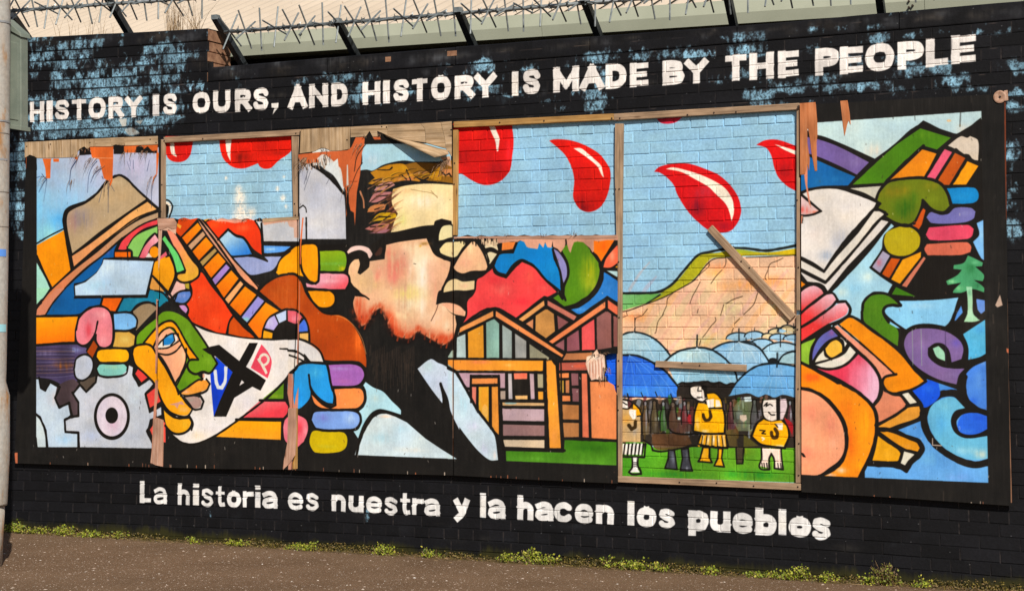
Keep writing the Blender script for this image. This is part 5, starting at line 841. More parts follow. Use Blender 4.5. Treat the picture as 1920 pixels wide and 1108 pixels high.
# ------------------------------------------------------------------ mesh helpers
def tag(o, label=None, cat=None, group=None, kind=None):
    if label: o['label'] = label
    if cat: o['category'] = cat
    if group: o['group'] = group
    if kind: o['kind'] = kind
    return o
def empty(name, loc, rz=0):
    o = bpy.data.objects.new(name, None); COL.objects.link(o); o.location = loc; o.rotation_euler = (0, 0, rz)
    o.empty_display_size = .1
    return o
def link(name, me, parent=None, mat=None):
    o = bpy.data.objects.new(name, me); COL.objects.link(o)
    if mat and not me.materials: me.materials.append(mat)
    if parent:
        o.parent = parent
        o.matrix_parent_inverse = parent.matrix_world.inverted() if parent.type == 'EMPTY' and False else o.matrix_parent_inverse
    return o
def mk(name, V, Fc, mat, parent=None, uv=None, smooth=False):
    """vertices in world places; origin moved to their centre (or the parent's frame)"""
    V = [Vector(v) for v in V]
    if parent is None:
        c0 = sum(V, Vector()) / len(V)
        c0.z = min(v.z for v in V)
    else: c0 = sum(V, Vector()) / len(V)
    me = bpy.data.meshes.new(name)
    me.from_pydata([tuple(v - c0) for v in V], [], Fc)
    if uv is not None:
        L_ = me.uv_layers.new(name='UVMap')
        vi = np.empty(len(me.loops), np.int32); me.loops.foreach_get('vertex_index', vi)
        co = np.array([tuple(v) for v in V])
        U = uv(co)
        L_.data.foreach_set('uv', U[vi].astype(np.float32).ravel())
    me.materials.append(mat)
    if smooth: me.polygons.foreach_set('use_smooth', [True] * len(me.polygons))
    me.update()
    o = bpy.data.objects.new(name, me); COL.objects.link(o)
    if parent:
        o.parent = parent; pw = Vector(parent['_w']) if '_w' in parent else parent.location
        o.location = c0 - pw
        o['_w'] = tuple(c0)
    else:
        o.location = c0; o['_w'] = tuple(c0)
    return o
def uvwall(co): return np.stack([(co[:, 0] - X0) / (X1 - X0), (co[:, 2] - Z0) / (Z1 - Z0)], 1)
class MB:
    def __init__(s): s.V = []; s.F = []
    def add(s, V, Fc):
        b = len(s.V); s.V += [Vector(v) for v in V]; s.F += [tuple(i + b for i in f) for f in Fc]
    def box(s, x0, x1, y0, y1, z0, z1):
        s.add([(x0, y0, z0), (x1, y0, z0), (x1, y1, z0), (x0, y1, z0), (x0, y0, z1), (x1, y0, z1), (x1, y1, z1), (x0, y1, z1)],
              [(0, 3, 2, 1), (4, 5, 6, 7), (0, 1, 5, 4), (1, 2, 6, 5), (2, 3, 7, 6), (3, 0, 4, 7)])
    def rod(s, a, b, r, n=6, r2=None, caps=True):
        a, b = Vector(a), Vector(b); d = (b - a).normalized()
        u = d.orthogonal().normalized(); w = d.cross(u); r2 = r if r2 is None else r2
        V = [a + (u * math.cos(2 * math.pi * i / n) + w * math.sin(2 * math.pi * i / n)) * r for i in range(n)] + \
            [b + (u * math.cos(2 * math.pi * i / n) + w * math.sin(2 * math.pi * i / n)) * r2 for i in range(n)]
        Fc = [(i, (i + 1) % n, n + (i + 1) % n, n + i) for i in range(n)]
        if caps: Fc += [tuple(range(n))[::-1], tuple(range(n, 2 * n))]
        s.add(V, Fc)
    def bar(s, a, b, w, h, up=(0, 0, 1)):
        a, b = Vector(a), Vector(b); d = (b - a).normalized(); x = d.cross(Vector(up)).normalized() * w / 2; z = x.cross(d).normalized() * h / 2
        V = [a - x - z, a + x - z, a + x + z, a - x + z, b - x - z, b + x - z, b + x + z, b - x + z]
        s.add(V, [(0, 1, 2, 3), (7, 6, 5, 4), (0, 4, 5, 1), (1, 5, 6, 2), (2, 6, 7, 3), (3, 7, 4, 0)])
    def build(s, name, mat, parent=None, smooth=False, uv=None): return mk(name, s.V, s.F, mat, parent, uv, smooth)

# ------------------------------------------------------------------ materials
def newmat(name, rough=.7, spec=.3, color=None):
    m = bpy.data.materials.new(name); m.use_nodes = True
    b = m.node_tree.nodes['Principled BSDF']; b.inputs['Roughness'].default_value = rough; b.inputs['Specular IOR Level'].default_value = spec
    if color: b.inputs['Base Color'].default_value = (*color, 1)
    return m, m.node_tree, b
def nd(nt, t, **k):
    n = nt.nodes.new(t)
    for a, v in k.items():
        if a.startswith('i_'):
            key = a[2:]; n.inputs[int(key) if key.isdigit() else key.replace('_', ' ')].default_value = v
        else: setattr(n, a, v)
    return n
def ramp(nt, src, stops):
    r = nt.nodes.new('ShaderNodeValToRGB'); e = r.color_ramp.elements
    while len(e) < len(stops): e.new(.5)
    for q, (p, c) in zip(e, stops):
        q.position = p; q.color = (*c, 1) if len(c) == 3 else c
    nt.links.new(src, r.inputs[0]); return r
def coords(nt, scale=(1, 1, 1), kind='Object'):
    t = nt.nodes.new('ShaderNodeTexCoord'); m = nt.nodes.new('ShaderNodeMapping'); m.inputs['Scale'].default_value = scale
    nt.links.new(t.outputs[kind], m.inputs[0]); return m.outputs[0]
def geo(nt, scale=(1, 1, 1)):
    t = nt.nodes.new('ShaderNodeNewGeometry'); m = nt.nodes.new('ShaderNodeMapping'); m.inputs['Scale'].default_value = scale
    nt.links.new(t.outputs['Position'], m.inputs[0]); return m.outputs[0]
def noise(nt, vec, sc, det=4, ro=.6):
    n = nd(nt, 'ShaderNodeTexNoise', i_Scale=sc, i_Detail=det, i_Roughness=ro); nt.links.new(vec, n.inputs['Vector']); return n.outputs['Fac']
def bump(nt, b, h, st=.3, dist=.005, prev=None):
    n = nd(nt, 'ShaderNodeBump', i_Strength=st, i_Distance=dist); nt.links.new(h, n.inputs['Height'])
    if prev: nt.links.new(prev, n.inputs['Normal'])
    nt.links.new(n.outputs[0], b.inputs['Normal']); return n.outputs[0]
def mul(nt, col, fac, lo, hi):
    mr = nd(nt, 'ShaderNodeMapRange', i_3=lo, i_4=hi, i_1=.3, i_2=.7); nt.links.new(fac, mr.inputs[0])
    mx = nd(nt, 'ShaderNodeMix', data_type='RGBA', blend_type='MULTIPLY'); mx.inputs[0].default_value = 1
    nt.links.new(col, mx.inputs[6]); nt.links.new(mr.outputs[0], mx.inputs[7]); return mx.outputs[2]
def painted(name, im, rough, spec, board):
    m, nt, b = newmat(name, rough, spec)
    t = nd(nt, 'ShaderNodeTexImage'); t.image = im; t.extension = 'EXTEND'; t.interpolation = 'Cubic'
    uvn = nd(nt, 'ShaderNodeUVMap'); uvn.uv_map = 'UVMap'; nt.links.new(uvn.outputs[0], t.inputs[0])
    g = geo(nt); f = noise(nt, g, 45, 5)
    col = mul(nt, t.outputs[0], f, .93, 1.04)
    if board:
        g2 = geo(nt, (1, 1, .05)); f2 = noise(nt, g2, 160, 4); col = mul(nt, col, f2, .965, 1.025)
        n1 = bump(nt, b, f2, .35, .002); bump(nt, b, noise(nt, geo(nt), 4, 2), .25, .02, n1)
    else:
        n1 = bump(nt, b, noise(nt, geo(nt), 260, 4), .35, .0022); bump(nt, b, noise(nt, geo(nt), 30, 3), .3, .006, n1)
    nt.links.new(col, b.inputs['Base Color']); return m
IMW, IMB = wl.image('wall_paint'), bd.image('mural_paint')
M_wall = painted('painted_brick', IMW, .6, .18, False)
M_board = painted('painted_plywood', IMB, .6, .22, True)
def wood(name, c0, c1, c2, sc=1.0):
    m, nt, b = newmat(name, .8, .2)
    uvn = nd(nt, 'ShaderNodeUVMap'); uvn.uv_map = 'UVMap'
    mp = nd(nt, 'ShaderNodeMapping'); mp.inputs['Scale'].default_value = (3 * sc, 90 * sc, 1); nt.links.new(uvn.outputs[0], mp.inputs[0])
    f = noise(nt, mp.outputs[0], 1.0, 6, .65)
    mp2 = nd(nt, 'ShaderNodeMapping'); mp2.inputs['Scale'].default_value = (6, 14, 1); nt.links.new(uvn.outputs[0], mp2.inputs[0])
    f2 = noise(nt, mp2.outputs[0], 1.0, 3, .5)
    r = ramp(nt, f, [(.3, c0), (.5, c1), (.72, c2)])
    col = mul(nt, r.outputs[0], f2, .62, 1.12)
    v = nd(nt, 'ShaderNodeTexVoronoi', i_Scale=1.0); mp3 = nd(nt, 'ShaderNodeMapping'); mp3.inputs['Scale'].default_value = (3.2, 12, 1); nt.links.new(uvn.outputs[0], mp3.inputs[0]); nt.links.new(mp3.outputs[0], v.inputs['Vector'])
    r2 = ramp(nt, v.outputs['Distance'], [(.05, (.25, .16, .1)), (.12, (1, 1, 1))])
    mx = nd(nt, 'ShaderNodeMix', data_type='RGBA', blend_type='MULTIPLY'); mx.inputs[0].default_value = .8; nt.links.new(col, mx.inputs[6]); nt.links.new(r2.outputs[0], mx.inputs[7])
    nt.links.new(mx.outputs[2], b.inputs['Base Color']); bump(nt, b, f, .5, .003); return m
M_wood = wood('weathered_softwood', (.20, .13, .085), (.38, .25, .155), (.52, .37, .245))
M_wood2 = wood('orange_softwood', (.28, .14, .04), (.46, .25, .08), (.56, .36, .14))
M_ply = wood('weathered_plywood', (.26, .16, .08), (.48, .33, .19), (.64, .48, .33), .6)
M_orange = wood('raw_orange_ply', (.40, .12, .04), (.56, .19, .07), (.62, .26, .12), .8)
M_pink = wood('raw_pink_ply', (.38, .20, .13), (.52, .29, .20), (.64, .42, .32), .8)
M_nail, _, _b = newmat('rusty_iron', .6, .4, (.035, .02, .014))
def simple(name, c0, c1, sc, rough=.7, spec=.3, bs=.2, metal=0, bd_=.003):
    m, nt, b = newmat(name, rough, spec); f = noise(nt, geo(nt), sc, 5)
    r = ramp(nt, f, [(.35, c0), (.65, c1)]); nt.links.new(r.outputs[0], b.inputs['Base Color']); b.inputs['Metallic'].default_value = metal
    bump(nt, b, f, bs, bd_); return m
M_rawbrick = simple('raw_brown_brick', (.20, .10, .06), (.36, .20, .12), 22, .9, .15, .5)
M_galv = simple('galvanised_steel', (.16, .19, .20), (.30, .33, .34), 30, .45, .5, .1, .35)
M_dark = simple('dark_steel', (.012, .016, .019), (.03, .035, .04), 20, .5, .4, .1, .2)
M_gut = simple('grey_green_coated_steel', (.36, .38, .29), (.41, .43, .335), 3, .5, .35, .05)
M_gutlo = M_gut
M_shade = simple('shade_toned_masonry', (.02, .018, .012), (.035, .03, .02), 6, .9, .1)  # near-black colour carries the shade of the gap below the gutter
def roofmat():
    m, nt, b = newmat('cream_coated_roof_sheet', .6, .3)
    f = noise(nt, geo(nt), 1.2, 4); r = ramp(nt, f, [(.3, (.49, .41, .32)), (.7, (.58, .49, .39))])
    f2 = noise(nt, geo(nt), 26, 3); r2 = ramp(nt, f2, [(.68, (1, 1, 1)), (.76, (.35, .25, .16))])
    mx = nd(nt, 'ShaderNodeMix', data_type='RGBA', blend_type='MULTIPLY'); mx.inputs[0].default_value = .9
    nt.links.new(r.outputs[0], mx.inputs[6]); nt.links.new(r2.outputs[0], mx.inputs[7])
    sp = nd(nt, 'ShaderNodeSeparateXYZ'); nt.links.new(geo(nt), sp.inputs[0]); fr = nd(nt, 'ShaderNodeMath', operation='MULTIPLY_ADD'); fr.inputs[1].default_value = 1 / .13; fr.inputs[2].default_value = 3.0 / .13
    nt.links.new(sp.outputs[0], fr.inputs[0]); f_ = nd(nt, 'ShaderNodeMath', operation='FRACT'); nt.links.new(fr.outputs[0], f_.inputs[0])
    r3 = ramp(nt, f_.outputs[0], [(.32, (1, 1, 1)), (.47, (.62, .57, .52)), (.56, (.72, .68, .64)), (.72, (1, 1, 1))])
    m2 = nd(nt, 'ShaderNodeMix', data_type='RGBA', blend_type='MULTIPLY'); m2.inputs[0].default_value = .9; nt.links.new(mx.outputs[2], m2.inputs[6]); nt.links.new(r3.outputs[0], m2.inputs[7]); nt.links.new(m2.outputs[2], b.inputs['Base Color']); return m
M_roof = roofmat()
def asphalt():
    m, nt, b = newmat('worn_asphalt', .9, .2)
    g = geo(nt)
    f = noise(nt, g, 1.3, 5); r = ramp(nt, f, [(.3, (.112, .067, .036)), (.7, (.165, .103, .060))])
    f3 = noise(nt, g, 90, 3); c1 = mul(nt, r.outputs[0], f3, .72, 1.25)
    def chips(sc, th, colr, prev, str_=(1, 1, 1)):
        v = nd(nt, 'ShaderNodeTexVoronoi', i_Scale=sc); mp = nd(nt, 'ShaderNodeMapping'); mp.inputs['Scale'].default_value = str_
        w = nd(nt, 'ShaderNodeTexNoise', i_Scale=30.0)
        nt.links.new(g, w.inputs['Vector'])
        ad = nd(nt, 'ShaderNodeMix', data_type='RGBA', blend_type='ADD'); ad.inputs[0].default_value = .03
        nt.links.new(g, ad.inputs[6]); nt.links.new(w.outputs['Color'], ad.inputs[7]); nt.links.new(ad.outputs[2], mp.inputs[0]); nt.links.new(mp.outputs[0], v.inputs['Vector'])
        rd = ramp(nt, v.outputs['Distance'], [(th * .7, (1, 1, 1)), (th, (0, 0, 0))])
        rc = ramp(nt, v.outputs['Color'], [(.55, (0, 0, 0)), (.6, (1, 1, 1))])
        mm = nd(nt, 'ShaderNodeMath', operation='MULTIPLY'); nt.links.new(rd.outputs[0], mm.inputs[0]); nt.links.new(rc.outputs[0], mm.inputs[1])
        mx = nd(nt, 'ShaderNodeMix', data_type='RGBA'); nt.links.new(mm.outputs[0], mx.inputs[0]); nt.links.new(prev, mx.inputs[6]); mx.inputs[7].default_value = (*colr, 1); return mx.outputs[2]
    c2 = chips(60, .22, (.42, .33, .25), c1); c2 = chips(28, .13, (.50, .42, .34), c2, (1, 2, 1)); c2 = chips(110, .3, (.30, .22, .16), c2); c2 = chips(9, .06, (.55, .48, .42), c2, (1, 3.0, 1))
    # moss film towards the wall foot
    sp = nd(nt, 'ShaderNodeSeparateXYZ'); nt.links.new(g, sp.inputs[0]); ad2 = nd(nt, 'ShaderNodeMath', operation='ADD'); sc_ = nd(nt, 'ShaderNodeMath', operation='MULTIPLY'); sc_.inputs[1].default_value = .30
    nt.links.new(noise(nt, g, 5, 4), sc_.inputs[0]); nt.links.new(sp.outputs[1], ad2.inputs[0]); nt.links.new(sc_.outputs[0], ad2.inputs[1])
    rm = ramp(nt, ad2.outputs[0], [(.0, (0, 0, 0)), (.13, (1, 1, 1))]); mx = nd(nt, 'ShaderNodeMix', data_type='RGBA'); nt.links.new(rm.outputs[0], mx.inputs[0]); nt.links.new(c2, mx.inputs[6]); mx.inputs[7].default_value = (.09, .065, .02, 1)
    nt.links.new(mx.outputs[2], b.inputs['Base Color']); bump(nt, b, f3, .5, .006); return m
M_asph = asphalt()

# ------------------------------------------------------------------ the brick wall
wall = empty('brick_wall', (3.6, 0, 0))
wall['_w'] = (3.6, 0, 0)
tag(wall, 'long black painted brick wall with flaking blue paint, white lettering and mural windows', 'wall')
WT = .29                                              # wall thickness
# board outlines in survey pixels (also used to skip bricks that nothing can show)
BO = [[(52, 285), (296, 275), (296, 860), (60, 860)], [(312, 430), (546, 430), (546, 872), (312, 868)], [(575, 262), (838, 252), (838, 876), (575, 872)], [(862, 466), (1128, 466), (1128, 890), (862, 880)], [(1514, 200), (1876, 192), (1884, 930), (1514, 912)]]
def inpoly(x, y, P):
    r = False
    for i in range(len(P)):
        (a, b), (c_, d) = P[i], P[i - 1]
        if (b > y) != (d > y) and x < (c_ - a) * (y - b) / (d - b) + a: r = not r
    return r
UM = 7.07                                             # movement joint
bricks = []
g = .055                                              # half joint in u (10 mm)
def courses():
    for r in range(-13, 38):
        hdr = r % 4 == 3
        us = np.arange(-7, 40, .5) + .25 if hdr else np.arange(-7, 40, 1.) + (.5 if (r % 4) == 1 else 0)
        for u0 in us:
            u1 = u0 + (.5 if hdr else 1)
            segs = [(u0, u1)]
            if u0 < UM - .1 < u1 - .2: segs = [(u0, UM), (UM, u1)]
            for a, b in segs: yield r, a, b
for r, a, b in courses():
    pil = (a + b) / 2 < 7.24
    if r < (-11 if pil else -7): continue
    if pil is False and a < 7.24 and r < -7: a = 7.24
    if pil and r < -7 and b > 7.24: b = 7.24
    if b - a < .12: continue
    bricks.append((r, a, b))
def brickmesh(r, a, b, seed):
    q = random.Random(seed)
    j = lambda s: q.uniform(-s, s)
    gu, gv = .013, .036
    P = [brick_xz(a + gu, r + 1 - gv), brick_xz(b - gu, r + 1 - gv), brick_xz(b - gu, r + gv), brick_xz(a + gu, r + gv)]
    dy = j(.0012); t = [dy + j(.0011) for _ in range(4)]
    ch = .0024 + q.uniform(0, .0012); sx = [1, -1, -1, 1]; sz = [1, 1, -1, -1]
    P = [(x + j(.0012), z + j(.0012)) for x, z in P]
    inner = [(P[i][0] + sx[i] * ch, t[i], P[i][1] + sz[i] * ch) for i in range(4)]
    mid = [(P[i][0] + sx[i] * .001, t[i] + .0035, P[i][1] + sz[i] * .001) for i in range(4)]
    back = [(P[i][0], .016, P[i][1]) for i in range(4)]
    V = inner + mid + back
    Fc = [(0, 1, 2, 3)] + [(i + 4, (i + 1) % 4 + 4, (i + 1) % 4, i) for i in range(4)] + [(i + 8, (i + 1) % 4 + 8, (i + 1) % 4 + 4, i + 4) for i in range(4)]
    return V, Fc
cand = []; rest = []
for k, (r, a, b) in enumerate(bricks):
    x, z = brick_xz((a + b) / 2, r + .5); px, py = px_of(x, 0, z)
    if any(inpoly(px, py, P) for P in BO): continue
    inframe = 22 < px < 1925 and -5 < py < 1105 and not (px < 50 and py < 250)
    x0_, z0_ = brick_xz(a, r + .5); x1_, _ = brick_xz(b, r + .5)
    area = (px_of(x1_, 0, z)[0] - px_of(x0_, 0, z)[0]) * 22
    (cand if inframe else rest).append((area, k, r, a, b))
cand.sort(reverse=True)
for area, k, r, a, b in cand[:300]:
    V, Fc = brickmesh(r, a, b, k); mk('brick', V, Fc, M_wall, wall, uvwall)
mb = MB()
for area, k, r, a, b in cand[300:] + rest:
    V, Fc = brickmesh(r, a, b, k); mb.add(V, Fc)
tag(mb.build('brickwork', M_wall, wall, uv=uvwall), kind='stuff')
# mortar bed, back and ends
zt_lo, zt_pil = brick_xz(20, -7)[1], brick_xz(4, -11)[1]
XE = 1.625
XL_, XR_ = -1.15, 8.35
def zl(x, n):                                         # height of course line n at place x
    u = (x + .01) / .2235
    for _ in range(6): u += (x - brick_xz(u, n)[0]) / .2235
    return brick_xz(u, n)[1]
V = []; Fc = []
xs = np.linspace(XL_, XR_, 60)
for x in xs: V += [(x, .0036, -.2), (x, .0036, zl(x, -7 if x > XE else -7))]
for i in range(len(xs) - 1): Fc.append((2 * i, 2 * i + 2, 2 * i + 3, 2 * i + 1))
M_mortar = M_wall
mk('mortar', V, Fc, M_wall, wall, uvwall)
V = []; Fc = []
xs2 = np.linspace(XL_, XE - .004, 14)
for x in xs2: V += [(x, .0039, zl(x, -7) - .02), (x, .0039, zl(x, -11) + .002)]
for i in range(len(xs2) - 1): Fc.append((2 * i, 2 * i + 2, 2 * i + 3, 2 * i + 1))
mk('mortar', V, Fc, M_wall, wall, uvwall)
core = MB(); core.box(XL_, XR_, .02, WT, -.2, zt_lo - .03); core.box(XL_, XE - .008, .02, WT - .002, zt_lo - .04, zt_pil - .01)
core.build('core', M_shade, wall)
# return face of the taller end: raw brown bricks
for n in range(-11, -7):
    z0_, z1_ = zl(XE, n + 1), zl(XE, n)
    cuts = [.004, .11, .225, WT] if n % 2 else [.004, .17, WT]
    for ya, yb in zip(cuts[:-1], cuts[1:]):
        m_ = MB(); m_.box(XE - .02, XE + .001, ya + .003, yb - .003, z0_ + .005, z1_ - .004); m_.build('brick', M_rawbrick, wall)
m_ = MB(); m_.box(XE - .03, XE - .006, .0125, WT - .004, zl(XE, -7) - .01, zl(XE, -11)); m_.build('mortar', M_rawbrick, wall)
# coping blocks
def coping(x0, x1, n, ztop, seed, endraw=False):
    q = random.Random(seed)
    nx = max(2, int((x1 - x0) / .25)); V = []; Fc = []
    for i in range(nx + 1):
        x = x0 + .003 + (x1 - x0 - .006) * i / nx; zb = zl(x, n) + .004; zt = ztop(x) + q.uniform(-.0015, .0015)
        V += [(x, -.001, zb), (x, -.003 + q.uniform(-.001, .001), zb + .006), (x, -.002, zt - .008), (x, .008, zt), (x, WT + .01, zt + .002), (x, WT + .01, zb)]
    for i in range(nx):
        for k in range(5): Fc.append((6 * i + k, 6 * i + 6 + k, 6 * i + 7 + k, 6 * i + k + 1))
    Fc.append(tuple(range(6))); Fc.append(tuple(range(6 * nx, 6 * nx + 6))[::-1])
    return V, Fc
tl = [inv(392, 127), inv(960, 79.5), inv(1450, 43.5), inv(1905, 3)]
tlo = lambda x: float(np.interp(x, [p[0] for p in tl] + [9], [p[1] for p in tl] + [tl[-1][1] + .004]))
tp = [inv(50, 71), inv(386, 54)]
tpi = lambda x: float(tp[0][1] + (tp[1][1] - tp[0][1]) * (x - tp[0][0]) / (tp[1][0] - tp[0][0]))
cx = [XE + .002] + [float(inv(p, q)[0]) for p, q in ((614, 125), (854, 110), (1106, 85), (1382, 55), (1686, 30))] + [8.33]
for i in range(len(cx) - 1):
    V, Fc = coping(cx[i], cx[i + 1], -7, tlo, i); mk('coping_stone', V, Fc, M_wall, wall, uvwall)
cx = [-1.14, -.32, .62, XE]
for i in range(3):
    V, Fc = coping(cx[i], cx[i + 1], -11, tpi, 20 + i); mk('coping_stone', V, Fc, M_wall, wall, uvwall)
m_ = MB(); m_.box(XE - .002, XE + .0015, .006, WT + .006, zl(XE, -11) + .006, tpi(XE) - .006); m_.build('coping_end', M_rawbrick, wall)
for i, (px, py, w_) in enumerate(((848, 96, 20), (728, 107, 12))):   # chipped coping edges
    p = W(px, py + 6, -.0035); m_ = MB(); m_.box(p.x - w_ * .0019, p.x + w_ * .0017, -.0045, .02, p.z - .012, p.z + .022); m_.build('chip', M_rawbrick, wall)

# ------------------------------------------------------------------ mural boards
def prism(name, P, yf, yb, mat, parent=None, uv=uvwall, jag=0, seed=1):
    """outline in survey pixels, extruded between two depths"""
    X_, Z_ = inv([p[0] for p in P], [p[1] for p in P], yf)
    n = len(P); V = [(float(x), yf, float(z)) for x, z in zip(X_, Z_)] + [(float(x), yb, float(z)) for x, z in zip(X_, Z_)]
    area = sum(V[i][0] * V[(i + 1) % n][2] - V[(i + 1) % n][0] * V[i][2] for i in range(n))
    Fc = [tuple(range(n)) if area > 0 else tuple(range(n))[::-1], tuple(range(n, 2 * n))[::-1] if area > 0 else tuple(range(n, 2 * n))]
    for i in range(n):
        j = (i + 1) % n; Fc.append((i + n, j + n, j, i) if area > 0 else (i, j, j + n, i + n))
    return mk(name, V, Fc, mat, parent, uv)
def uvalong(a, b, yy=0):
    A, B = W(*a, yy), W(*b, yy); d = (B - A).normalized(); n_ = Vector((-d.z, 0, d.x)); off = rnd.uniform(0, 50)
    return lambda co: np.stack([(co[:, 0] - A.x) * d.x + (co[:, 2] - A.z) * d.z + off, (co[:, 0] - A.x) * n_.x + (co[:, 2] - A.z) * n_.z + (co[:, 1]) * 1.0 + off * .3], 1)
def jagged(a, b, n, amp, seed):
    q = random.Random(seed); out = []
    for i in range(n):
        t = (i + .5) / n; x = a[0] + (b[0] - a[0]) * t + q.uniform(-1, 1); y = a[1] + (b[1] - a[1]) * t
        out.append((x, y + (-amp * q.uniform(.3, 1) if i % 2 else amp * q.uniform(0, .5))))
    return out
YBK = YB + .011
def bolt(parent, px, py, r=.006, y=YB):
    p = W(px, py, y); m_ = MB(); m_.rod((p.x, y + .002, p.z), (p.x, y - .003, p.z), r, 6); return m_.build('nail', M_nail, parent)
def board(outline, label):
    o = prism('mural_board', outline, YB, YBK, M_board, None)
    tag(o, label, 'mural board', 'painted plywood boards of the mural'); return o
bA = board([(50, 266), (175, 261), (300, 257), (300, 409), (300, 560), (294, 566), (293, 600), (296, 640), (292, 700), (295, 760), (288, 800), (285, 868), (296, 876), (150, 872), (27, 868), (40, 560)], 'leftmost mural board with a tan hat, grey cog wheels and a pink hand')
bB = board([(302, 412)] + jagged((304, 411), (492, 412), 16, 3.5, 3) + [(494, 414), (556, 408), (556, 560), (552, 640), (550, 690), (547, 760), (552, 800), (545, 880), (420, 879), (302, 876), (290, 868), (294, 780), (297, 600)], 'low mural board with a guitar neck, a green masked face and white cloth lettered UAP')
bC = board([(562, 246), (700, 238), (848, 229), (848, 520), (849, 700), (849, 891), (700, 887), (548, 881), (548, 880), (552, 806), (549, 760), (553, 690), (555, 640), (559, 560), (559, 300)], 'mural board painted with the profile of a man wearing black glasses')
bD = board([(851, 444)] + jagged((856, 443), (1150, 442), 22, 2.6, 5) + [(1157, 442), (1157, 662), (1140, 664), (1135, 668), (1138, 690), (1132, 704), (1140, 716), (1150, 722), (1153, 734), (1157, 742), (1158, 906), (1000, 899), (851, 891)], 'mural board of timber houses, a red hill and the tip of a nose')
bE = board([(1502, 197), (1885, 176), (1887, 420), (1891, 700), (1897, 948), (1700, 934), (1503, 922)], 'rightmost mural board with a pencil, an open book, an orange face and blue waves')
# exposed ply strips along the board tops
def strip(parent, P, mat=M_ply, name='exposed_ply', dy=.003, vertical=False):
    a, b = (P[0], P[1]) if not vertical else (P[0], P[-1])
    return prism(name, P, YB - dy, YB + .001, mat, parent, uvalong(a, b, YB))
c5 = lambda x, y: (30 + x / 5.832, 230 + y / 5.832)
c7 = lambda x, y: (540 + x / 5.0375, 210 + y / 5.0375)
for P in ([(95, 215), (314, 205), (324, 388), (230, 388), (200, 370), (150, 352), (120, 372), (95, 385)], [(317, 205), (500, 192), (500, 200), (498, 330), (500, 384), (326, 388)], [(502, 192), (855, 178), (862, 262), (810, 265), (780, 290), (745, 262), (700, 285), (672, 320), (668, 375), (640, 380), (502, 384)],
          [(858, 178), (1028, 168), (1042, 262), (866, 263)], [(1031, 168), (1180, 162), (1182, 250), (1110, 245), (1090, 240), (1066, 250), (1045, 262)], [(1182, 162), (1548, 148), (1550, 240), (1300, 250), (1184, 252)]):
    strip(bA, [c5(*p) for p in P], vertical=P[0][0] < 600)
for P in ([(120, 168), (203, 162), (205, 380), (112, 392)], [(206, 162), (300, 155), (302, 345), (250, 372), (208, 380)], [(303, 155), (395, 150), (398, 368), (370, 350), (330, 340), (305, 345)], [(398, 150), (586, 142), (582, 350), (500, 365), (401, 368)], [(590, 142), (940, 122), (940, 225), (880, 195), (840, 180), (845, 232), (800, 235), (770, 180), (735, 232), (592, 240)],
          [(943, 122), (1250, 110), (1290, 160), (1300, 290), (1150, 270), (980, 240), (943, 226)], [(1253, 110), (1440, 98), (1478, 250), (1488, 345), (1304, 292), (1294, 160)], [(1444, 98), (1545, 90), (1545, 420), (1520, 380), (1492, 346), (1480, 240)]):
    strip(bC, [c7(*p) for p in P], vertical=P[0][0] < 500)
# worn ribbons of raw ply at the joints
c4_ = lambda x, y: (230 + x / 3.956, 600 + y / 3.956)
strip(bA, [c4_(*p) for p in [(228, 735), (250, 725), (300, 742), (302, 900), (296, 1085), (245, 1075), (206, 1055), (222, 930)]], M_pink, 'torn_veneer', .0025, True)
strip(bB, [c4_(*p) for p in [(1228, 655), (1285, 650), (1290, 830), (1280, 1000), (1240, 1060), (1190, 1108), (1196, 1040), (1222, 900)]], M_pink, 'torn_veneer', .004, True)
strip(bB, [c4_(*p) for p in [(1288, 652), (1299, 652), (1296, 1100), (1266, 1105), (1264, 1068), (1284, 1000)]], M_wood2, 'exposed_ply', .002, True)
d3_ = lambda x, y: (1490 + x / 3.6925, 180 + y / 3.6925)
strip(bE, [d3_(*p) for p in [(36, 52), (143, 44), (155, 170), (157, 268), (150, 330), (154, 518), (141, 520), (118, 400), (106, 300), (92, 215), (86, 236), (88, 330), (102, 430), (99, 518), (90, 470), (72, 540), (37, 546)]], M_orange, 'torn_veneer', .0025, True)
strip(bE, [d3_(*p) for p in [(316, 36), (365, 31), (380, 120), (386, 200), (374, 168), (362, 200), (345, 276), (334, 200)]], M_orange, 'torn_veneer', .0025, True)
strip(bD, [(840 + x / 4.615, 430 + y / 4.615) for x, y in [(50, 66), (500, 62), (900, 56), (1460, 50), (1460, 76), (1300, 80), (1100, 78), (900, 86), (700, 80), (500, 84), (300, 76), (50, 78)]], M_pink, 'exposed_ply', .002)
strip(bB, [(290 + x / 4.2607, 380 + y / 4.2607) for x, y in [(860, 128), (1130, 112), (1148, 114), (1148, 135), (1000, 142), (900, 156), (868, 158)]], M_ply, 'exposed_ply', .002)
strip(bB, [(290 + x / 4.2607, 380 + y / 4.2607) for x, y in [(24, 126), (150, 124), (175, 160), (172, 205), (140, 212), (105, 196), (60, 214), (28, 214)]], M_pink, 'torn_veneer', .0025)
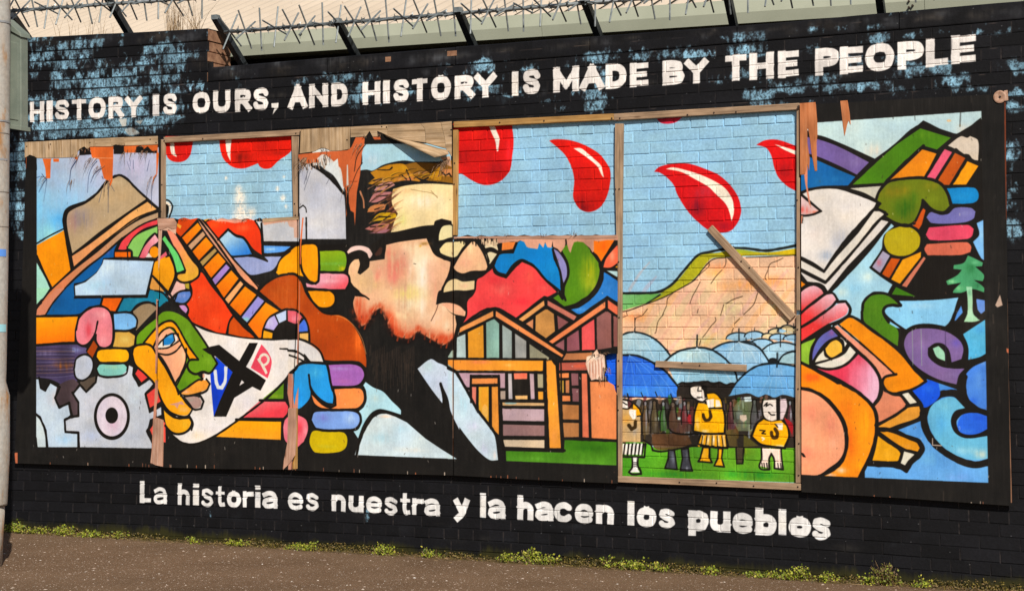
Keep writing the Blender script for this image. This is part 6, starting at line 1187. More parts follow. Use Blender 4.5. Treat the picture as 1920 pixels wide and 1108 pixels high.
# splinters standing off the torn edges
def splinters(parent, spots, mat, seed):
    q = random.Random(seed); mbs = MB()
    for (px, py, dx, dy, n, L_) in spots:
        for i in range(n):
            a = W(px + q.uniform(-7, 7), py + q.uniform(-2, 2), YB - .001); l = L_ * q.uniform(.5, 1.2)
            d = Vector((dx + q.uniform(-.35, .35), -q.uniform(.25, .9), dy + q.uniform(-.35, .35))).normalized()
            b1 = a + d * l * .5; b2 = b1 + (d + Vector((q.uniform(-.2, .2), .2, -.7))).normalized() * l * .55
            mbs.rod(a, b1, .0016, 4, .0013, False); mbs.rod(b1, b2, .0013, 4, .0004, False)
    return tag(mbs.build('splinters', mat, parent), kind='stuff')
M_spl = simple('splintered_wood', (.08, .045, .025), (.42, .27, .17), 60, .8, .2)
splinters(bA, [(135, 337, .1, -1, 5, .09), (205, 338, 0, -1, 6, .10), (290, 330, -.2, -1, 4, .12), (145, 290, -.6, -1, 5, .10), (176, 296, -.6, -1, 7, .11), (190, 312, -.6, -.8, 5, .10), (84, 330, -.5, -.8, 4, .08), (240, 286, -.2, -1, 6, .07), (270, 284, -.2, -1, 6, .08), (228, 272, 0, .6, 5, .03), (268, 275, 0, .6, 6, .03), (160, 282, 0, .8, 7, .03)], M_spl, 1)
splinters(bB, [(345, 411, 0, .6, 8, .02), (400, 412, 0, .6, 8, .02), (460, 413, 0, .6, 8, .02), (500, 409, 0, .6, 5, .02)], M_spl, 2)
splinters(bC, [(566, 300, -.5, -.6, 10, .06), (575, 297, -.2, -1, 10, .09), (607, 284, .3, .5, 8, .05), (614, 290, .5, -.8, 8, .07), (686, 258, 0, 1, 6, .03), (708, 256, 0, 1, 5, .03), (838, 300, -.4, -1, 10, .11), (832, 300, -.6, -1, 8, .12), (676, 270, -.8, -1, 5, .10), (655, 345, -.3, -1, 5, .10), (570, 306, -.8, -.8, 6, .08)], M_spl, 3)
splinters(bD, [(900, 443, 0, .7, 6, .02), (950, 443, 0, .7, 6, .02), (1020, 442, 0, .7, 8, .025), (1075, 442, 0, .8, 10, .03), (1132, 664, .3, .5, 12, .04), (1136, 690, .6, -.6, 14, .05), (1130, 705, .2, -1, 10, .05), (1118, 668, 0, .6, 8, .04)], M_spl, 4)
# ply sheet peeling forward off the portrait board
def flap():
    A = [c7(900, 205), c7(980, 240), c7(1150, 272), c7(1300, 308), c7(1420, 345), c7(1505, 362)]
    top = [W(x, y, YB - .005) for x, y in A]
    tip = [W(*c7(935, 236), YB - .012), W(*c7(1080, 290), YB - .034), W(*c7(1200, 345), YB - .06), W(*c7(1300, 392), YB - .08), W(*c7(1387, 432), YB - .09), W(*c7(1520, 400), YB - .03)]
    V = []; Fc = []; K_ = 5
    for a, b in zip(top, tip):
        for k in range(K_ + 1):
            t = k / K_; p = a.lerp(b, t); p.y -= .018 * math.sin(math.pi * t) * (a - b).length / .12; p.z += .006 * math.sin(math.pi * t); V.append(p)
    n = K_ + 1
    for i in range(len(top) - 1):
        for k in range(K_): Fc.append((i * n + k, i * n + k + 1, (i + 1) * n + k + 1, (i + 1) * n + k))
    o = mk('peeling_flap', V, Fc, M_ply, bC, uvalong(c7(900, 205), c7(1505, 362), YB), True)
    s_ = o.modifiers.new('solid', 'SOLIDIFY'); s_.thickness = .003; s_.offset = 0
flap()
# nails and the big washer
for px, py in ((50.7, 275), (95, 271), (169, 268), (282, 262), (293, 268)): bolt(bA, px, py)
for px, py in ((716, 238), (725, 239), (651, 263), (846, 244)): bolt(bC, px, py)
for px, py in ((1497, 201),): bolt(bE, px, py, .008)
def washer():
    p = W(1875, 182, YB); m_ = MB(); n = 18
    V = []
    for r_, y in ((.037, YB), (.037, YB - .006), (.030, YB - .008), (.012, YB - .004), (.006, YB - .003)):
        V += [(p.x + r_ * math.cos(2 * math.pi * i / n), y, p.z + r_ * math.sin(2 * math.pi * i / n)) for i in range(n)]
    Fc = [(k * n + i, k * n + (i + 1) % n, (k + 1) * n + (i + 1) % n, (k + 1) * n + i) for k in range(4) for i in range(n)]
    mk('washer', V, [f[::-1] for f in Fc] + [tuple(range(4 * n, 5 * n))], M_rust2, bE)
    bolt(bE, 1875, 182, .007, YB - .004)
    q = MB(); a = W(1886, 170, YB - .002); q.bar(a, a + Vector((.004, -.004, -.06)), .02, .004, (0, 1, 0)); q.build('torn_strap', M_rust2, bE)
M_rust2 = simple('pale_rust', (.34, .18, .11), (.52, .34, .25), 60, .7, .3)
washer()
# ------------------------------------------------------------------ timber battens nailed round the missing boards
def batten(P, mat, label, nails=(), yf=-.042, yb=.0, along=None):
    a, b = along or (P[0], P[1])
    o = prism('timber_batten', P, yf, yb, mat, None, uvalong(a, b, yf))
    bv = o.modifiers.new('bevel', 'BEVEL'); bv.width = .0025; bv.segments = 1; bv.limit_method = 'ANGLE'
    tag(o, label, 'batten', 'timber battens nailed round the windows of the mural')
    for px, py in nails: bolt(o, px, py, .0055, yf)
    return o
e6 = lambda x, y: (290 + x / 5.832, 230 + y / 5.832)
e8 = lambda x, y: (840 + x / 4.818, 190 + y / 4.818)
w5 = lambda x, y: (1150 + x / 5.035, 180 + y / 5.035)
w6 = lambda x, y: (1150 + x / 5.035, 380 + y / 5.035)
w7 = lambda x, y: (1150 + x / 5.035, 560 + y / 5.035)
w8 = lambda x, y: (1150 + x / 5.035, 720 + y / 5.035)
batten([e6(94, 160), e6(1596, 76), e6(1590, 140), e6(105, 222)], M_wood, 'grey brown top batten over the small window with two red petal tips', [e6(104, 200), e6(527, 178), e6(1545, 118)], yf=-.026)
batten([e6(35, 188), e6(96, 186), e6(106, 232), e6(104, 1046), e6(50, 1046)], M_wood, 'upright batten at the left edge of the small window beside the tan hat', [e6(70, 972), e6(80, 680)], along=(e6(70, 188), e6(76, 1046)), yf=-.024)
batten([e6(1494, 150), e6(1574, 152), e6(1578, 1035), e6(1512, 1035)], M_wood, 'upright batten between the small window and the portrait board', [e6(1530, 888), e6(1540, 1015)], along=(e6(1535, 150), e6(1540, 1035)), yf=-.024)
batten([e8(48, 186), e8(1494, 112), e8(1496, 170), e8(50, 240)], M_wood2, 'orange brown top batten over the window with the big red drop', [e8(468, 193), e8(868, 178), e8(1480, 155)], yf=-.026)
batten([e8(36, 262), e8(86, 258), e8(82, 700), e8(78, 1212), e8(40, 1212)], M_wood2, 'upright orange batten along the right edge of the portrait board', [e8(56, 750), e8(60, 560)], along=(e8(60, 250), e8(62, 1212)), yf=-.0245)
batten([w5(2, 170), w5(1755, 68), w5(1757, 130), w5(4, 234)], M_wood, 'long top batten over the tall window with falling petals', [w5(62, 212), w5(700, 180), w5(1158, 153), w5(950, 160), w5(1752, 98)], yf=-.026)
batten([w5(14, 264), w5(90, 262), w6(78, 300), w7(76, 400), w8(75, 868), w8(28, 868), w6(34, 600), w5(10, 700)], M_wood, 'long upright batten on the left side of the tall window with umbrellas', [w5(20, 882), w5(56, 880), w6(50, 560), w7(55, 178), w7(50, 585), w7(46, 825), w8(46, 245), w8(20, 335)], along=(w5(50, 264), w8(50, 868)), yf=-.024)
batten([w5(1728, 134), w5(1760, 132), w6(1762, 1016), w6(1727, 1018)], M_wood, 'upper right upright batten of the tall window beside the book', [w5(1735, 985), w6(1748, 612)], along=(w5(1745, 130), w6(1745, 1018)), yf=-.024)
batten([w7(1726, 152), w7(1762, 150), w8(1770, 500), w8(1774, 932), w8(1720, 932), w8(1716, 300)], M_wood, 'lower right upright batten of the tall window beside the orange face', [w7(1740, 290), w7(1745, 850), w8(1752, 560), w8(1750, 860)], along=(w7(1745, 150), w8(1745, 932)), yf=-.024)
batten([w8(34, 866), w8(1718, 936), w8(1774, 938), w8(1775, 1003), w8(1000, 968), w8(36, 925)], M_wood, 'bottom batten under the tall window with the painted children', [w8(625, 925), w8(975, 932), w8(1325, 960), w8(1742, 968)], yf=-.028)
batten([w6(884, 262), w6(930, 212), w7(1720, 156), w7(1665, 208)], M_wood, 'loose diagonal plank slanting down over the painted cliff', [w6(1208, 555), w6(1285, 615)], along=(w6(905, 237), w7(1690, 180)), yf=-.024)
batten([w7(398, 585), w7(1252, 622), w7(1250, 690), w7(392, 646)], M_wood, 'short level plank nailed across the painted umbrellas', [w7(650, 605), w7(815, 630)], yf=-.021)

# ------------------------------------------------------------------ warehouse roof behind the wall
shed = empty('warehouse', (3.6, .6, 0)); shed['_w'] = (3.6, .6, 0)
tag(shed, 'low warehouse behind the wall with cream corrugated roof and grey green gutter', 'building')
YG = .62
def line(pts, y):
    q = [inv(a, b, y) for a, b in pts]; A = np.polyfit([float(p[0]) for p in q], [float(p[1]) for p in q], 1); return lambda x: float(A[0] * x + A[1])
z_e = line([(448, 69), (600, 58), (900, 38.5), (1200, 17), (1450, 0)], YG - .02)
z_c = line([(480, 85), (600, 76.6), (900, 57.5), (1200, 37)], YG)
z_b = line([(480, 105), (600, 94.5), (900, 77), (1200, 57.5), (1450, 41)], YG)
gx = [-3.0, 1.7, 4.0, 6.66, 8.2, 11.0]
print('eave z', z_e(0), z_e(7), 'crease', z_c(0), z_c(7), 'bottom', z_b(0), z_b(7))
for a, b in zip(gx[:-1], gx[1:]):
    V = []; 
    for x in (a + .0015, b - .0015): V += [(x, YG + .04, z_e(x) - .02), (x, YG + .012, z_e(x) + .021), (x, YG + .004, z_e(x) + .021), (x, YG - .016, z_c(x)), (x, YG - .004, z_b(x)), (x, YG + .16, z_b(x) - .005), (x, YG + .16, z_e(x) - .03)]
    n = 7; Fc = [(k, k + 1, n + k + 1, n + k)[::-1] for k in range(n - 1)] + [tuple(range(n)), tuple(range(n, 2 * n))[::-1]]
    mk('gutter', V, Fc, M_gut, shed)
V = [(-3, YG + .2, -.1), (11, YG + .2, -.1), (11, YG + .2, z_e(11)), (-3, YG + .2, z_e(-3))]; mk('wall', V, [(0, 1, 2, 3)], M_shade, shed)
SL = math.tan(math.radians(22)); RX0, RX1, pitch = -3.0, 11.0, .13
per = 8; nx = int((RX1 - RX0) / pitch * per)
sheets = []
def sheet(xa, xb):
    V = []; Fc = []; n = int(round((xb - xa) / pitch * per))
    for i in range(n + 1):
        x = xa + (xb - xa) * i / n; cc = math.cos(2 * math.pi * (x - RX0) / pitch); h = .017 * (cc if cc > -.4 else -.4 + (cc + .4) * 1.6)
        V += [(x, YG + .03, z_e(x) - .002 + h), (x, YG + 7.0, z_e(x) + 7.03 * SL + h)]
    for i in range(n): Fc.append((2 * i, 2 * i + 2, 2 * i + 3, 2 * i + 1))
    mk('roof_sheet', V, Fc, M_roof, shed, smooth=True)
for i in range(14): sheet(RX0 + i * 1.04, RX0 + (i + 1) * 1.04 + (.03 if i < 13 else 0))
V = [(-3, YG + .01, z_e(-3) - .02), (11, YG + .01, z_e(11) - .02), (11, YG + 7, z_e(11) + 7 * SL - .05), (-3, YG + 7, z_e(-3) + 7 * SL - .05)]
mk('roof_lining', V, [(0, 3, 2, 1)], M_shade, shed)
V = [(-3, YG + 7.02, -.1), (11, YG + 7.02, -.1), (11, YG + 7.02, z_e(11) + 7 * SL), (-3, YG + 7.02, z_e(-3) + 7 * SL)]; mk('wall', V, [(0, 3, 2, 1)], M_shade, shed)
for x_ in (-3, 11): mk('gable_wall', [(x_, YG + .2, -.1), (x_, YG + 7, -.1), (x_, YG + 7, z_e(x_) + 7 * SL - .05), (x_, YG + .2, z_e(x_))], [(0, 1, 2, 3)], M_shade, shed)
M_rstain = simple('rust_stain', (.30, .13, .03), (.42, .30, .16), 40, .8, .2)
for px, py in ((564, 64), (563.5, 73), (563.5, 84), (564, 93)): 
    p = W(px, py, YG - .02 + (py - 60) * .0012); m_ = MB(); m_.rod(p + Vector((0, .01, 0)), p + Vector((0, -.006, 0)), .006, 8); m_.build('rivet', M_nail, shed)
for px, py in ((1704, 3), (1704, 14.5), (1711, 11)):
    p = W(px, py, YG - .02); m_ = MB(); m_.rod(p + Vector((0, .03, 0)), p + Vector((0, -.006, 0)), .007, 8); m_.build('rivet', M_nail, shed)

# ------------------------------------------------------------------ anti-climb spikes above the wall
def spikefence(pts, yr, brackets, label, ph, endbox=None):
    A, B = W(*pts[0], yr), W(*pts[1], yr)
    root = empty('spiked_rail', (A.x, yr, tlo(A.x))); root['_w'] = tuple(root.location)
    tag(root, label, 'security spikes', 'rotating spikes along the wall top')
    L_ = (B - A).length; d = (B - A) / L_
    m_ = MB(); m_.rod(A, B, .0125, 8); m_.build('rail', M_galv, root, True)
    # helical strip wound on the rail
    V = []; Fc = []; N_ = int(L_ * 60)
    for i in range(N_ + 1):
        t = i / 60.; p = A + d * t; a = 2 * math.pi * t / .34 + ph
        for r_ in (.0125, .0175): V.append(p + Vector((0, math.cos(a) * r_, math.sin(a) * r_)))
    for i in range(N_): Fc.append((2 * i, 2 * i + 2, 2 * i + 3, 2 * i + 1))
    mk('helical_strip', V, Fc, M_galv, root)
    q = random.Random(int(ph * 100)); k = 0; s = .05
    while s < L_ - .02:
        p = A + d * s; ang = math.radians(23 * k) + ph + q.uniform(-.12, .12)
        for e in range(2):
            an = ang + e * math.pi / 2 + q.uniform(-.08, .08)
            v = Vector((q.uniform(-.06, .06), -math.cos(an), math.sin(an))); l1, l2 = q.uniform(.135, .165), q.uniform(.135, .165)
            m_ = MB(); m_.rod(p - v * l1, p + v * l2, .0062, 6); m_.build('spike', M_galv, root)
        m_ = MB()
        for e in range(4):                       # little thorned plate between the rods
            a2 = e * math.pi / 2 + k * .7; w_ = Vector((0, math.cos(a2), math.sin(a2))); pp = p + d * .065
            m_.add([pp - d * .008, pp + d * .008, pp + w_ * .042 + d * .006, pp + w_ * .022 - w_.cross(d) * .006], [(0, 1, 2), (0, 2, 3), (1, 3, 2)]); m_.rod(pp - d * .006, pp + d * .006, .019, 8)
        m_.build('thorn_plate', M_galv, root)
        s += .130; k += 1
    for (tx, ty, bx, by) in brackets:
        T = W(tx, ty, yr + .012); Bt = W(bx, by, .315); Bt += (Bt - T).normalized() * .25
        m_ = MB(); m_.bar(Bt, T + (T - Bt).normalized() * .03, .048, .046, (1, 0, 0)); m_.build('bracket', M_dark, root)
        m_ = MB(); c_ = T + (T - Bt).normalized() * .03; m_.box(c_.x - .024, c_.x + .024, c_.y - .022, c_.y + .022, c_.z - .016, c_.z + .018); m_.build('bracket_cap', M_galv, root)
    return root
spikefence([(421, 61), (1500, -26)], .06, [(408, 40, 456, 122), (636, 46, 668, 106), (862, 26, 889, 90), (1098, 5, 1124, 71), (1361, -22, 1376, 50)], 'long spiked security rail on angled brackets above the black coping', .6)
spikefence([(1502, -27), (2050, -72)], .06, [(1644, -46, 1653, 26)], 'far right spiked security rail whose rod ends only just show', 2.4)
spikefence([(-20, 24), (392, -5)], .06, [(26, 34, 52, 72), (203, -2, 240, 60)], 'spiked security rail over the taller flaking blue end of the wall', 1.7)

# ------------------------------------------------------------------ ground
V = [(-120, -150, 0), (140, -150, 0), (140, 110, 0), (-120, 110, 0)]
o = mk('pavement', V, [(0, 1, 2, 3)], M_asph); tag(o, 'brown speckled asphalt pavement along the foot of the wall', kind='structure')
M_chip = newmat('pale_grit', .8, .3)[0]
_nt = M_chip.node_tree; _g = nd(_nt, 'ShaderNodeNewGeometry'); _r = ramp(_nt, _g.outputs['Random Per Island'], [(0, (.10, .07, .055)), (.35, (.20, .15, .115)), (.7, (.38, .29, .23)), (.93, (.55, .47, .40)), (1, (.62, .60, .56))]); _nt.links.new(_r.outputs[0], _nt.nodes['Principled BSDF'].inputs['Base Color'])
q = random.Random(31); f = MB()
for i in range(13000):
    x = q.uniform(-1.5, 8.2); y = -q.uniform(0, 1) ** .8 * 2.6 - .03; s = min(.0019 * q.paretovariate(3.0), .008); a = q.uniform(0, 3.1); c1, s1 = math.cos(a), math.sin(a); e = q.uniform(1, 2.2)
    P4 = [(x + c1 * s * e, y + s1 * s * e, 0), (x - s1 * s, y + c1 * s, 0), (x - c1 * s * e, y - s1 * s * e, 0), (x + s1 * s, y - c1 * s, 0)]
    t_ = (x + q.uniform(-.3, .3) * s, y, s * q.uniform(.35, .75)); f.add(P4 + [t_], [(0, 1, 4), (1, 2, 4), (2, 3, 4), (3, 0, 4)])
tag(f.build('grit', M_chip), 'pale grit and stone chips standing out of the worn pavement', 'grit', kind='stuff')
# ------------------------------------------------------------------ lamp post at the left edge
YP = None
for y in np.arange(-4.5, -.3, .01):
    if abs(float(inv(2, 1062, y)[1])) < .006: YP = float(y); break
YP = YP or -2.2
post_x = [(2, 19.5), (100, 19.3), (300, 17.6), (500, 15.5), (700, 11.8), (715, 11.0), (742, 18.3), (850, 18.3), (945, 13.8), (951, 12.6), (952.5, 9), (1000, 6.6), (1075, 3)]
M_pole = None
def polemat():
    m, nt, b = newmat('grey_paint_with_rust', .6, .35); g_ = geo(nt); gs = geo(nt, (1, 1, .35))
    f = noise(nt, gs, 9, 5); r = ramp(nt, f, [(.42, (.42, .41, .38)), (.56, (.40, .36, .31)), (.66, (.38, .20, .08))])
    c_ = mul(nt, r.outputs[0], noise(nt, g_, 40, 4), .8, 1.1); nt.links.new(c_, b.inputs['Base Color']); bump(nt, b, f, .2, .004); return m
M_pole = polemat()
post = empty('lamp_post', (-.1, YP, 0)); RP = .10
V = []; Fc = []; n = 28
prof = []
for py in list(range(-60, 700, 40)) + [700, 715, 742, 800, 850, 945, 949]:
    prof.append((py, float(np.interp(py, [p[0] for p in post_x], [p[1] for p in post_x]))))
kf = 1.32
def ring(py, ex, rad, cxs):
    E_ = W(ex, py, YP); return E_
cxr = W(11.8, 700, YP).x - RP * .9
pr = []
for py, ex in prof:
    E_ = W(ex, py, YP); rad = RP if py < 720 else RP + .022 if py < 900 else RP + .018
    pr.append((E_.x - rad * kf, E_.z, rad))
low = []
for py, ex in ((952, 9.4), (1000, 6.6), (1075, 3)):
    E_ = W(ex, py, YP); low.append((E_.x - .105 * kf, E_.z, .105))
top = pr[0]; pr = [(top[0] + .10, top[1] + 2.2, RP * .9)] + pr
def lathe(pr, name, mat, parent, caps=True):
    V = []; Fc = []
    for x, z, r_ in pr: V += [(x + r_ * math.cos(2 * math.pi * i / n), YP + r_ * math.sin(2 * math.pi * i / n), z) for i in range(n)]
    for k in range(len(pr) - 1):
        for i in range(n): Fc.append((k * n + i, k * n + (i + 1) % n, (k + 1) * n + (i + 1) % n, (k + 1) * n + i)[::-1])
    if caps: Fc += [tuple(range(n)), tuple(range((len(pr) - 1) * n, len(pr) * n))[::-1]]
    return mk(name, V, Fc, mat, parent, smooth=False)
post.location = (low[-1][0], YP, 0); post['_w'] = tuple(post.location)
tag(post, 'grey rust stained lamp post with stickers at the left edge of the picture', 'lamp post')
def shade_smooth(o):
    for p in o.data.polygons: p.use_smooth = abs(p.normal.z) < .6 and len(p.vertices) == 4
shade_smooth(lathe(pr, 'shaft', M_pole, post)); low[-1] = (low[-1][0], -.05, .105); low[0] = (low[0][0], pr[-1][1] + .004, .105)
shade_smooth(lathe(low, 'base_section', M_pole, post))
M_band = simple('band_steel', (.34, .36, .38), (.5, .5, .5), 20, .4, .5, .1, .5)
def band(py, h, mat, name, label=None, arc=(0, 2 * math.pi), off=.0015):
    ex = float(np.interp(py, [p[0] for p in post_x], [p[1] for p in post_x])); E_ = W(ex, py, YP)
    rad0 = RP if py < 720 else RP + .02; cxx = E_.x - rad0 * kf; r_ = rad0 + off; hh = h * .0033 / 2; V = []; Fc = []; m = 32
    full = arc[1] - arc[0] > 6.2
    for i in range(m + (0 if full else 1)):
        a = arc[0] + (arc[1] - arc[0]) * i / m
        for z in (-hh, hh): V.append((cxx + r_ * math.cos(a), YP + r_ * math.sin(a), E_.z + z))
    k = m
    for i in range(m): j = (i + 1) % (m if full else m + 1); Fc.append((2 * i, 2 * j, 2 * j + 1, 2 * i + 1))
    o = mk(name, V, Fc, mat, post, smooth=True)
    if label: o['label'] = label
    return o
for py, h in ((41, 4), (227, 3)): band(py, h, M_band, 'strap', off=.004)
for py in (250, 360, 425): band(py, 1.4, simple('seam_dark', (.12, .10, .08), (.2, .18, .16), 20), 'seam')
M_blue = newmat('sticker_blue', .5, .3, (.10, .28, .75))[0]; M_cy = newmat('tape_cyan', .5, .3, (.30, .60, .68))[0]; M_wh = newmat('sticker_white', .5, .3, (.75, .74, .70))[0]; M_bk = newmat('sticker_black', .5, .3, (.03, .03, .03))[0]; M_red = newmat('label_red', .5, .3, (.5, .12, .1))[0]
band(474, 14, M_blue, 'sticker', 'blue sticker band with a white roundel', (-1.2, .15)); band(299, 4, M_band, 'sticker', 'narrow grey and red cable tie tape', (-1.6, .2)); band(615, 15, M_cy, 'sticker', 'torn pale cyan tape', (-1.7, .3))
band(302, 92, M_wh, 'sticker', 'round white printed sticker', (-2.2, -.95)); band(440, 80, M_wh, 'sticker', 'white paper notice', (-2.4, -1.0)); band(560, 46, M_wh, 'sticker', 'white label', (-2.3, -.85)); band(578, 22, M_bk, 'sticker', 'black label with a white exclamation mark', (-2.3, -.72), off=.0022)
band(474, 5, M_wh, 'sticker', 'small white roundel on the blue sticker', (-1.2, -.95), off=.0024)
# lock plate on the thick section
E_ = W(17.5, 790, YP); 
# metal cabinet strapped behind the post
YC = YP + .10
cab = empty('metal_cabinet', (0, YC, 0)); 
P_ = [W(8, 50, YC), W(39, 70, YC), W(39.5, 240, YC), W(8, 236, YC)]
cab.location = P_[3]; cab['_w'] = tuple(P_[3])
tag(cab, 'grey green metal cabinet fixed high on the post beside the wall top', 'cabinet')
M_cab = simple('grey_green_cabinet', (.15, .18, .15), (.20, .23, .19), 8, .5, .4, .08)
def slab(P, y0, y1, name, mat, bev=0):
    V = [(p.x, y0, p.z) for p in P] + [(p.x, y1, p.z) for p in P]
    o = mk(name, V, [(0, 1, 2, 3)[::-1], (4, 5, 6, 7), (0, 4, 5, 1)[::-1], (1, 5, 6, 2)[::-1], (2, 6, 7, 3)[::-1], (3, 7, 4, 0)[::-1]], mat, cab)
    if bev:
        b_ = o.modifiers.new('bevel', 'BEVEL'); b_.width = bev; b_.segments = 2
    return o
slab(P_, YC, YC + .07, 'body', M_cab, .006)
pz = lambda a, b: W(a, b, YC - .004)
slab([pz(8, 34), pz(39, 62), pz(40.5, 70), pz(8, 52)], YC - .012, YC + .085, 'lid', M_cab, .003)
slab([pz(10, 76), pz(34, 82), pz(34, 226), pz(10, 222)], YC - .005, YC + .002, 'door', M_cab, .002)
V = [pz(14, 76), pz(36, 79), pz(42, 88), pz(42, 230), pz(14, 226)]
for p in V: p.y = YC - .004
bk = [Vector((p.x, YC + .001, p.z)) for p in V]
slab([pz(8, 232), pz(40.5, 237), pz(40.5, 245), pz(8, 240)], YC - .012, YC + .082, 'base_rail', M_cab, .002)

# ------------------------------------------------------------------ weeds, moss, dry grass
def leafmat(name, cols, tr=.25):
    m, nt, b = newmat(name, .6, .3); oi = nd(nt, 'ShaderNodeNewGeometry')
    r = ramp(nt, oi.outputs['Random Per Island'], cols); nt.links.new(r.outputs[0], b.inputs['Base Color']); return m
M_leaf = leafmat('weed_leaf', [(0, (.07, .10, .010)), (.35, (.16, .21, .015)), (.7, (.28, .31, .02)), (1, (.40, .35, .05))])
M_moss = leafmat('moss', [(0, (.025, .02, .008)), (.4, (.08, .06, .012)), (.75, (.17, .13, .02)), (1, (.17, .10, .045))])
M_dry = leafmat('dry_stalks', [(0, (.16, .09, .04)), (.5, (.34, .22, .11)), (1, (.46, .33, .18))])
M_brown = leafmat('brown_leaf', [(0, (.05, .03, .015)), (.35, (.12, .07, .02)), (.6, (.14, .17, .02)), (1, (.22, .22, .03))])
def leaf(m_, p, s, q):
    d = Vector((q.uniform(-1, 1), q.uniform(-1.2, .4), q.uniform(-.1, 1))).normalized(); u = d.orthogonal().normalized(); a = q.uniform(0, 6.3); w = d.cross(u); u = u * math.cos(a) + w * math.sin(a)
    x = u.cross(d).normalized(); t = p + u * s
    m_.add([p, p + u * s * .5 + x * s * .36, t, p + u * s * .5 - x * s * .36], [(0, 1, 2, 3)])
def weed(px, w, h, n, label, mat=None, seed=0, tall=False, y0=-.05):
    q = random.Random(seed); X = float(inv(px, 1000, 0)[0])
    root = empty('weed_clump', (X, y0, 0)); root['_w'] = tuple(root.location)
    tag(root, label, 'weed', 'weeds growing at the foot of the wall')
    f = MB(); st = MB()
    for i in range(max(4, n // 14)):
        b = Vector((X + q.gauss(0, w * .35), y0 + q.uniform(-.05, .03), 0)); t = b + Vector((q.gauss(0, .03), q.uniform(-.05, .02), h * q.uniform(.45, 1.0) * math.exp(-((b.x - X) / (w * .8)) ** 2)))
        st.rod(b, t, .0016, 3, .0008, False)
        for k in range(14):
            p = b.lerp(t, q.uniform(.1, 1)) + Vector((q.gauss(0, .012), q.gauss(0, .012), q.gauss(0, .006))); leaf(f, p, q.uniform(.009, .02), q)
    f.build('foliage', mat or M_leaf, root); st.build('stems', M_dry, root)
WEEDS = [(25, .10, .09, 220, 'bright weed clump at the foot of the lamp post'), (46, .10, .11, 260, 'upright bright weed just right of the lamp post foot'), (83, .12, .075, 280, 'low broad weed mat below the leftmost board corner'), (130, .16, .09, 420, 'broad bright weed below the left part of the first board'), (185, .12, .065, 260, 'small leafy weed left of the lettered word La'), (232, .10, .075, 160, 'little weed directly left below the capital L'), (372, .07, .06, 120, 'tiny isolated weed below the letters hi of historia'), (455, .10, .07, 200, 'short weed under the end of the word historia'),
         (598, .05, .14, 60, 'thin tall weed sprig under the word es'), (575, .16, .05, 300, 'flat weed mat under the word es'), (727, .11, .11, 300, 'bushy bright weed with dead stalks under the word nuestra'), (815, .08, .09, 140, 'small pale topped weed left below the letter y'), (965, .09, .10, 200, 'weed at the left end of the big clump under hacen'), (1010, .12, .13, 330, 'tallest bright weed clump under the word hacen'), (1036, .07, .09, 130, 'small weed right of the tall clump under hacen'), (1150, .07, .12, 120, 'slender weed left below the word los'), (1190, .12, .08, 300, 'leafy weed mat under the word los'), (1206, .04, .15, 50, 'thin sprig standing out of the weed mat under los'), (1245, .08, .07, 160, 'low weed between the words los and pueblos'),
         (1335, .07, .08, 150, 'small weed under the first letter of pueblos'), (1425, .10, .06, 220, 'low weed under the letters eb of pueblos'), (1475, .10, .07, 240, 'round weed right under the end of pueblos'), (1508, .11, .12, 340, 'big rounded weed clump right of the word pueblos'), (1560, .07, .08, 160, 'small weed between the rounded clump and the brown one')]
for i, (px, w, h, n, lb) in enumerate(WEEDS): weed(px, w, h * .85, n, lb, seed=i + 1)
weed(1668, .10, .15, 420, 'tall reddish brown weed at the bottom right of the wall', M_brown, 77)
weed(1640, .10, .07, 200, 'low green weed beside the tall brown one', seed=78); weed(1740, .08, .06, 150, 'last little weed near the right edge of the pavement', seed=79)
q = random.Random(3); f = MB()
NP = 15000
den = lambda x: .48 + .5 * math.sin(x * 2.3 + 1) * math.sin(x * 5.1) 
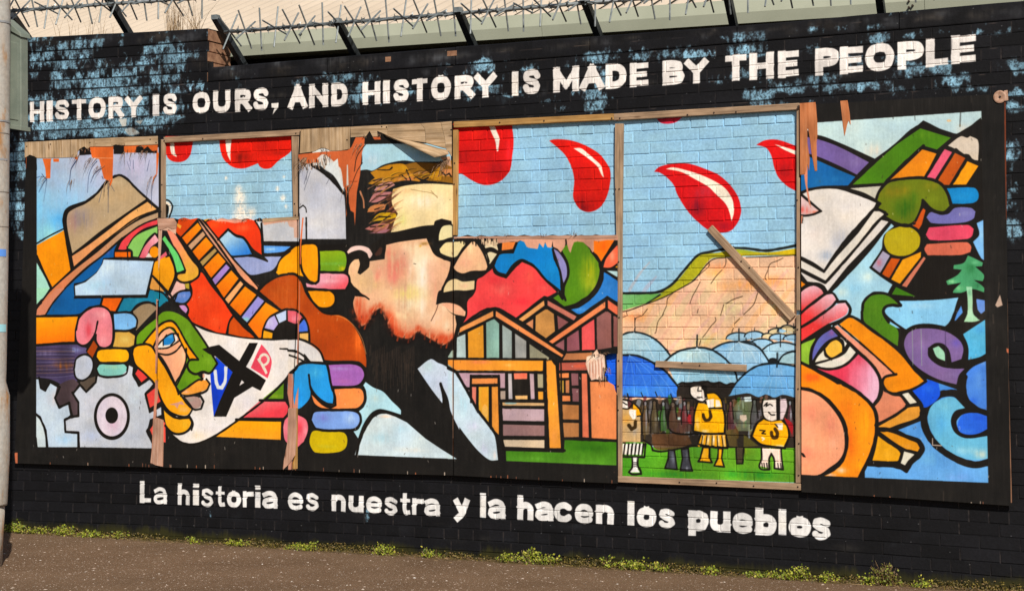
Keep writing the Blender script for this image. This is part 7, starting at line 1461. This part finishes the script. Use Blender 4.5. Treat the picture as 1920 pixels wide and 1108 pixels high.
for i in range(NP):
    x = q.uniform(-1.2, 7.9)
    if q.random() > den(x) + .18: continue
    y = -abs(q.gauss(0, .055)) - .004; h = max(0, .045 * (1 + y / .16)) * q.random() * (.5 + den(x)); p = Vector((x, y, h)); leaf(f, p, q.uniform(.006, .016), q)
tag(f.build('moss_strip', M_moss), 'strip of yellow green moss and litter along the foot of the wall', 'moss', kind='stuff')
f = MB()
for i in range(1500):
    x = q.uniform(-1.2, 7.9); p = Vector((x, -abs(q.gauss(0, .09)) - .01, .002 + q.random() * .01)); a = q.uniform(0, 3.14); d = Vector((math.cos(a), math.sin(a) * .6, q.uniform(-.05, .2))) * q.uniform(.015, .05)
    f.rod(p, p + d, .0012, 3, .0008, False)
tag(f.build('dead_litter', M_dry), 'dead straw and twigs scattered along the wall foot', 'litter', kind='stuff')
def tuft(pxs, label, n, hmin, hmax, seed, spread=10, fan=.35, name='dry_grass_tuft'):
    q = random.Random(seed); P0 = W(pxs[0], pxs[1], .10); P0.z = tpi(P0.x) if P0.x < XE else tlo(P0.x)
    root = empty(name, P0); root['_w'] = tuple(P0); tag(root, label, 'dry grass', 'dry grass on the wall top'); f = MB()
    for i in range(n):
        b = P0 + Vector((q.gauss(0, spread * .0036), q.uniform(-.04, .06), -.004)); h = q.uniform(hmin, hmax); dx = q.gauss(0, fan) * h
        m1 = b + Vector((dx * .4, 0, h * .55)); t = b + Vector((dx, q.uniform(-.03, .03), h)); f.rod(b, m1, .0016, 3, .0012, False); f.rod(m1, t, .0012, 3, .0004, False)
    f.build('blades', M_dry, root)
tuft((318, 57), 'dense upright tuft of dry grass on the taller coping', 34, .10, .30, 1, 4, .10)
tuft((333, 57), 'second dense dry grass tuft just right of the first', 30, .08, .26, 2, 4, .16)
tuft((362, 56), 'spreading dry grass tuft nearest the brown brick corner', 34, .08, .27, 5, 5, .55)
tuft((130, 67), 'sparse dead stalks left on the taller coping', 14, .06, .22, 3, 45, .2)
tuft((190, 64), 'sparse dead stalks under the left bracket', 8, .05, .16, 9, 25, .2)
for o in bpy.data.objects:
    if '_w' in o: del o['_w']
